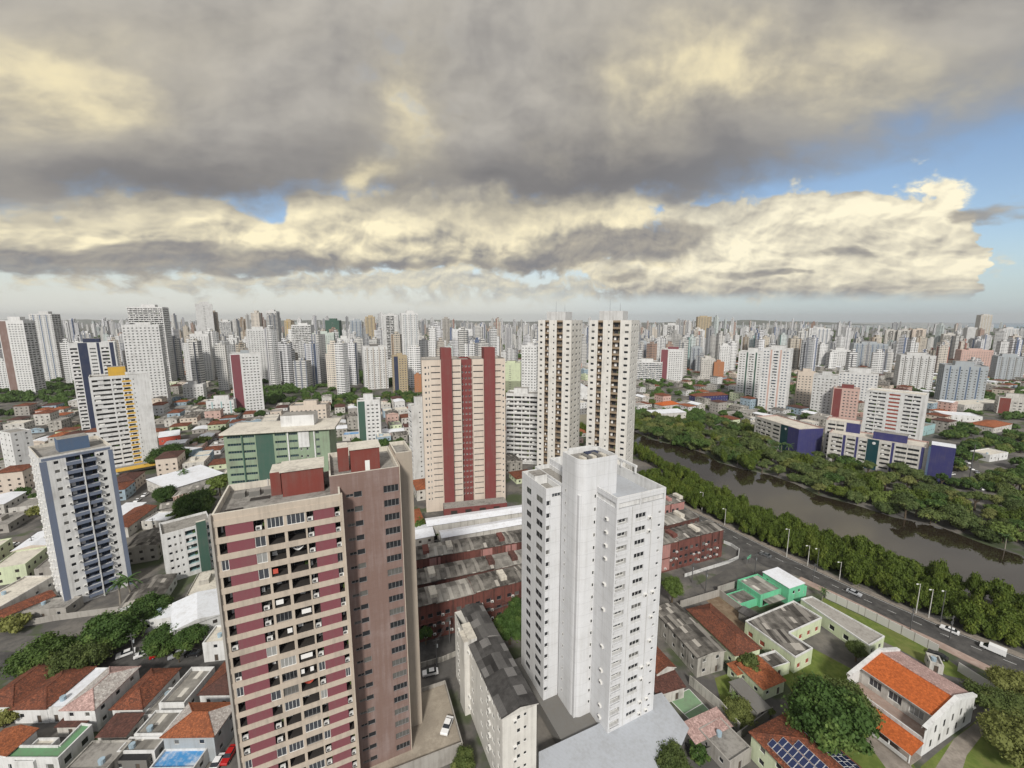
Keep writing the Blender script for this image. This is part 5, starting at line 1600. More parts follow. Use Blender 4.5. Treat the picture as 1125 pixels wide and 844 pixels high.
low_house('long white metal roof across the river at the edge of the mangroves', (719, 455, 754, 453), 14, 6, 'shed', 'offwhite_paint', 'metal_white', .8, 'shed', 'shed', seed=78)
low_house('white dome-roofed sports hall seen between the twin towers', (630, 430, 650, 430), 30, 10, 'gy', 'white_paint', 'metal_white', 7, 'sports hall', 'sports_hall', seed=79)
for k_, (q_, dp_, hh_, rf_, wm_, rm_, lb_) in enumerate([
    ((1092, 470, 1112, 466), 16, 5, 'hip', 'offwhite_paint', 'clay_orange', 'orange roofed house among the trees near the right edge'),
    ((1010, 470, 1028, 466), 16, 8, 'flat', 'aqua_paint', 'roof_slab', 'pale blue house behind the big white slab block'),
    ((1060, 445, 1110, 442), 20, 7, 'flat', 'offwhite_paint', 'roof_pale', 'long white low building near the right edge'),
    ((1036, 455, 1080, 458), 18, 6, 'flat', 'white_paint', 'metal_white', 'white low roofs beyond the riverside street'),
    ((1088, 500, 1108, 497), 10, 5, 'flat', 'white_paint', 'roof_pale', 'white roofed house among the right riverside trees')]):
    low_house(lb_, q_, dp_, hh_, rf_, wm_, rm_, 2.5, seed=90 + k_)

# ---- blue and white riverside blocks across the water
def slab_block(label, q, h, depth, cols, seed, m='offwhite_paint', yaw=None, wide=None, landmark=None, name='office_block', cat='office block', extra=None, Dfix=None):
    if Dfix: ox, oy = (q[0] - 562.5) / FPX / (math.cos(PITCH) - (q[1] - 422) / FPX * math.sin(PITCH)) * Dfix, Dfix; w_ = wide; yw = yaw
    else:
        ox, oy, yw, w_ = edge(*q, h)
    b = Bld(name, label, cat, ox, oy, yw if yaw is None else yaw, seed=seed)
    if wide: w_ = wide
    nf = int((h - 1) / 2.95)
    S = []
    for f0, f1, kind, mm in cols:
        if kind == 'paint': S.append((f0 * w_, f1 * w_, 0, h - .3, 0, mm))
        else:
            for i in range(nf):
                z = .6 + i * 2.95
                k = max(1, int((f1 - f0) * w_ / 4.2))
                for j in range(k):
                    a0 = (f0 + (f1 - f0) * j / k) * w_ + .25; a1 = (f0 + (f1 - f0) * (j + 1) / k) * w_ - .25
                    S.append((a0, a1, z + 1.1, z + 2.5, .7 if kind == 'log' else .2, W(mm or 'glass_dark', 'frame_grey', 2) if kind == 'win' else L('room_dark', mm or 'glass_dark', .7)))
    E_ = floors(0, .6, 2.95, nf, [(3, 5, 1, 2.3, .2, W()), (7, 9, 1, 2.3, .2, W())]) if extra is None else extra
    b.block(0, w_, 0, depth, 0, h, m, dict(S=S, E=E_), parapet=.8, roofm='roof_pale', coping='clay_pink' if m == 'offwhite_paint' else m)
    return b
b = slab_block('blue and white riverside block nearer the twin towers, upstream of the other', (830, 457, 878, 471.5), 20, 20,
               [(.03, .40, 'log', None), (.44, .60, 'win', None), (.62, .78, 'paint', 'teal_glass_wall'), (.78, 1.0, 'paint', 'violet_blue')], 101, extra=[(0, 20, 0, 19.7, 0, 'violet_blue')])
b.mb('emblem').tube((29.5, -.02, 17.2), (29.5, -.12, 17.2), .8, .8, 'white_paint', 12)
b.finish(landmark='the upstream blue block')
b = slab_block('long blue and white riverside block with a blue end tower, downstream of the other', (911, 475, 1020, 492), 20, 18,
               [(.03, .16, 'log', None), (.16, .19, 'paint', 'violet_blue'), (.20, .30, 'log', None), (.30, .325, 'paint', 'violet_blue'), (.335, .42, 'log', None), (.42, .54, 'paint', 'teal_glass_wall'),
                (.56, .66, 'log', None), (.665, .69, 'paint', 'violet_blue'), (.70, .93, 'win', None), (.94, .97, 'paint', 'violet_blue')], 102)
b.mb('emblem').tube((23.2, -.02, 17.4), (23.2, -.12, 17.4), .9, .9, 'white_paint', 12)
b.mb('end_tower').box(48.6, 58.5, -1.6, 9, 0, 22.5, 'violet_blue', top='metal_white')
b.mb('end_tower').box(47.6, 48.58, -1.9, -.01, 0, 21.0, 'steel_blue')
b.mb('rooftop_box').box(22, 38, 5, 12, 19.3, 24, 'violet_blue', top='roof_slab')
b.finish(landmark='the downstream blue block')
b = slab_block('white and pale blue stair block behind the riverside blocks with a blue square top', (908, 461, 946, 466), 26, 14, [(.05, .55, 'win', None), (.6, 1.0, 'paint', 'violet_blue')], 103)
b.finish()
b = slab_block('big white slab apartment block with a brown window stripe behind the blue riverside block', (952, 428, 1018, 434.5), 40, 17,
               [(.06, .36, 'log', 'glass_grey'), (.40, .60, 'win', 'bronze_panel'), (.66, .93, 'log', 'glass_grey')], 104, m='white_paint', name='apartment_block', cat='apartment block')
b.mb('corner_strip').box(33.0, 34.0, -.06, -.003, 0, 39.5, 'grey_white')
b.finish(landmark='the big white slab block')

# ================================================================== TOWERS OF THE MIDDLE DISTANCE
def solve_tower(uL, uR, vtop, D, yaw, ratio):
    """width, near corner and height so that the roof spans uL..uR with its near side D away"""
    h = max(6.0, HZ(vtop, D))
    a = R(yaw); c, s_ = math.cos(a), math.sin(a)
    cx_ = ((uL + uR) / 2 - 562.5) / FPX * D; w_ = (uR - uL) / FPX * D * .8
    for _ in range(14):
        d_ = w_ * ratio
        cor = [(-w_ / 2, -d_ / 2), (w_ / 2, -d_ / 2), (w_ / 2, d_ / 2), (-w_ / 2, d_ / 2)]
        q = [(x * c - y * s_, x * s_ + y * c) for x, y in cor]
        my = min(p[1] for p in q)
        cy_ = D - my
        us = [to_px(cx_ + p[0], cy_ + p[1], h)[0] for p in q]
        w_ *= (uR - uL) / max(1e-3, max(us) - min(us))
        cx_ += ((uL + uR) / 2 - (max(us) + min(us)) / 2) / FPX * cy_ * .9
    d_ = w_ * ratio
    q = (-w_ / 2 * c + d_ / 2 * s_, -w_ / 2 * s_ - d_ / 2 * c)
    return cx_ + q[0], cy_ + q[1], w_, d_, h

def face_rects(style, w_, h, rng, accent, gm):
    fh = 3.0; nf = max(1, int((h - 2.5) / fh)); z0 = 1.2
    out_ = []
    if style == 'grid':
        nb_ = max(2, int(round(w_ / 3.4)))
        cols = [((j + .27) * w_ / nb_, (j + .73) * w_ / nb_, 1.0, 2.15, .15, W(gm)) for j in range(nb_)]
    elif style == 'band':
        nb_ = max(1, int(round(w_ / 5.5)))
        cols = [((j + .05) * w_ / nb_, (j + .95) * w_ / nb_, 1.1, 2.6, 1.0, L('room_dark', gm, 1.0)) for j in range(nb_)]
    elif style == 'bal':
        cols = [(.06 * w_, .06 * w_ + 1.1, 1, 2.1, .15, W(gm)), (.94 * w_ - 1.1, .94 * w_, 1, 2.1, .15, W(gm)),
                (.26 * w_, .485 * w_, .8, 2.7, 1.2, L('room_dark', gm, 1.2)), (.515 * w_, .74 * w_, .8, 2.7, 1.2, L('room_dark', gm, 1.2))]
    elif style == 'strip':
        nb_ = max(2, int(round(w_ / 4)))
        cols = []
        for j in range(nb_):
            if j % 2: out_.append(((j + .12) * w_ / nb_, (j + .42) * w_ / nb_, 0, h - 1.3, 0, accent))
            cols.append(((j + .48) * w_ / nb_, (j + .88) * w_ / nb_, 1.0, 2.2, .15, W(gm)))
    elif style == 'side':
        out_.append((.03 * w_, .33 * w_, 0, h - 1.0, 0, accent))
        nb_ = max(2, int(round(w_ * .6 / 3.4)))
        cols = [((.38 + .58 * (j + .2) / nb_) * w_, (.38 + .58 * (j + .75) / nb_) * w_, 1.0, 2.1, .15, W(gm)) for j in range(nb_)]
    elif style == 'widestrip':
        out_ += [(.20 * w_, .40 * w_, 0, h - .2, 0, accent), (.60 * w_, .66 * w_, 0, h - .2, 0, accent), (.88 * w_, .97 * w_, 0, h - .2, 0, accent)]
        cols = [(.03 * w_, .18 * w_, 1, 2.5, .8, L('room_dark', gm, .8)), (.44 * w_, .57 * w_, 1, 2.1, .15, W(gm)), (.69 * w_, .85 * w_, 1, 2.5, .8, L('room_dark', gm, .8))]
    elif style == 'twostrip':
        out_ += [(.30 * w_, .36 * w_, 0, h - 1, 0, accent), (.64 * w_, .70 * w_, 0, h - 1, 0, accent)]
        cols = [(.06 * w_, .13 * w_, 1, 2.1, .15, W(gm)), (.18 * w_, .25 * w_, 1, 2.1, .15, W(gm)), (.42 * w_, .58 * w_, 1, 2.3, .6, L('room_dark', gm, .6)),
                (.75 * w_, .82 * w_, 1, 2.1, .15, W(gm)), (.87 * w_, .94 * w_, 1, 2.1, .15, W(gm))]
    else:
        cols = [(.45 * w_, .55 * w_, 1.1, 1.9, .15, W(gm))]
    return out_ + floors(0, z0, fh, nf, cols)

def mid(uL, uR, vtop, D, yaw, ratio, fs, ss, wallm, label, accent='slate_blue', gm='glass_dark', top=None, landmark=None, name='apartment_tower', cat='tower', seed=None):
    x, y, w_, d_, h = solve_tower(uL, uR, vtop, D, yaw, ratio)
    sd = seed or int(uL * 7 + vtop)
    b = Bld(name, label, cat, x, y, yaw, seed=sd)
    S = face_rects(fs, w_, h, b.rng, accent, gm)
    E_ = face_rects(ss, d_, h, b.rng, accent, gm)
    b.block(0, w_, 0, d_, 0, h, wallm, dict(S=S, E=E_, W=E_), parapet=1.0, coping=wallm)
    tm = top or wallm
    r = b.rng
    a0 = r.uniform(.2, .35); a1 = r.uniform(.65, .8)
    b.mb('rooftop_box').box(a0 * w_, a1 * w_, .3 * d_, .75 * d_, h - .9, h + r.uniform(2.5, 4.5), tm, top='roof_slab')
    if fs == 'bal' or fs == 'band':            # solid floor edges between the balconies
        nf = max(1, int((h - 2.5) / 3.0))
        for i in range(nf): b.mb('floor_edge').box(.05 * w_, .95 * w_, -.35, -.003, 1.2 + i * 3 + .0, 1.2 + i * 3 + .9, wallm, bottom=True)
    if r.random() < .5: b.mb('antenna').tube((w_ * .5, d_ * .5, h + 2), (w_ * .5, d_ * .5, h + 9), .12, .05, 'steel')
    b.finish(landmark=landmark)
    return b

mid(-4, 38, 352, 520, 12, .6, 'side', 'band', 'white_paint', 'tall white tower with a brown side stripe at the far left edge', 'mauve_tile', landmark='the far left brown striped tower')
mid(31, 66, 345, 640, 14, .6, 'strip', 'band', 'grey_white', 'grey tower with blue glass strips second from the left edge', 'steel_blue')
mid(74, 128, 377, 330, 40, .8, 'widestrip', 'bal', 'white_paint', 'white tower with navy vertical strips directly behind the yellow striped tower', 'navy_paint', top='navy_paint', landmark='the navy striped tower')
mid(133, 178, 357, 430, 34, .9, 'grid', 'band', 'white_paint', 'tall white tower with stacked side balconies behind the yellow striped tower', 'grey_white', landmark='the tall white balcony tower')
mid(139, 185, 337, 590, 25, .7, 'band', 'band', 'white_paint', 'tallest white banded tower on the left skyline', 'steel_blue')
mid(208, 231, 367, 640, 25, .6, 'grid', 'grid', 'white_paint', 'white tower with rows of small square windows in front of a taller slim tower', landmark='the small windowed white tower')
mid(214, 233, 334, 760, 35, .8, 'blank', 'band', 'grey_white', 'slim very tall grey tower on the left skyline with side balconies')
mid(231, 239, 343, 800, 20, .8, 'strip', 'grid', 'concrete_warm', 'thin brownish tower tucked against the slim tall grey tower', 'concrete_dark')
mid(241, 255, 353, 1000, 20, .7, 'band', 'band', 'white_paint', 'white tower with dark horizontal bands left of the red striped tower', gm='glass_blue')
mid(252, 285, 389, 415, 32, .8, 'side', 'grid', 'white_paint', 'white tower with one wide dark red side stripe', 'maroon_tile', top='cool_grey', landmark='the red striped white tower')
mid(270, 298, 362, 620, 35, .9, 'grid', 'grid', 'white_paint', 'white tower dotted with windows rising behind the red striped white tower')
mid(292, 307, 342, 1000, 10, .9, 'band', 'band', 'grey_white', 'slim grey tower with dark curved bands above the tree clump', gm='glass_dark', landmark='the dark banded slim tower')
mid(312, 321, 352, 900, 15, .9, 'strip', 'grid', 'tan_paint', 'slim tan tower left of the white banded tower', 'ochre_paint')
mid(320, 345, 357, 720, 10, .7, 'band', 'grid', 'white_paint', 'white banded tower with a tan edge left of the pale green tower', 'ochre_paint', landmark='the white banded tower')
mid(343, 368, 366, 680, 18, .7, 'grid', 'band', 'pale_green', 'pale green tower with many balconies above the trees', gm='glass_grey', landmark='the pale green tower')
mid(357, 375, 352, 1000, 10, .8, 'blank', 'blank', 'green_dark', 'unfinished tower wrapped in dark green netting', landmark='the green netted tower')
mid(369, 386, 372, 700, 15, .7, 'grid', 'band', 'white_paint', 'white tower just right of the green netted tower')
mid(384, 398, 352, 850, 15, .8, 'strip', 'grid', 'cool_grey', 'pale grey blue tower right of the green netted tower', 'steel_blue')
mid(397, 425, 381, 560, 25, .8, 'strip', 'grid', 'white_paint', 'white and tan tower with a dark rooftop box left of the yellow edged tower', 'concrete_warm', top='concrete_dark', landmark='the white and tan tower')
mid(401, 412, 348, 950, 15, .8, 'strip', 'grid', 'tan_paint', 'slim beige pair tower on the skyline behind the white and tan tower', 'concrete_dark')
mid(419, 438, 346, 800, 12, .7, 'bal', 'band', 'grey_white', 'tall grey white balcony tower behind the yellow edged tower')
mid(439, 459, 344, 640, 22, .9, 'strip', 'bal', 'white_paint', 'very tall white tower with narrow dark strips left of the crimson pilasters', 'cool_grey', landmark='the very tall white striped tower')
mid(430, 447, 391, 530, 25, .8, 'side', 'grid', 'tan_paint', 'slim dark tower with a yellow edge near the trees', 'navy_paint', landmark='the yellow edged tower')
mid(455, 463, 412, 540, 10, .8, 'blank', 'blank', 'orange_brick', 'plain orange brick block just left of the beige and crimson tower')
mid(465, 490, 375, 820, 8, .6, 'grid', 'band', 'white_paint', 'white wide block showing above the left half of the beige and crimson tower', gm='glass_grey')
mid(486, 494, 350, 900, 10, .8, 'strip', 'grid', 'concrete', 'thin grey tower rising behind the left crimson pilaster', 'concrete_dark')
mid(497, 519, 362, 860, 8, .7, 'bal', 'grid', 'white_paint', 'white balcony tower showing between the two crimson pilasters', gm='glass_grey')
mid(392, 418, 440, 310, 14, .6, 'side', 'grid', 'white_paint', 'small white tower with one dark glass stair strip behind the green office', 'green_dark', landmark='the small white tower')
mid(448, 470, 446, 232, 30, .7, 'blank', 'band', 'white_paint', 'white banded block mostly hidden behind the beige and crimson tower')
mid(556, 593, 433, 262, -10, .6, 'band', 'grid', 'white_paint', 'white stepped block with black window rows between the beige tower and the twin towers', landmark='the black windowed block')
mid(573, 593, 380, 430, -20, .7, 'grid', 'band', 'white_paint', 'slender white tower just left of the twin white towers')
mid(549, 574, 399, 640, -10, .6, 'blank', 'blank', 'green_cream', 'pale yellow and green low building behind the beige and crimson tower')
mid(697, 728, 398, 640, -20, .6, 'band', 'grid', 'white_paint', 'low wide white block across the river just right of the twin towers', gm='glass_blue', landmark='the low wide white block')
mid(698, 716, 377, 760, -15, .7, 'grid', 'grid', 'cool_grey', 'pale grey block behind the low wide white block', gm='glass_grey')
mid(726, 752, 384, 640, -25, .8, 'side', 'band', 'white_paint', 'dark red and white tower across the river', 'maroon_tile', top='maroon_tile', landmark='the dark red and white tower')
mid(728, 746, 357, 1000, -15, .7, 'bal', 'grid', 'grey_white', 'grey white tower rising behind the dark red and white tower')
mid(765, 782, 348, 1250, -15, .8, 'strip', 'grid', 'tan_paint', 'broad brown twin topped tower on the right skyline', 'concrete_dark', landmark='the brown twin topped tower')
mid(761, 772, 362, 980, -15, .8, 'band', 'grid', 'white_paint', 'white tower with dark bands below the brown twin topped tower')
mid(759, 772, 382, 760, -20, .8, 'strip', 'grid', 'cool_grey', 'blue grey tower with a navy stripe right of the dark red and white tower', 'navy_paint')
mid(770, 786, 394, 660, -20, .7, 'grid', 'grid', 'offwhite_paint', 'cream windowed block touching the orange brick block')
mid(784, 796, 398, 650, -20, .8, 'blank', 'grid', 'orange_brick', 'orange brick block among white blocks across the river', landmark='the orange brick block')
mid(790, 803, 380, 760, -20, .8, 'grid', 'grid', 'white_paint', 'white windowed block behind the orange brick block')
mid(812, 843, 387, 490, -36, .8, 'twostrip', 'grid', 'white_paint', 'white tower with dark green vertical strips near the mangroves', 'green_dark', landmark='the green striped white tower')
mid(838, 872, 384, 415, -40, .9, 'twostrip', 'band', 'white_paint', 'white tower with brown strips and blue balcony windows beside the river', 'pinkish', gm='glass_blue', landmark='the blue windowed riverside tower')
mid(888, 913, 361, 1050, -30, .7, 'strip', 'grid', 'white_paint', 'white tower with dark blue vertical strips on the right skyline', 'steel_blue', landmark='the blue striped skyline tower')
mid(934, 976, 378, 800, -25, .5, 'strip', 'blank', 'cool_grey', 'wide grey office block with a dark blue glass panel', 'steel_blue', landmark='the glass panel office', name='office_block', cat='office block')
mid(911, 935, 385, 800, -25, .6, 'grid', 'grid', 'white_paint', 'pale windowed block left of the glass panel office')
mid(894, 922, 413, 405, -42, .8, 'grid', 'strip', 'grey_white', 'grey block with cream panels left of the red fronted block', 'concrete_dark', landmark='the grey panel block')
mid(876, 897, 409, 450, -30, .7, 'grid', 'grid', 'beige_tile', 'beige block half hidden behind the grey panel block')
mid(916, 945, 428, 385, -40, .7, 'side', 'blank', 'pinkish', 'block with a dark red painted side and pink balconies', 'crimson_tile', top='crimson_tile', landmark='the dark red sided block')
mid(922, 966, 411, 430, -42, .6, 'grid', 'band', 'white_paint', 'white block with blue balcony windows behind the dark red sided block', gm='glass_blue')
mid(985, 1029, 391, 560, -30, .6, 'strip', 'grid', 'grey_white', 'grey white tower with a dark glass strip behind the big white slab block', 'concrete_dark', landmark='the dark glass strip tower')
mid(1032, 1087, 403, 450, -35, .7, 'strip', 'strip', 'cool_grey', 'wide grey blue tower with navy vertical strips near the right edge', 'steel_blue', landmark='the navy striped right tower')
mid(1094, 1140, 439, 400, -40, .6, 'side', 'band', 'offwhite_paint', 'low white block with a brown panel at the right edge', 'brick_red', landmark='the brown panelled low block')
mid(1073, 1091, 346, 1600, -20, .8, 'strip', 'grid', 'offwhite_paint', 'tallest pale tower on the right skyline in front of the sea', 'tan_paint', landmark='the tallest right skyline tower')
mid(1059, 1074, 360, 1600, -20, .8, 'grid', 'grid', 'grey_white', 'lower pale tower left of the tallest right skyline tower')
mid(972, 985, 363, 1100, -30, .6, 'bal', 'grid', 'offwhite_paint', 'leftmost of three cream slab towers before the trees on the right skyline')
mid(985, 1001, 363, 1080, -30, .6, 'bal', 'grid', 'offwhite_paint', 'middle one of three cream slab towers before the trees on the right skyline')
mid(1001, 1018, 362, 1060, -30, .6, 'bal', 'grid', 'beige_tile', 'rightmost of three cream slab towers before the trees on the right skyline')
mid(1034, 1052, 367, 1000, -30, .7, 'band', 'grid', 'offwhite_paint', 'cream banded block with a curved look left of the right skyline pair')
mid(1050, 1092, 385, 760, -20, .4, 'grid', 'grid', 'pinkish', 'long pinkish grey low block on the right', name='office_block', cat='office block')
mid(1090, 1128, 392, 640, -20, .4, 'strip', 'grid', 'cool_grey', 'grey low block with dark panels at the right edge', 'concrete_dark', name='office_block', cat='office block')
mid(1096, 1120, 361, 1100, -20, .7, 'strip', 'grid', 'grey_white', 'pale striped tower near the right edge skyline', 'cool_grey')
mid(200, 226, 423, 480, 20, .5, 'grid', 'grid', 'white_paint', 'low white apartment block with scattered windows left of the red striped white tower', name='apartment_block', cat='apartment block')
mid(226, 259, 441, 395, 24, .5, 'strip', 'grid', 'white_paint', 'low white block with grey green strips below the red striped white tower', 'aqua_paint', name='apartment_block', cat='apartment block')
mid(318, 362, 446, 330, 12, .5, 'grid', 'grid', 'beige_tile', 'low beige block of flats behind the green office', name='apartment_block', cat='apartment block')

# ================================================================== THE REST OF THE CITY
rng = random.Random(77)
def far_mass(mb, w_, d_, h, m, r):
    k = r.random()
    if k < .35:
        mb.box(-w_ / 2, w_ / 2, -d_ / 2, d_ / 2, 0, h, m)
    elif k < .65:                               # T plan with a projecting bay
        mb.box(-w_ / 2, w_ / 2, -d_ * .2, d_ / 2, 0, h, m)
        mb.box(-w_ * .25, w_ * .25, -d_ / 2, -d_ * .2 - .01, 0, h * r.uniform(.93, 1.0), m)
    elif k < .85:                               # two wings
        g_ = r.uniform(.05, .14)
        mb.box(-w_ / 2, -w_ * g_, -d_ / 2, d_ / 2, 0, h, m); mb.box(w_ * g_, w_ / 2, -d_ / 2, d_ / 2, 0, h * r.uniform(.9, 1), m)
        mb.box(-w_ * g_ + .01, w_ * g_ - .01, -d_ * .35, d_ * .35, 0, h + 2.5, m)
    else:
        mb.box(-w_ / 2, w_ / 2, -d_ / 2, d_ / 2, 0, h * .8, m); mb.box(-w_ * .38, w_ * .38, -d_ * .38, d_ * .38, h * .8, h, m)
    mb.box(-w_ * .18, w_ * .2, -d_ * .2, d_ * .22, h, h + r.uniform(2.5, 6), m)
    if r.random() < .4: mb.box(w_ * .22, w_ * .3, d_ * .0, d_ * .2, h, h + 2.0, 'roof_pale')

def clear_of_mid(x, y, w_):
    return is_free(x, y, w_ * .6) and not in_poly(x, y, RIVER)
TW = []
tries = 0
while len(TW) < 1500 and tries < 60000:
    tries += 1
    D = math.exp(rng.uniform(math.log(560), math.log(6500)))
    t_ = rng.uniform(-1.42, 1.42)
    x, y = t_ * D, D
    u = 562.5 + FPX * t_
    if D < 800 and rng.random() < .35: continue
    if 640 < u < 1125 and D < 700: continue
    if u > 950 and D > 1100 and rng.random() < .55: continue       # thinner towards the sea
    if u < 130 and D > 1300 and rng.random() < .45: continue
    if u > 880 and D > 4300: continue
    big_ = rng.random()
    hmax = 62 if u > 880 else (90 if 180 < u < 520 and D < 2500 else 78)
    h = rng.uniform(24, hmax) if big_ < .86 else rng.uniform(hmax, hmax + 26)
    if D > 3000: h *= 1.05
    if D < 900: h = min(h, 62)
    w_ = rng.uniform(10.5, 19)
    if not clear_of_mid(x, y, w_): continue
    occupy(x, y, w_ * .75)
    TW.append((D, x, y, w_, w_ * rng.uniform(.55, .95), h, rng.uniform(-35, 40), rng.choices(FARW, (36, 26, 14, 7, 9, 6, 5, 2))[0], rng.randrange(10 ** 6)))
for u0, u1, d0, d1, h0, h1, n_ in ((150, 560, 520, 1150, 48, 86, 70), (700, 900, 720, 1250, 40, 74, 36), (900, 1125, 620, 1200, 26, 56, 26)):
    got = 0
    for _ in range(900):
        if got >= n_: break
        D = rng.uniform(d0, d1); x = (rng.uniform(u0, u1) - 562.5) / FPX * D; y = D; w_ = rng.uniform(11, 18)
        if not clear_of_mid(x, y, w_): continue
        occupy(x, y, w_ * .75); got += 1
        TW.append((D, x, y, w_, w_ * rng.uniform(.55, .95), rng.uniform(h0, h1), rng.uniform(-30, 35), rng.choices(FARW, (40, 28, 16, 6, 8, 5, 5, 1))[0], rng.randrange(10 ** 6)))
TW.sort()
stuff = MB()
for i, (D, x, y, w_, d_, h, yw, m, sd) in enumerate(TW):
    r = random.Random(sd)
    if i < 570:
        mb = MB(); far_mass(mb, w_, d_, h, m, r)
        o = mb.build('distant_tower'); o.location = (x, y, 0); o.rotation_euler = (0, 0, R(yw))
        tag(o, None, 'tower', 'towers filling the middle and far skyline')
        hw = 'tall' if h > 66 else ('low' if h < 38 else 'mid-height')
        AUTO.append((o, '%s %s tower' % (hw, FAR_WORD[m]), h))
    else:
        mb = MB(); far_mass(mb, w_, d_, h, m, r)
        stuff.add(mb, Matrix.Translation((x, y, 0)) @ Matrix.Rotation(R(yw), 4, 'Z'))
o = stuff.build('farthest_towers'); o['kind'] = 'stuff'
o['label'] = 'the farthest towers merging on the horizon'; o['category'] = 'towers'

# ------------------------------------------------------------------ leaves
def crown_mesh(name, seed, lobes, leaves, leaf, mat, rx=1.0, rz=.62, core=.80, flat_=0.0):
    """crown of about unit radius sitting on z = 0: leaf clumps over many uneven lobes"""
    g = np.random.default_rng(seed)
    cen = []; rad = []
    for i in range(lobes):
        a = g.uniform(0, 6.283); rr_ = math.sqrt(g.uniform(0, 1)) * .72
        z = g.uniform(.25, 1.0) * (1 - .55 * rr_ ** 2)
        cen.append((math.cos(a) * rr_ * rx, math.sin(a) * rr_ * rx, z * rz)); rad.append(g.uniform(.20, .38) * (1.1 - .35 * rr_))
    cen.append((0, 0, rz * .55)); rad.append(.52)
    cen = np.array(cen); rad = np.array(rad)
    p = rad ** 2 / (rad ** 2).sum()
    k = g.choice(len(cen), leaves, p=p)
    d = g.normal(size=(leaves, 3)); d[:, 2] = np.abs(d[:, 2]) * 1.1 - .35; d /= np.linalg.norm(d, axis=1)[:, None]
    rr_ = rad[k] * (0.78 + .46 * g.random(leaves) ** 2.2)
    c = cen[k] + d * rr_[:, None] * np.array([1, 1, .85])
    nrm = d + g.normal(scale=.55, size=(leaves, 3)); nrm /= np.linalg.norm(nrm, axis=1)[:, None]
    t = np.cross(nrm, g.normal(size=(leaves, 3))); t /= np.linalg.norm(t, axis=1)[:, None]
    bt = np.cross(nrm, t)
    s_ = (leaf * g.uniform(.6, 1.35, leaves))[:, None]
    v = np.concatenate([c - t * s_ - bt * s_ * .2, c + bt * s_ * -.75, c + t * s_ + bt * s_ * .2, c + bt * s_ * .8], axis=0).reshape(4, leaves, 3).transpose(1, 0, 2).reshape(-1, 3)
    vl = [tuple(q) for q in v]; fl = [(4 * i, 4 * i + 1, 4 * i + 2, 4 * i + 3) for i in range(leaves)]
    for (x, y, z), r_ in zip(cen, rad):           # inner masses so that the crown is not see-through everywhere
        b0 = len(vl); R_ = r_ * core; n1, n2 = 7, 4
        for j in range(n2 + 1):
            ph = -1.2 + 2.75 * j / n2
            for i in range(n1):
                th = 6.283 * i / n1 + j
                q = R_ * (1 + .16 * math.sin(3.1 * th + 7 * z + j))
                vl.append((x + q * math.cos(ph) * math.cos(th), y + q * math.cos(ph) * math.sin(th), z + q * math.sin(ph) * .85))
        for j in range(n2):
            for i in range(n1):
                fl.append((b0 + j * n1 + i, b0 + j * n1 + (i + 1) % n1, b0 + (j + 1) * n1 + (i + 1) % n1, b0 + (j + 1) * n1 + i))
    me = bpy.data.meshes.new(name); me.from_pydata(vl, [], fl); me.materials.append(MATS[mat]); me.update()
    return me
def trunk_mesh(seed, m='bark', limbs=5):
    """unit-high trunk: reaches z = 1 where the crown's middle is"""
    r = random.Random(seed); mb = MB()
    mb.tube((0, 0, 0), (.02, .01, .55), .075, .05, m, 7, cap=False)
    for i in range(limbs):
        a = 6.283 * i / limbs + r.uniform(-.4, .4); l = r.uniform(.25, .5)
        mb.tube((.02, .01, .52), (math.cos(a) * l * .5, math.sin(a) * l * .5, .8), .04, .025, m, 5, cap=False)
        mb.tube((math.cos(a) * l * .5, math.sin(a) * l * .5, .8), (math.cos(a) * l, math.sin(a) * l, 1.05), .025, .01, m, 5)
    return mb.mesh('trunk')
CROWN = {}
for i in range(4):
    CROWN['broad', i] = crown_mesh('crown', 10 + i, 16, 1500, .075, 'leaf_broad')
    CROWN['olive', i] = crown_mesh('crown', 20 + i, 15, 1300, .075, 'leaf_olive')
    CROWN['mangrove', i] = crown_mesh('crown', 30 + i, 22, 3400, .052, 'leaf_mangrove', rz=.85)
    CROWN['marsh', i] = crown_mesh('crown', 40 + i, 22, 2600, .055, 'leaf_marsh', rz=.70)
for i in range(3):
    CROWN['big', i] = crown_mesh('crown', 50 + i, 30, 9000, .034, 'leaf_broad', rz=.70)
    CROWN['bigolive', i] = crown_mesh('crown', 60 + i, 28, 8000, .034, 'leaf_olive', rz=.66)
TRUNK = [trunk_mesh(i) for i in range(4)]
def palm_meshes(seed):
    r = random.Random(seed); t = MB(); c = MB()
    pts = [(0.25 * (k / 6) ** 2, .1 * k / 6, k) for k in range(7)]
    for a, b_ in zip(pts, pts[1:]): t.tube(a, b_, .20 - .015 * a[2], .20 - .015 * b_[2], 'trunk_pale', 7, cap=False)
    for i in range(17):
        a = 6.283 * i / 17 + r.uniform(-.2, .2); up = r.uniform(-.1, .9); L_ = r.uniform(2.0, 2.8)
        prev = None
        for k in range(7):
            f = k / 6
            rad = L_ * f; z = 6 + up * L_ * f * .9 - 1.5 * f * f * (1.2 - up * .4)
            p = (.25 + math.cos(a) * rad, .1 + math.sin(a) * rad, z); wd_ = .34 * (1 - f * .75) * (0.5 if k == 0 else 1)
            nx, ny = -math.sin(a) * wd_, math.cos(a) * wd_
            if prev:
                q, (mx_, my_) = prev
                c.face([(q[0] - mx_, q[1] - my_, q[2] - .15), q, p, (p[0] - nx, p[1] - ny, p[2] - .15)], 'leaf_palm')
                c.face([q, (q[0] + mx_, q[1] + my_, q[2] - .15), (p[0] + nx, p[1] + ny, p[2] - .15), p], 'leaf_palm')
            prev = (p, (nx, ny))
    return t.mesh('trunk'), c.mesh('crown')
PALM = [palm_meshes(i) for i in range(3)]
trng = random.Random(19)
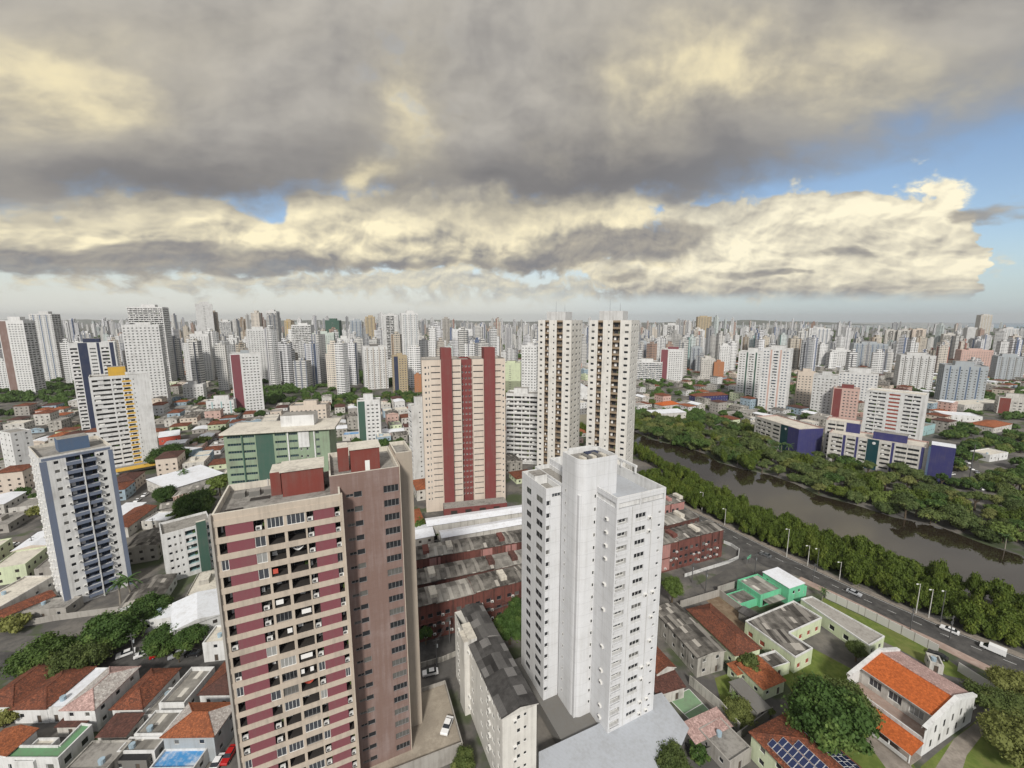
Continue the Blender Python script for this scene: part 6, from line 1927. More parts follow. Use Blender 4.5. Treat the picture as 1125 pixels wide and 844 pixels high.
def tree(x, y, r, h, kind='broad', label=None, group=None, name='tree', desc=None, cat='tree'):
    """crown radius r, total height h"""
    e = tag(empty(name, (x, y, 0), trng.uniform(0, 6.28)), label, cat, group)
    if kind == 'palm':
        t, c = PALM[trng.randrange(3)]
        k = h / 6.8
        a = put(t, 'trunk', e); a.scale = (k, k, k); c_ = put(c, 'crown', e); c_.scale = (k, k, k)
    else:
        n = 3 if kind.startswith('big') else 4
        c = put(CROWN[kind, trng.randrange(n)], 'crown', e)
        rz = .95 if kind == 'mangrove' else .85
        lift = max(.3, h - r * 1.02)
        sz = min(1.35, (h - lift) / (r * .95)) if kind != 'mangrove' else (h - .6) / (r * .98)
        if kind == 'mangrove': lift = .6
        c.location = (0, 0, lift); c.scale = (r, r * trng.uniform(.85, 1.1), r * sz)
        t = put(TRUNK[trng.randrange(4)], 'trunk', e)
        ht = lift + r * .35
        t.scale = (ht * .8, ht * .8, ht)
    if desc: AUTO.append((e, desc, h))
    return e
def tree_px(u, v, r, h, kind, label, **kw):
    x, y = G(u, v); occupy(x, y, r * .6)
    return tree(x, y, r, h, kind, label, **kw)
# trees one can name
tree_px(44, 736, 8.2, 9.5, 'big', 'leftmost broad tree of the clump on the left street')
tree_px(88, 738, 7.8, 9.0, 'bigolive', 'lighter green broad tree second in the clump on the left street')
tree_px(120, 712, 9.0, 11, 'big', 'tall broad tree behind the two front trees of the left clump')
tree_px(183, 716, 6.0, 8, 'big', 'dark round tree beside the row of parked cars on the left street')
tree_px(210, 714, 5.6, 7.5, 'big', 'dark tree overhanging the red parked car on the left street')
tree_px(165, 682, 7.5, 8.5, 'big', 'broad dark tree right below the slate blue tower')
tree_px(14, 694, 5.0, 6, 'olive', 'bushy dark tree at the left edge below the beige roof')
tree_px(133, 668, 2, 10, 'palm', 'left one of two palms at the foot of the slate blue tower', name='palm_tree')
tree_px(145, 662, 2, 10.5, 'palm', 'right one of two palms at the foot of the slate blue tower', name='palm_tree')
tree_px(187, 512, 13, 15, 'big', 'large round tree right of the yellow striped tower base')
tree_px(182, 552, 7.0, 9, 'big', 'dark tree left of the white market roof')
tree_px(215, 566, 11.5, 12.5, 'big', 'wide dark tree between the white market roof and the green block')
tree_px(196, 572, 5, 6, 'broad', 'small dark tree under the wide tree near the white and green block')
tree_px(242, 545, 6, 12, 'broad', 'tree touching the left edge of the green office building')
tree_px(204, 532, 1.5, 9, 'palm', 'thin palm standing in front of the white market roof', name='palm_tree')
tree_px(4, 800, 3.5, 4.5, 'olive', 'small dark bush at the left edge among old houses')
tree_px(197, 728, 1.6, 3.5, 'olive', 'small yellow green bush by the street between old houses')
tree_px(560, 708, 6.0, 11, 'big', 'dark tree between the narrow white block and the white central tower')
tree_px(573, 694, 5.0, 11, 'big', 'second dark tree just left of the white central tower')
tree_px(468, 708, 3.0, 6, 'broad', 'small tree at the right edge of the maroon striped tower, by the red flats')
tree_px(510, 852, 3.6, 5, 'bigolive', 'small round tree at the bottom below the parking deck')
tree_px(738, 664, 4.6, 9.5, 'big', 'round tree right of the white central tower by the side street')
tree_px(905, 828, 9.8, 16, 'big', 'huge dark tree between the school and the solar roofed house')
tree_px(925, 800, 7.0, 12, 'bigolive', 'second huge crown behind the huge dark tree')
tree_px(940, 727, 3.2, 6, 'bigolive', 'small round tree beside the school lawn wing')
tree_px(822, 742, 3.4, 6.5, 'olive', 'grey green tree at the end of the long rusty roof')
tree_px(806, 777, 3.6, 4, 'palm', 'low spreading palm bush in the back garden', name='palm_tree')
tree_px(812, 790, 4.2, 4.5, 'bigolive', 'low leafy shrub in the back garden', name='shrub', cat='shrub')
tree_px(846, 790, 1.4, 3, 'olive', 'small pale bush at the corner of the dark grey wall')
tree_px(1090, 790, 6.0, 9, 'bigolive', 'pale olive tree at the right end of the hall')
tree_px(1112, 775, 5.5, 9, 'bigolive', 'olive tree by the avenue at the right edge')
tree_px(1120, 840, 7.5, 10, 'bigolive', 'large olive tree in the bottom right corner')
tree_px(738, 855, 5.0, 6.5, 'bigolive', 'bare looking olive tree in front of the silver canopy at the bottom')
tree_px(768, 835, 2.5, 3.5, 'broad', 'dark shrub behind the silver canopy corner', name='shrub', cat='shrub')
tree_px(903, 660, 2, 4.5, 'palm', 'small palm at the corner of the avenue wall', name='palm_tree')
tree_px(478, 590, 4.5, 6, 'broad', 'trees at the foot of the beige and crimson tower, left of the sheds')
for k_, q_ in enumerate([(845, 497), (858, 500), (866, 502), (852, 505)]):
    tree_px(*q_, 3, 9.5, 'palm', '%s of the palms in front of the upstream blue block' % ('first from the left', 'second from the left', 'rightmost', 'nearest')[k_], name='palm_tree', group='palms in front of the upstream blue block')

# mangroves: the clipped-looking row between avenue and river, and the belt on the far bank
mg = 'mangroves along the near bank'
def along(line, step):
    out_ = []; 
    for (xa, ya), (xb, yb) in zip(line, line[1:]):
        l = math.hypot(xb - xa, yb - ya); k = 0.0
        while k < l: out_.append((xa + (xb - xa) * k / l, ya + (yb - ya) * k / l)); k += step
    return out_
near_line = [p for p in AVF]
cnt = 0
MG = []
def near_river_side(x, y):
    """between the avenue's far kerb and the water"""
    return not in_poly(x, y, RIVER) and not in_poly(x, y, AVENUE)
for off in (-5.0, -9.5, -13.5):
    for (x, y) in along(offset(AVF, off), 4.2):
        x += trng.uniform(-1.4, 1.4); y += trng.uniform(-1.4, 1.4)
        # stop at the water
        if in_poly(x, y, RIVER): continue
        MG.append((x, y))
for (x, y) in along(offset(NB[3:13], -4.0), 5.5): MG.append((x + trng.uniform(-1, 1), y + trng.uniform(-1, 1)))
kept = []
for (x, y) in MG:
    if y < 60 or y > 520 or abs(x) > 1.45 * y + 10: continue
    if in_poly(x, y, AVENUE): continue
    if any((x - a) ** 2 + (y - b_) ** 2 < 7.5 for a, b_ in kept): continue
    kept.append((x, y))
kept.sort(key=lambda p: p[1])
for x, y in kept[:240]:
    tree(x, y, trng.uniform(3.4, 5.4), trng.uniform(6.4, 9.6), 'mangrove', None, mg, 'mangrove', 'near bank mangrove', 'mangrove')
mfar = []
for off in (2.2, 8, 14, 20, 27, 35, 45, 56, 68, 80, 93):
    for (x, y) in along(offset(FB[3:20], -off), 7.5):
        x += trng.uniform(-2.5, 2.5); y += trng.uniform(-2.5, 2.5)
        if in_poly(x, y, RIVER) or y > 420 or y < 40: continue
        if abs(x) > 1.42 * y + 12: continue
        if not is_free(x, y, 1.5): continue
        u_, v_ = to_px(x, y, 0)
        if 1050 < u_ < 1085 and v_ < 560: continue
        if any((x - a) ** 2 + (y - b_) ** 2 < 22 for a, b_ in mfar): continue
        mfar.append((x, y))
mfar.sort(key=lambda p: p[0] ** 2 + p[1] ** 2)
for i, (x, y) in enumerate(mfar[:298]):
    kd = trng.choice(('marsh', 'marsh', 'marsh', 'mangrove', 'olive', 'broad'))
    if trng.random() < .03: kd = 'palm'
    tree(x, y, trng.choice((3.6, 4.6, 5.2, 6.0, 7.4)) * trng.uniform(.9, 1.1), trng.uniform(5.5, 11.0), kd, None, 'trees of the far river bank', 'riverside_tree', 'far bank tree', 'tree')
for x, y in mfar: occupy(x, y, 4)
MFAR_REST = mfar[298:]

# ------------------------------------------------------------------ small houses, block by block
hr = random.Random(4)
HOUSE_ROOFS = ['clay_tile', 'clay_tile', 'clay_orange', 'sheet_roof_pale', 'roof_pale', 'metal_white', 'roof_slab', 'sheet_roof', 'roof_pale', 'roof_slab', 'sheet_roof', 'metal_white', 'clay_dark']
HOUSE_WALLS = ['white_paint', 'offwhite_paint', 'grey_white', 'beige_tile', 'old_wall', 'white_paint', 'offwhite_paint', 'old_wall', 'sky_paint', 'green_cream', 'concrete', 'concrete', 'pinkish']
RW = dict(clay_dark='dark tile', clay_tile='rust red tile', clay_orange='orange tile', sheet_roof_pale='grey sheet', roof_pale='pale flat', metal_white='white metal', roof_slab='grey flat', sheet_roof='dark patched')
lots = []
ca, sa = math.cos(R(22)), math.sin(R(22))
for i in range(-140, 140):
    for j in range(-10, 110):
        lx = i * 13.0 + (i // 5) * 6.0; ly = j * 15.0 + (j // 2) * 6.5
        x, y = lx * ca - ly * sa, lx * sa + ly * ca + 60
        d = math.hypot(x, y)
        if (y < 145 if x > -60 else y < 112) or d > 1500 or abs(x) > 1.36 * y + 15: continue
        u_, v_ = to_px(x, y, 0)
        if x > 60 and y < 400 and v_ > 478 and u_ < 1040: continue
        if hr.random() < (.10 if d < 500 else .3): continue
        lots.append((d, x + hr.uniform(-1, 1), y + hr.uniform(-1, 1)))
lots.sort()
TREES = []; HS = MB(); nh = 0
def house_mesh(w_, d_, h, rt, wm, rm, r):
    a = MB(); b_ = MB()
    for qx, qy, ang, ww_ in ((-w_ / 2, -d_ / 2, 0, w_), (w_ / 2, -d_ / 2, 90, d_), (w_ / 2, d_ / 2, 180, w_), (-w_ / 2, d_ / 2, 270, d_)):
        c, s_ = math.cos(R(ang)), math.sin(R(ang))
        P_ = lambda t, z, o=0: (qx + c * t + s_ * o, qy + s_ * t - c * o, z)
        a.face([P_(0, 0), P_(ww_, 0), P_(ww_, h), P_(0, h)], wm)
        nn = max(1, int(ww_ / 3.2))
        for i in range(nn):
            for f_ in range(max(1, int(h / 3))):
                t = (i + .5) * ww_ / nn
                a.face([P_(t - .55, f_ * 3 + 1, .02), P_(t + .55, f_ * 3 + 1, .02), P_(t + .55, f_ * 3 + 2.1, .02), P_(t - .55, f_ * 3 + 2.1, .02)], 'room_dark')
    if rt == 'hip': hip(b_, -w_ / 2, w_ / 2, -d_ / 2, d_ / 2, h + .01, r.uniform(1.4, 2.2), rm, .45)
    elif rt == 'gable': gable(b_, -w_ / 2, w_ / 2, -d_ / 2, d_ / 2, h + .01, r.uniform(.7, 1.5), rm, .4, 'y' if d_ > w_ else 'x', wm)
    else:
        b_.face([(-w_ / 2, -d_ / 2, h - .3), (w_ / 2, -d_ / 2, h - .3), (w_ / 2, d_ / 2, h - .3), (-w_ / 2, d_ / 2, h - .3)], rm)
        for (x0, x1, y0, y1) in ((-w_ / 2 - .01, w_ / 2 + .01, -d_ / 2 - .01, -d_ / 2 + .2), (-w_ / 2 - .01, w_ / 2 + .01, d_ / 2 - .2, d_ / 2 + .01), (-w_ / 2 - .01, -w_ / 2 + .2, -d_ / 2 + .2, d_ / 2 - .2), (w_ / 2 - .2, w_ / 2 + .01, -d_ / 2 + .2, d_ / 2 - .2)):
            b_.box(x0, x1, y0, y1, h - .32, h + .1, wm)
        if r.random() < .5: b_.box(-w_ * .3, -w_ * .05, -d_ * .1, d_ * .2, h - .29, h + 1.4, wm, top=rm)
    return a, b_
CARSPOTS = []
for d, x, y in lots:
    if in_poly(x, y, RIVER) or not is_free(x, y, 4.5): continue
    u_, v_ = to_px(x, y, 0)
    wood = (u_ > 1040 and 446 < v_ < 640) or (285 < u_ < 470 and 408 < v_ < 446) or (u_ < 90 and 418 < v_ < 445) or (u_ > 1060 and v_ > 430 and hr.random() < .75) or (700 < u_ < 900 and 412 < v_ < 440 and hr.random() < .35)
    if wood or hr.random() < (.16 if d < 600 else .30):
        TREES.append((d, x + hr.uniform(-3, 3), y + hr.uniform(-3, 3)))
        if wood:
            for k_ in range(2): TREES.append((d, x + hr.uniform(-7, 7), y + hr.uniform(-7, 7)))
        continue
    if hr.random() < .32: TREES.append((d, x + hr.uniform(-6.5, 6.5), y + 7.5))
    w_, d_ = hr.uniform(8.5, 13.0), hr.uniform(10.5, 15.5)
    h = hr.choice((3.2, 3.4, 3.8, 6.2, 6.6)) if hr.random() < .88 else hr.uniform(9, 13)
    rm = hr.choice(HOUSE_ROOFS); rt = 'hip' if rm.startswith('clay') else ('gable' if 'sheet' in rm or 'metal' in rm else 'flat')
    wm = hr.choice(HOUSE_WALLS)
    if d < 220:
        h = min(h, 6.2)
        if wm in ('pinkish', 'sky_paint'): wm = 'old_wall'; yw = 22 + hr.choice((0, 0, 0, 90)) + hr.uniform(-2, 2)
    if nh < 660:
        a, b_ = house_mesh(w_, d_, h, rt, wm, rm, hr)
        e = tag(empty('house', (x, y, 0), R(yw)), None, 'house', 'small houses of the city blocks')
        a.build('wall', e); b_.build('roof', e)
        AUTO.append((e, '%s roofed house' % RW[rm], h)); nh += 1
    else:
        a, b_ = house_mesh(w_, d_, h, rt, wm, rm, hr)
        mt = Matrix.Translation((x, y, 0)) @ Matrix.Rotation(R(yw), 4, 'Z')
        HS.add(a, mt); HS.add(b_, mt)
o = HS.build('farther_houses'); o['kind'] = 'stuff'; o['label'] = 'the farther houses between the towers'; o['category'] = 'houses'
# trees between the houses
TREES.sort()
far_trees = [(x, y, trng.uniform(4.6, 6.5)) for x, y in MFAR_REST]
for i, (d, x, y) in enumerate(TREES):
    if in_poly(x, y, RIVER): continue
    r_ = trng.uniform(3.4, 6.6)
    if not is_free(x, y, 1.0): continue
    if i < 330:
        tree(x, y, r_, r_ * trng.uniform(1.25, 1.6), trng.choice(('broad', 'broad', 'olive')), None, 'trees between the houses', 'tree', 'green tree')
    else: far_trees.append((x, y, r_))
for k in range(2600):                           # beyond the last blocks
    D = math.exp(trng.uniform(math.log(900), math.log(5200))); t_ = trng.uniform(-1.4, 1.4)
    far_trees.append((t_ * D, D, trng.uniform(6, 16)))
FC = [crown_mesh('crown', 70 + i, 7, 120, .17, 'leaf_broad', core=.95) for i in range(3)]
fdat = []
for me in FC:
    v = np.empty(len(me.vertices) * 3); me.vertices.foreach_get('co', v)
    fdat.append((v.reshape(-1, 3), [tuple(p.vertices) for p in me.polygons]))
V_ = []; F_ = []; nb_ = 0
for x, y, r_ in far_trees:
    v, f = fdat[trng.randrange(3)]
    a = trng.uniform(0, 6.28); c, s_ = math.cos(a), math.sin(a)
    q = np.stack([x + (v[:, 0] * c - v[:, 1] * s_) * r_, y + (v[:, 0] * s_ + v[:, 1] * c) * r_, .8 + v[:, 2] * r_ * 1.15], 1)
    V_.append(q); F_.extend([tuple(i + nb_ for i in p) for p in f]); nb_ += len(v)
me = bpy.data.meshes.new('farther_trees'); me.from_pydata(np.concatenate(V_).tolist(), [], F_); me.materials.append(MATS['leaf_broad']); me.update()
o = put(me, 'farther_trees'); o['kind'] = 'stuff'; o['label'] = 'the farther tree crowns between the towers'; o['category'] = 'trees'

# ================================================================== CARS, LAMPS, POLES
def car_meshes(paint):
    body = MB(); cab = MB(); wh = MB()
    prof = [(-2.1, .35), (-2.15, .75), (-2.0, .92), (-.95, 1.0), (1.45, 1.02), (2.05, .95), (2.1, .40)]
    def loft(mb, prof, y0, y1, m, inset=0.0):
        n = len(prof)
        Lf = [(x, y0, z) for x, z in prof]; Rt = [(x, y1, z) for x, z in prof]
        for i in range(n - 1): mb.face([Lf[i], Lf[i + 1], Rt[i + 1], Rt[i]], m)
        mb.face(Lf[::-1], m); mb.face(Rt, m)
    loft(body, prof, -.84, .84, paint)
    g = [(-1.0, .99), (-.35, 1.40), (1.0, 1.42), (1.55, 1.01)]
    for (xa, za), (xb, zb) in zip(g, g[1:]):
        ia, ib = (.80 if za < 1.2 else .64), (.80 if zb < 1.2 else .64)
        roof = za > 1.3 and zb > 1.3
        (body if roof else cab).face([(xa, -ia, za), (xa, ia, za), (xb, ib, zb), (xb, -ib, zb)], paint if roof else 'car_glass')
    for s_ in (-1, 1):
        q = [(g[0][0], .80 * s_, g[0][1]), (g[3][0], .80 * s_, g[3][1]), (g[2][0], .64 * s_, g[2][1]), (g[1][0], .64 * s_, g[1][1])]
        cab.face(q if s_ < 0 else q[::-1], 'car_glass')
    wh.tube((0, -.1, 0), (0, .1, 0), .33, .33, 'rubber', 12); wh.tube((0, .1, 0), (0, .12, 0), .20, .18, 'steel', 10); wh.tube((0, -.1, 0), (0, -.12, 0), .20, .18, 'steel', 10)
    return body.mesh('body'), cab.mesh('window_glass'), wh.mesh('wheel')
CARS = {c: car_meshes('car_' + c) for c in ('white', 'silver', 'black', 'red', 'grey', 'blue')}
def car(x, y, deg, c, label=None, group=None, z=0.0, desc=None):
    e = tag(empty('car', (x, y, z + .02), R(deg)), label, 'car', group)
    bm_, cm_, wm_ = CARS[c]
    put(bm_, 'body', e); put(cm_, 'window_glass', e)
    for sx in (-1.35, 1.3):
        for sy in (-.8, .8): put(wm_, 'wheel', e, (sx, sy, .33))
    if desc: AUTO.append((e, desc, 1.5))
    return e
g1 = 'cars parked along the left street'
for u, v, c, l in [(113, 721.5, 'white', 'white parked car half under the left clump of trees'), (138.5, 720, 'white', 'white parked car left of the white car beside the red one'), (158, 720, 'white', 'white parked car next to the red car on the left street'),
                   (175, 720.5, 'red', 'bright red parked car under the trees on the left street'), (195, 721, 'silver', 'silver parked car right of the red car on the left street'), (213, 720, 'black', 'black parked car under the dark tree on the left street'), (242, 720, 'black', 'black car at the corner of the maroon striped tower')]:
    x, y = G(u, v); car(x, y, 38 if c != 'black' else 5, c, l, g1)
x, y = DECK_CAR; car(x - 1.6, y + 1.5, 78, 'white', 'white car parked on the raised parking deck', z=3.2)
x, y = G(473, 741); car(x, y, 15, 'white', 'white car on the middle street beside the parking deck')
x, y = G(252, 832); car(x, y, 92, 'red', 'red car squeezed between the bottom houses and the maroon striped tower')
x, y = G(238, 842); car(x, y, 95, 'white', 'white car at the bottom edge beside the maroon striped tower')
def bearing(u1, v1, u2, v2):
    a = G(u1, v1); b_ = G(u2, v2); return math.degrees(math.atan2(b_[1] - a[1], b_[0] - a[0]))
av = bearing(1037, 695, 1100, 722)
for u, v, c, l in [(841, 611, 'grey', 'dark grey car near the bend of the avenue by the mint house'), (938, 653, 'silver', 'silver car in the middle of the avenue above the school lawn'), (1043, 694, 'white', 'white pickup-like car behind the dark post on the avenue')]:
    x, y = G(u, v); car(x, y, av + (180 if c == 'silver' else 0), c, l)
x, y = G(1030, 722); car(x, y, av, 'black', 'black car parked behind the guard house wall')
x, y = G(1091, 716)
e = tag(empty('van', (x, y, .02), R(av)), 'white delivery van near the right end of the avenue', 'van')
bm = MB(); bm.box(-1.0, 2.4, -.92, .92, .4, 2.1, 'car_white', bottom=True)
bm.prism([(-2.6, -.85), (-1.01, -.9), (-1.01, .9), (-2.6, .85)], .4, 1.05, 'car_white')
bm.build('body', e)
cm_ = MB(); cm_.face([(-2.0, -.8, 1.06), (-2.0, .8, 1.06), (-1.02, .85, 1.85), (-1.02, -.85, 1.85)][::-1], 'car_glass')
for s_ in (-1, 1): cm_.face([(-2.0, .8 * s_, 1.06), (-1.02, .85 * s_, 1.06), (-1.02, .85 * s_, 1.85)], 'car_glass')
cm_.build('window_glass', e)
for sx in (-1.7, 1.6):
    for sy in (-.85, .85): put(CARS['white'][2], 'wheel', e, (sx, sy, .33))
for u, v, c, dg in [(1062, 509, 'white', 80), (1066, 516, 'white', 78), (1073, 520, 'silver', 60), (1077, 525, 'white', 85), (1077, 538, 'white', 80), (1063, 500, 'grey', 80), (1045, 522, 'white', 10), (1050, 530, 'white', 20)]:
    x, y = G(u, v); car(x, y, dg, c, None, 'cars on the riverside street', desc='%s car on the riverside street' % c)
for u, v, c, dg in [(40, 606, 'white', 20), (46, 608, 'white', 18), (8, 602, 'white', 10), (14, 600, 'white', 12), (24, 613, 'grey', 20), (2, 620, 'silver', 25)]:
    x, y = G(u, v); car(x, y, dg, c, None, 'cars in the west street', desc='%s car in the west street' % c)
cr = random.Random(8)
for t in np.linspace(.03, .97, 22):
    a = (150 + 102 * t, 552 - 76 * t)
    x, y = G(a[0] + cr.uniform(-4, 4), a[1] + cr.uniform(-1.5, 1.5))
    if not is_free(x, y, 1.0): continue
    c = cr.choice(('white', 'white', 'silver', 'black', 'red', 'grey'))
    car(x, y, bearing(150, 550, 252, 476) + cr.choice((0, 180)), c, None, 'cars on the market street', desc='%s car on the market street' % c)

def lamp_post(x, y, h, deg, label, group='street lamps along the avenue', pale=True):
    e = tag(empty('street_lamp', (x, y, .1), R(deg)), label, 'street lamp', group)
    m = 'pole_pale' if pale else 'pole_dark'
    p = MB(); p.tube((0, 0, 0), (0, 0, h), .16, .09, m, 8); p.build('pole', e)
    a = MB(); a.tube((0, 0, h - .2), (1.5, 0, h + .35), .06, .05, m, 6); a.build('arm', e)
    l = MB(); l.box(1.35, 2.1, -.16, .16, h + .24, h + .40, 'frame_white', bottom=True); l.build('lamp_head', e)
    return e
for k, (u, v, h) in enumerate([(771, 562, 10), (796, 577, 8), (864, 612, 12), (887, 622, 8.5), (897, 627, 9), (922, 637, 7), (1006, 674, 10.5), (1020, 679, 10), (1033, 684, 11)]):
    x, y = G(u, v)
    lamp_post(x, y, h, 200, None if False else ['street lamp farthest up the avenue by the mangroves', 'short street lamp beside the road bend across from the red flats', 'tall street lamp across the avenue from the mint house',
              'short pale street lamp right of the tall one across from the mint house', 'dark street lamp across the avenue from the school', 'low street lamp against the mangroves above the silver car',
              'thick pale street lamp on the mangrove side above the hall', 'slim street lamp between two posts above the hall', 'street lamp just left of the white pickup-like car'][k], pale=k not in (4, 8))
def util_pole(u, v, h, label, z0=0):
    x, y = G(u, v)
    e = tag(empty('utility_pole', (x, y, 0), R(25)), label, 'utility pole', 'wooden and concrete utility poles')
    p = MB(); p.tube((0, 0, 0), (0, 0, h), .17, .11, 'pole_dark', 8); p.build('pole', e)
    c = MB(); c.box(-1.0, 1.0, -.06, .06, h - .7, h - .55, 'pole_dark', bottom=True); c.box(-.6, .6, -.05, .05, h - 1.8, h - 1.68, 'pole_dark', bottom=True); c.build('crossarm', e)
    t = MB(); t.tube((.3, .15, h - 3), (.3, .15, h - 2.2), .22, .22, 'cool_grey', 8); t.build('transformer', e)
for u, v, h, l in [(829, 632, 9, 'dark utility pole at the corner in front of the mint house'), (775, 650, 8.5, 'utility pole on the side street by the grey wall'), (1043, 703, 8, 'dark utility pole in front of the white pickup-like car'), (1000, 692, 7.5, 'utility pole on the near pavement above the lawn'),
                   (893, 640, 7.5, 'utility pole beside the small palm at the avenue wall'), (480, 733, 9, 'utility pole over the white car on the middle street'), (494, 706, 9, 'utility pole in front of the red flats'), (148, 724, 8, 'pole between two white parked cars on the left street'),
                   (38, 612, 9, 'pole beside the white cars in the west street'), (170, 590, 9, 'pole between the slate tower and the market roofs'), (760, 640, 8, 'utility pole near the round tree on the side street')]:
    util_pole(u, v, h, l)
mb = MB(); x, y = G(1064, 532); 
e = tag(empty('utility_pole', (x, y, 0)), 'tall dark mast beside the riverside street', 'utility pole')
mb.tube((0, 0, 0), (0, 0, 24), .35, .18, 'pole_dark', 8); mb.build('pole', e)
x, y = G(1052, 545)
def cables(label, pts):
    c = MB()
    for off in (-.8, 0, .8):
        for (u0, v0, h0), (u1, v1, h1) in zip(pts, pts[1:]):
            a = G(u0, v0); b_ = G(u1, v1); prev = None
            for k in range(9):
                t = k / 8
                p = (a[0] + (b_[0] - a[0]) * t + off * .5, a[1] + (b_[1] - a[1]) * t + off * .5, h0 + (h1 - h0) * t - .9 * 4 * t * (1 - t))
                if prev: c.tube(prev, p, .035, .035, 'pole_dark', 4, cap=False)
                prev = p
    tag(c.build('overhead_cable'), label, 'cable')
cables('overhead cables along the near side of the avenue', [(829, 632, 8.4), (893, 640, 6.9), (1000, 692, 6.9), (1043, 703, 7.4)])
cables('overhead cables along the side street', [(775, 650, 7.9), (760, 640, 7.4), (829, 632, 8.4)])
cables('overhead cables over the middle street', [(480, 733, 8.4), (494, 706, 8.4), (560, 690, 8.4)])
# sign arch board at the corner
x, y = G(822, 619)
e = tag(empty('road_sign', (x, y, 0), R(35)), 'green road sign board on posts at the road bend', 'road sign')
p = MB(); p.tube((-1.2, 0, 0), (-1.2, 0, 3.2), .07, .07, 'steel'); p.tube((1.2, 0, 0), (1.2, 0, 3.2), .07, .07, 'steel'); p.build('post', e)
p = MB(); p.box(-1.6, 1.6, -.12, -.08, 2.2, 3.3, 'mint_paint', bottom=True); p.build('board', e)

# ------------------------------------------------------------------ air
hz = MB(); hz.box(-18200, 18200, -18200, 18200, -1.5, 300, 'haze_dummy' if False else 'roof_slab', bottom=True)
hm = bpy.data.materials.new('haze_air'); hm.use_nodes = True
hm.node_tree.nodes.clear()
pv = hm.node_tree.nodes.new('ShaderNodeVolumePrincipled')
pv.inputs['Color'].default_value = (0.93, 0.95, 0.98, 1)
pv.inputs['Density'].default_value = 0.000055
pv.inputs['Anisotropy'].default_value = 0.2
ho = hm.node_tree.nodes.new('ShaderNodeOutputMaterial')
hm.node_tree.links.new(pv.outputs[0], ho.inputs['Volume'])
MATS['haze_air'] = hm
hz.mats = ['haze_air']
o = hz.build('haze'); o['kind'] = 'stuff'
HAZE = o

# ------------------------------------------------------------------ leave out what stands wholly behind other things, then finish the labels
bpy.context.view_layer.update()
from mathutils.bvhtree import BVHTree
C0 = Vector((0, 0, CAM_H))
def root_of(o):
    while o.parent: o = o.parent
    return o
OWN = []; TV = []; TF = []; nbase = 0
SOLID = ('wall', 'roof', 'distant_tower', 'lift_shaft', 'stair_column', 'end_tower', 'pilaster', 'rooftop_box', 'podium', 'base')
names = []
for o in bpy.data.objects:
    if o.type != 'MESH' or o.name.split('.')[0] not in SOLID: continue
    me = o.data; me.calc_loop_triangles()
    v = np.empty(len(me.vertices) * 3, dtype=np.float64); me.vertices.foreach_get('co', v)
    t = np.empty(len(me.loop_triangles) * 3, dtype=np.int32); me.loop_triangles.foreach_get('vertices', t)
    mw = np.array(o.matrix_world)
    v = v.reshape(-1, 3) @ mw[:3, :3].T + mw[:3, 3]
    TV.append(v); TF.append(t.reshape(-1, 3) + nbase); nbase += len(v)
    OWN.append(np.full(len(t) // 3, len(names))); names.append(root_of(o).name)
OWN = np.concatenate(OWN)
BV = BVHTree.FromPolygons(np.concatenate(TV).tolist(), np.concatenate(TF).tolist(), all_triangles=True)
def visible(e, h, rad):
    x, y, z = e.location
    l = math.hypot(x, y); px_, py_ = -y / l, x / l
    for f in (.98, .85, .6, .3):
        for sd in (-.7, 0, .7):
            p = Vector((x + px_ * rad * sd, y + py_ * rad * sd, h * f))
            u_, v_ = to_px(p.x, p.y, p.z)
            if not (-5 < u_ < 1130 and -5 < v_ < 849): continue
            d = p - C0; n = d.length
            loc, nor, idx, dist = BV.ray_cast(C0, d / n, n)
            if loc is None or names[OWN[idx]] == e.name: return 1
    return 0
vis = []
for e, desc, h in AUTO:
    rad = 1.2 if 'car' in desc else (4.0 if ('tree' in desc or 'mangrove' in desc) else 6.0)
    if e.type == 'EMPTY' and ('tree' in desc or 'mangrove' in desc): rad = 3.0
    k = visible(e, h, rad)
    vis.append((e, desc, h, k))
keep = []; GONE = []
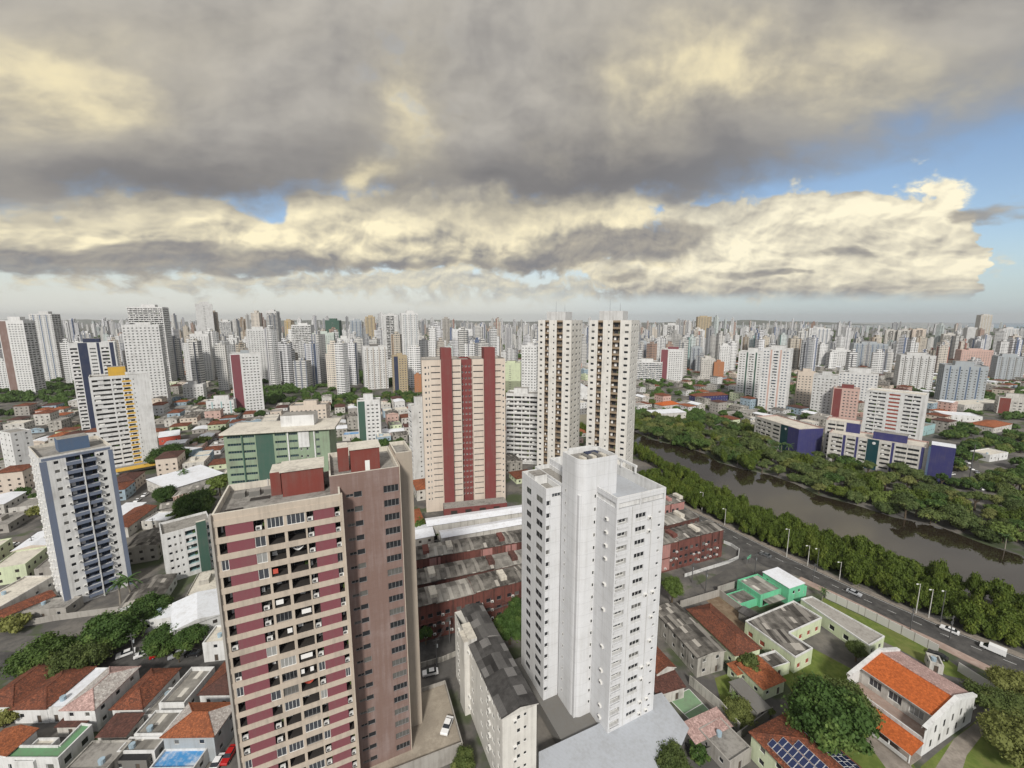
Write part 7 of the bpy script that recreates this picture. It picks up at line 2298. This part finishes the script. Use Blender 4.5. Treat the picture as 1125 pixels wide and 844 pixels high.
for e, desc, h, k in vis:
    if k == 0 and 'mangrove' not in desc and 'far bank' not in desc:
        GONE.append(e)
    else: keep.append((e, desc, h))
GN = {e.name for e in GONE}
bpy.data.batch_remove([o for o in bpy.data.objects if o.name in GN or (o.parent and o.parent.name in GN)])
groups = {}
for e, desc, h in keep:
    x, y, z = e.location
    u, v = to_px(x, y, h * .6); d = math.hypot(x, y)
    best = min(LANDMARKS, key=lambda q: ((q[1] - u) * (1.0)) ** 2 + ((q[2] - v) * 1.6) ** 2)
    du = u - best[1]
    if abs(du) < 16: rel = 'behind' if d > best[3] else 'in front of'
    else: rel = 'left of' if du < 0 else 'right of'
    groups.setdefault((desc, rel, best[0]), []).append((u, e))
ORD = ['', 'first', 'second', 'third', 'fourth', 'fifth', 'sixth', 'seventh', 'eighth', 'ninth', 'tenth', 'eleventh', 'twelfth', 'thirteenth', 'fourteenth', 'fifteenth',
       'sixteenth', 'seventeenth', 'eighteenth', 'nineteenth', 'twentieth', 'twenty-first', 'twenty-second', 'twenty-third', 'twenty-fourth', 'twenty-fifth', 'twenty-sixth', 'twenty-seventh',
       'twenty-eighth', 'twenty-ninth', 'thirtieth'] + ['thirty-' + k for k in 'first second third fourth fifth sixth seventh eighth ninth'.split()] + ['fortieth'] + ['forty-' + k for k in 'first second third fourth fifth sixth seventh eighth ninth'.split()]
for (desc, rel, lm), lst in groups.items():
    lst.sort(key=lambda q: q[0])
    base = '%s %s %s' % (desc, rel, lm)
    for i, (u, e) in enumerate(lst):
        if len(lst) == 1: e['label'] = base
        else:
            n = len(lst)
            if i == 0: pre = 'leftmost'
            elif i == n - 1: pre = 'rightmost'
            elif i < n / 2: pre = (ORD[i + 1] if i + 1 < len(ORD) else '%dth' % (i + 1)) + ' from left'
            else: pre = (ORD[n - i] if n - i < len(ORD) else '%dth' % (n - i)) + ' from right'
            e['label'] = pre + ' ' + base
print('THINGS', len(OWN), len(keep), 'dropped', len(vis) - len(keep), 'objects', len(bpy.data.objects))
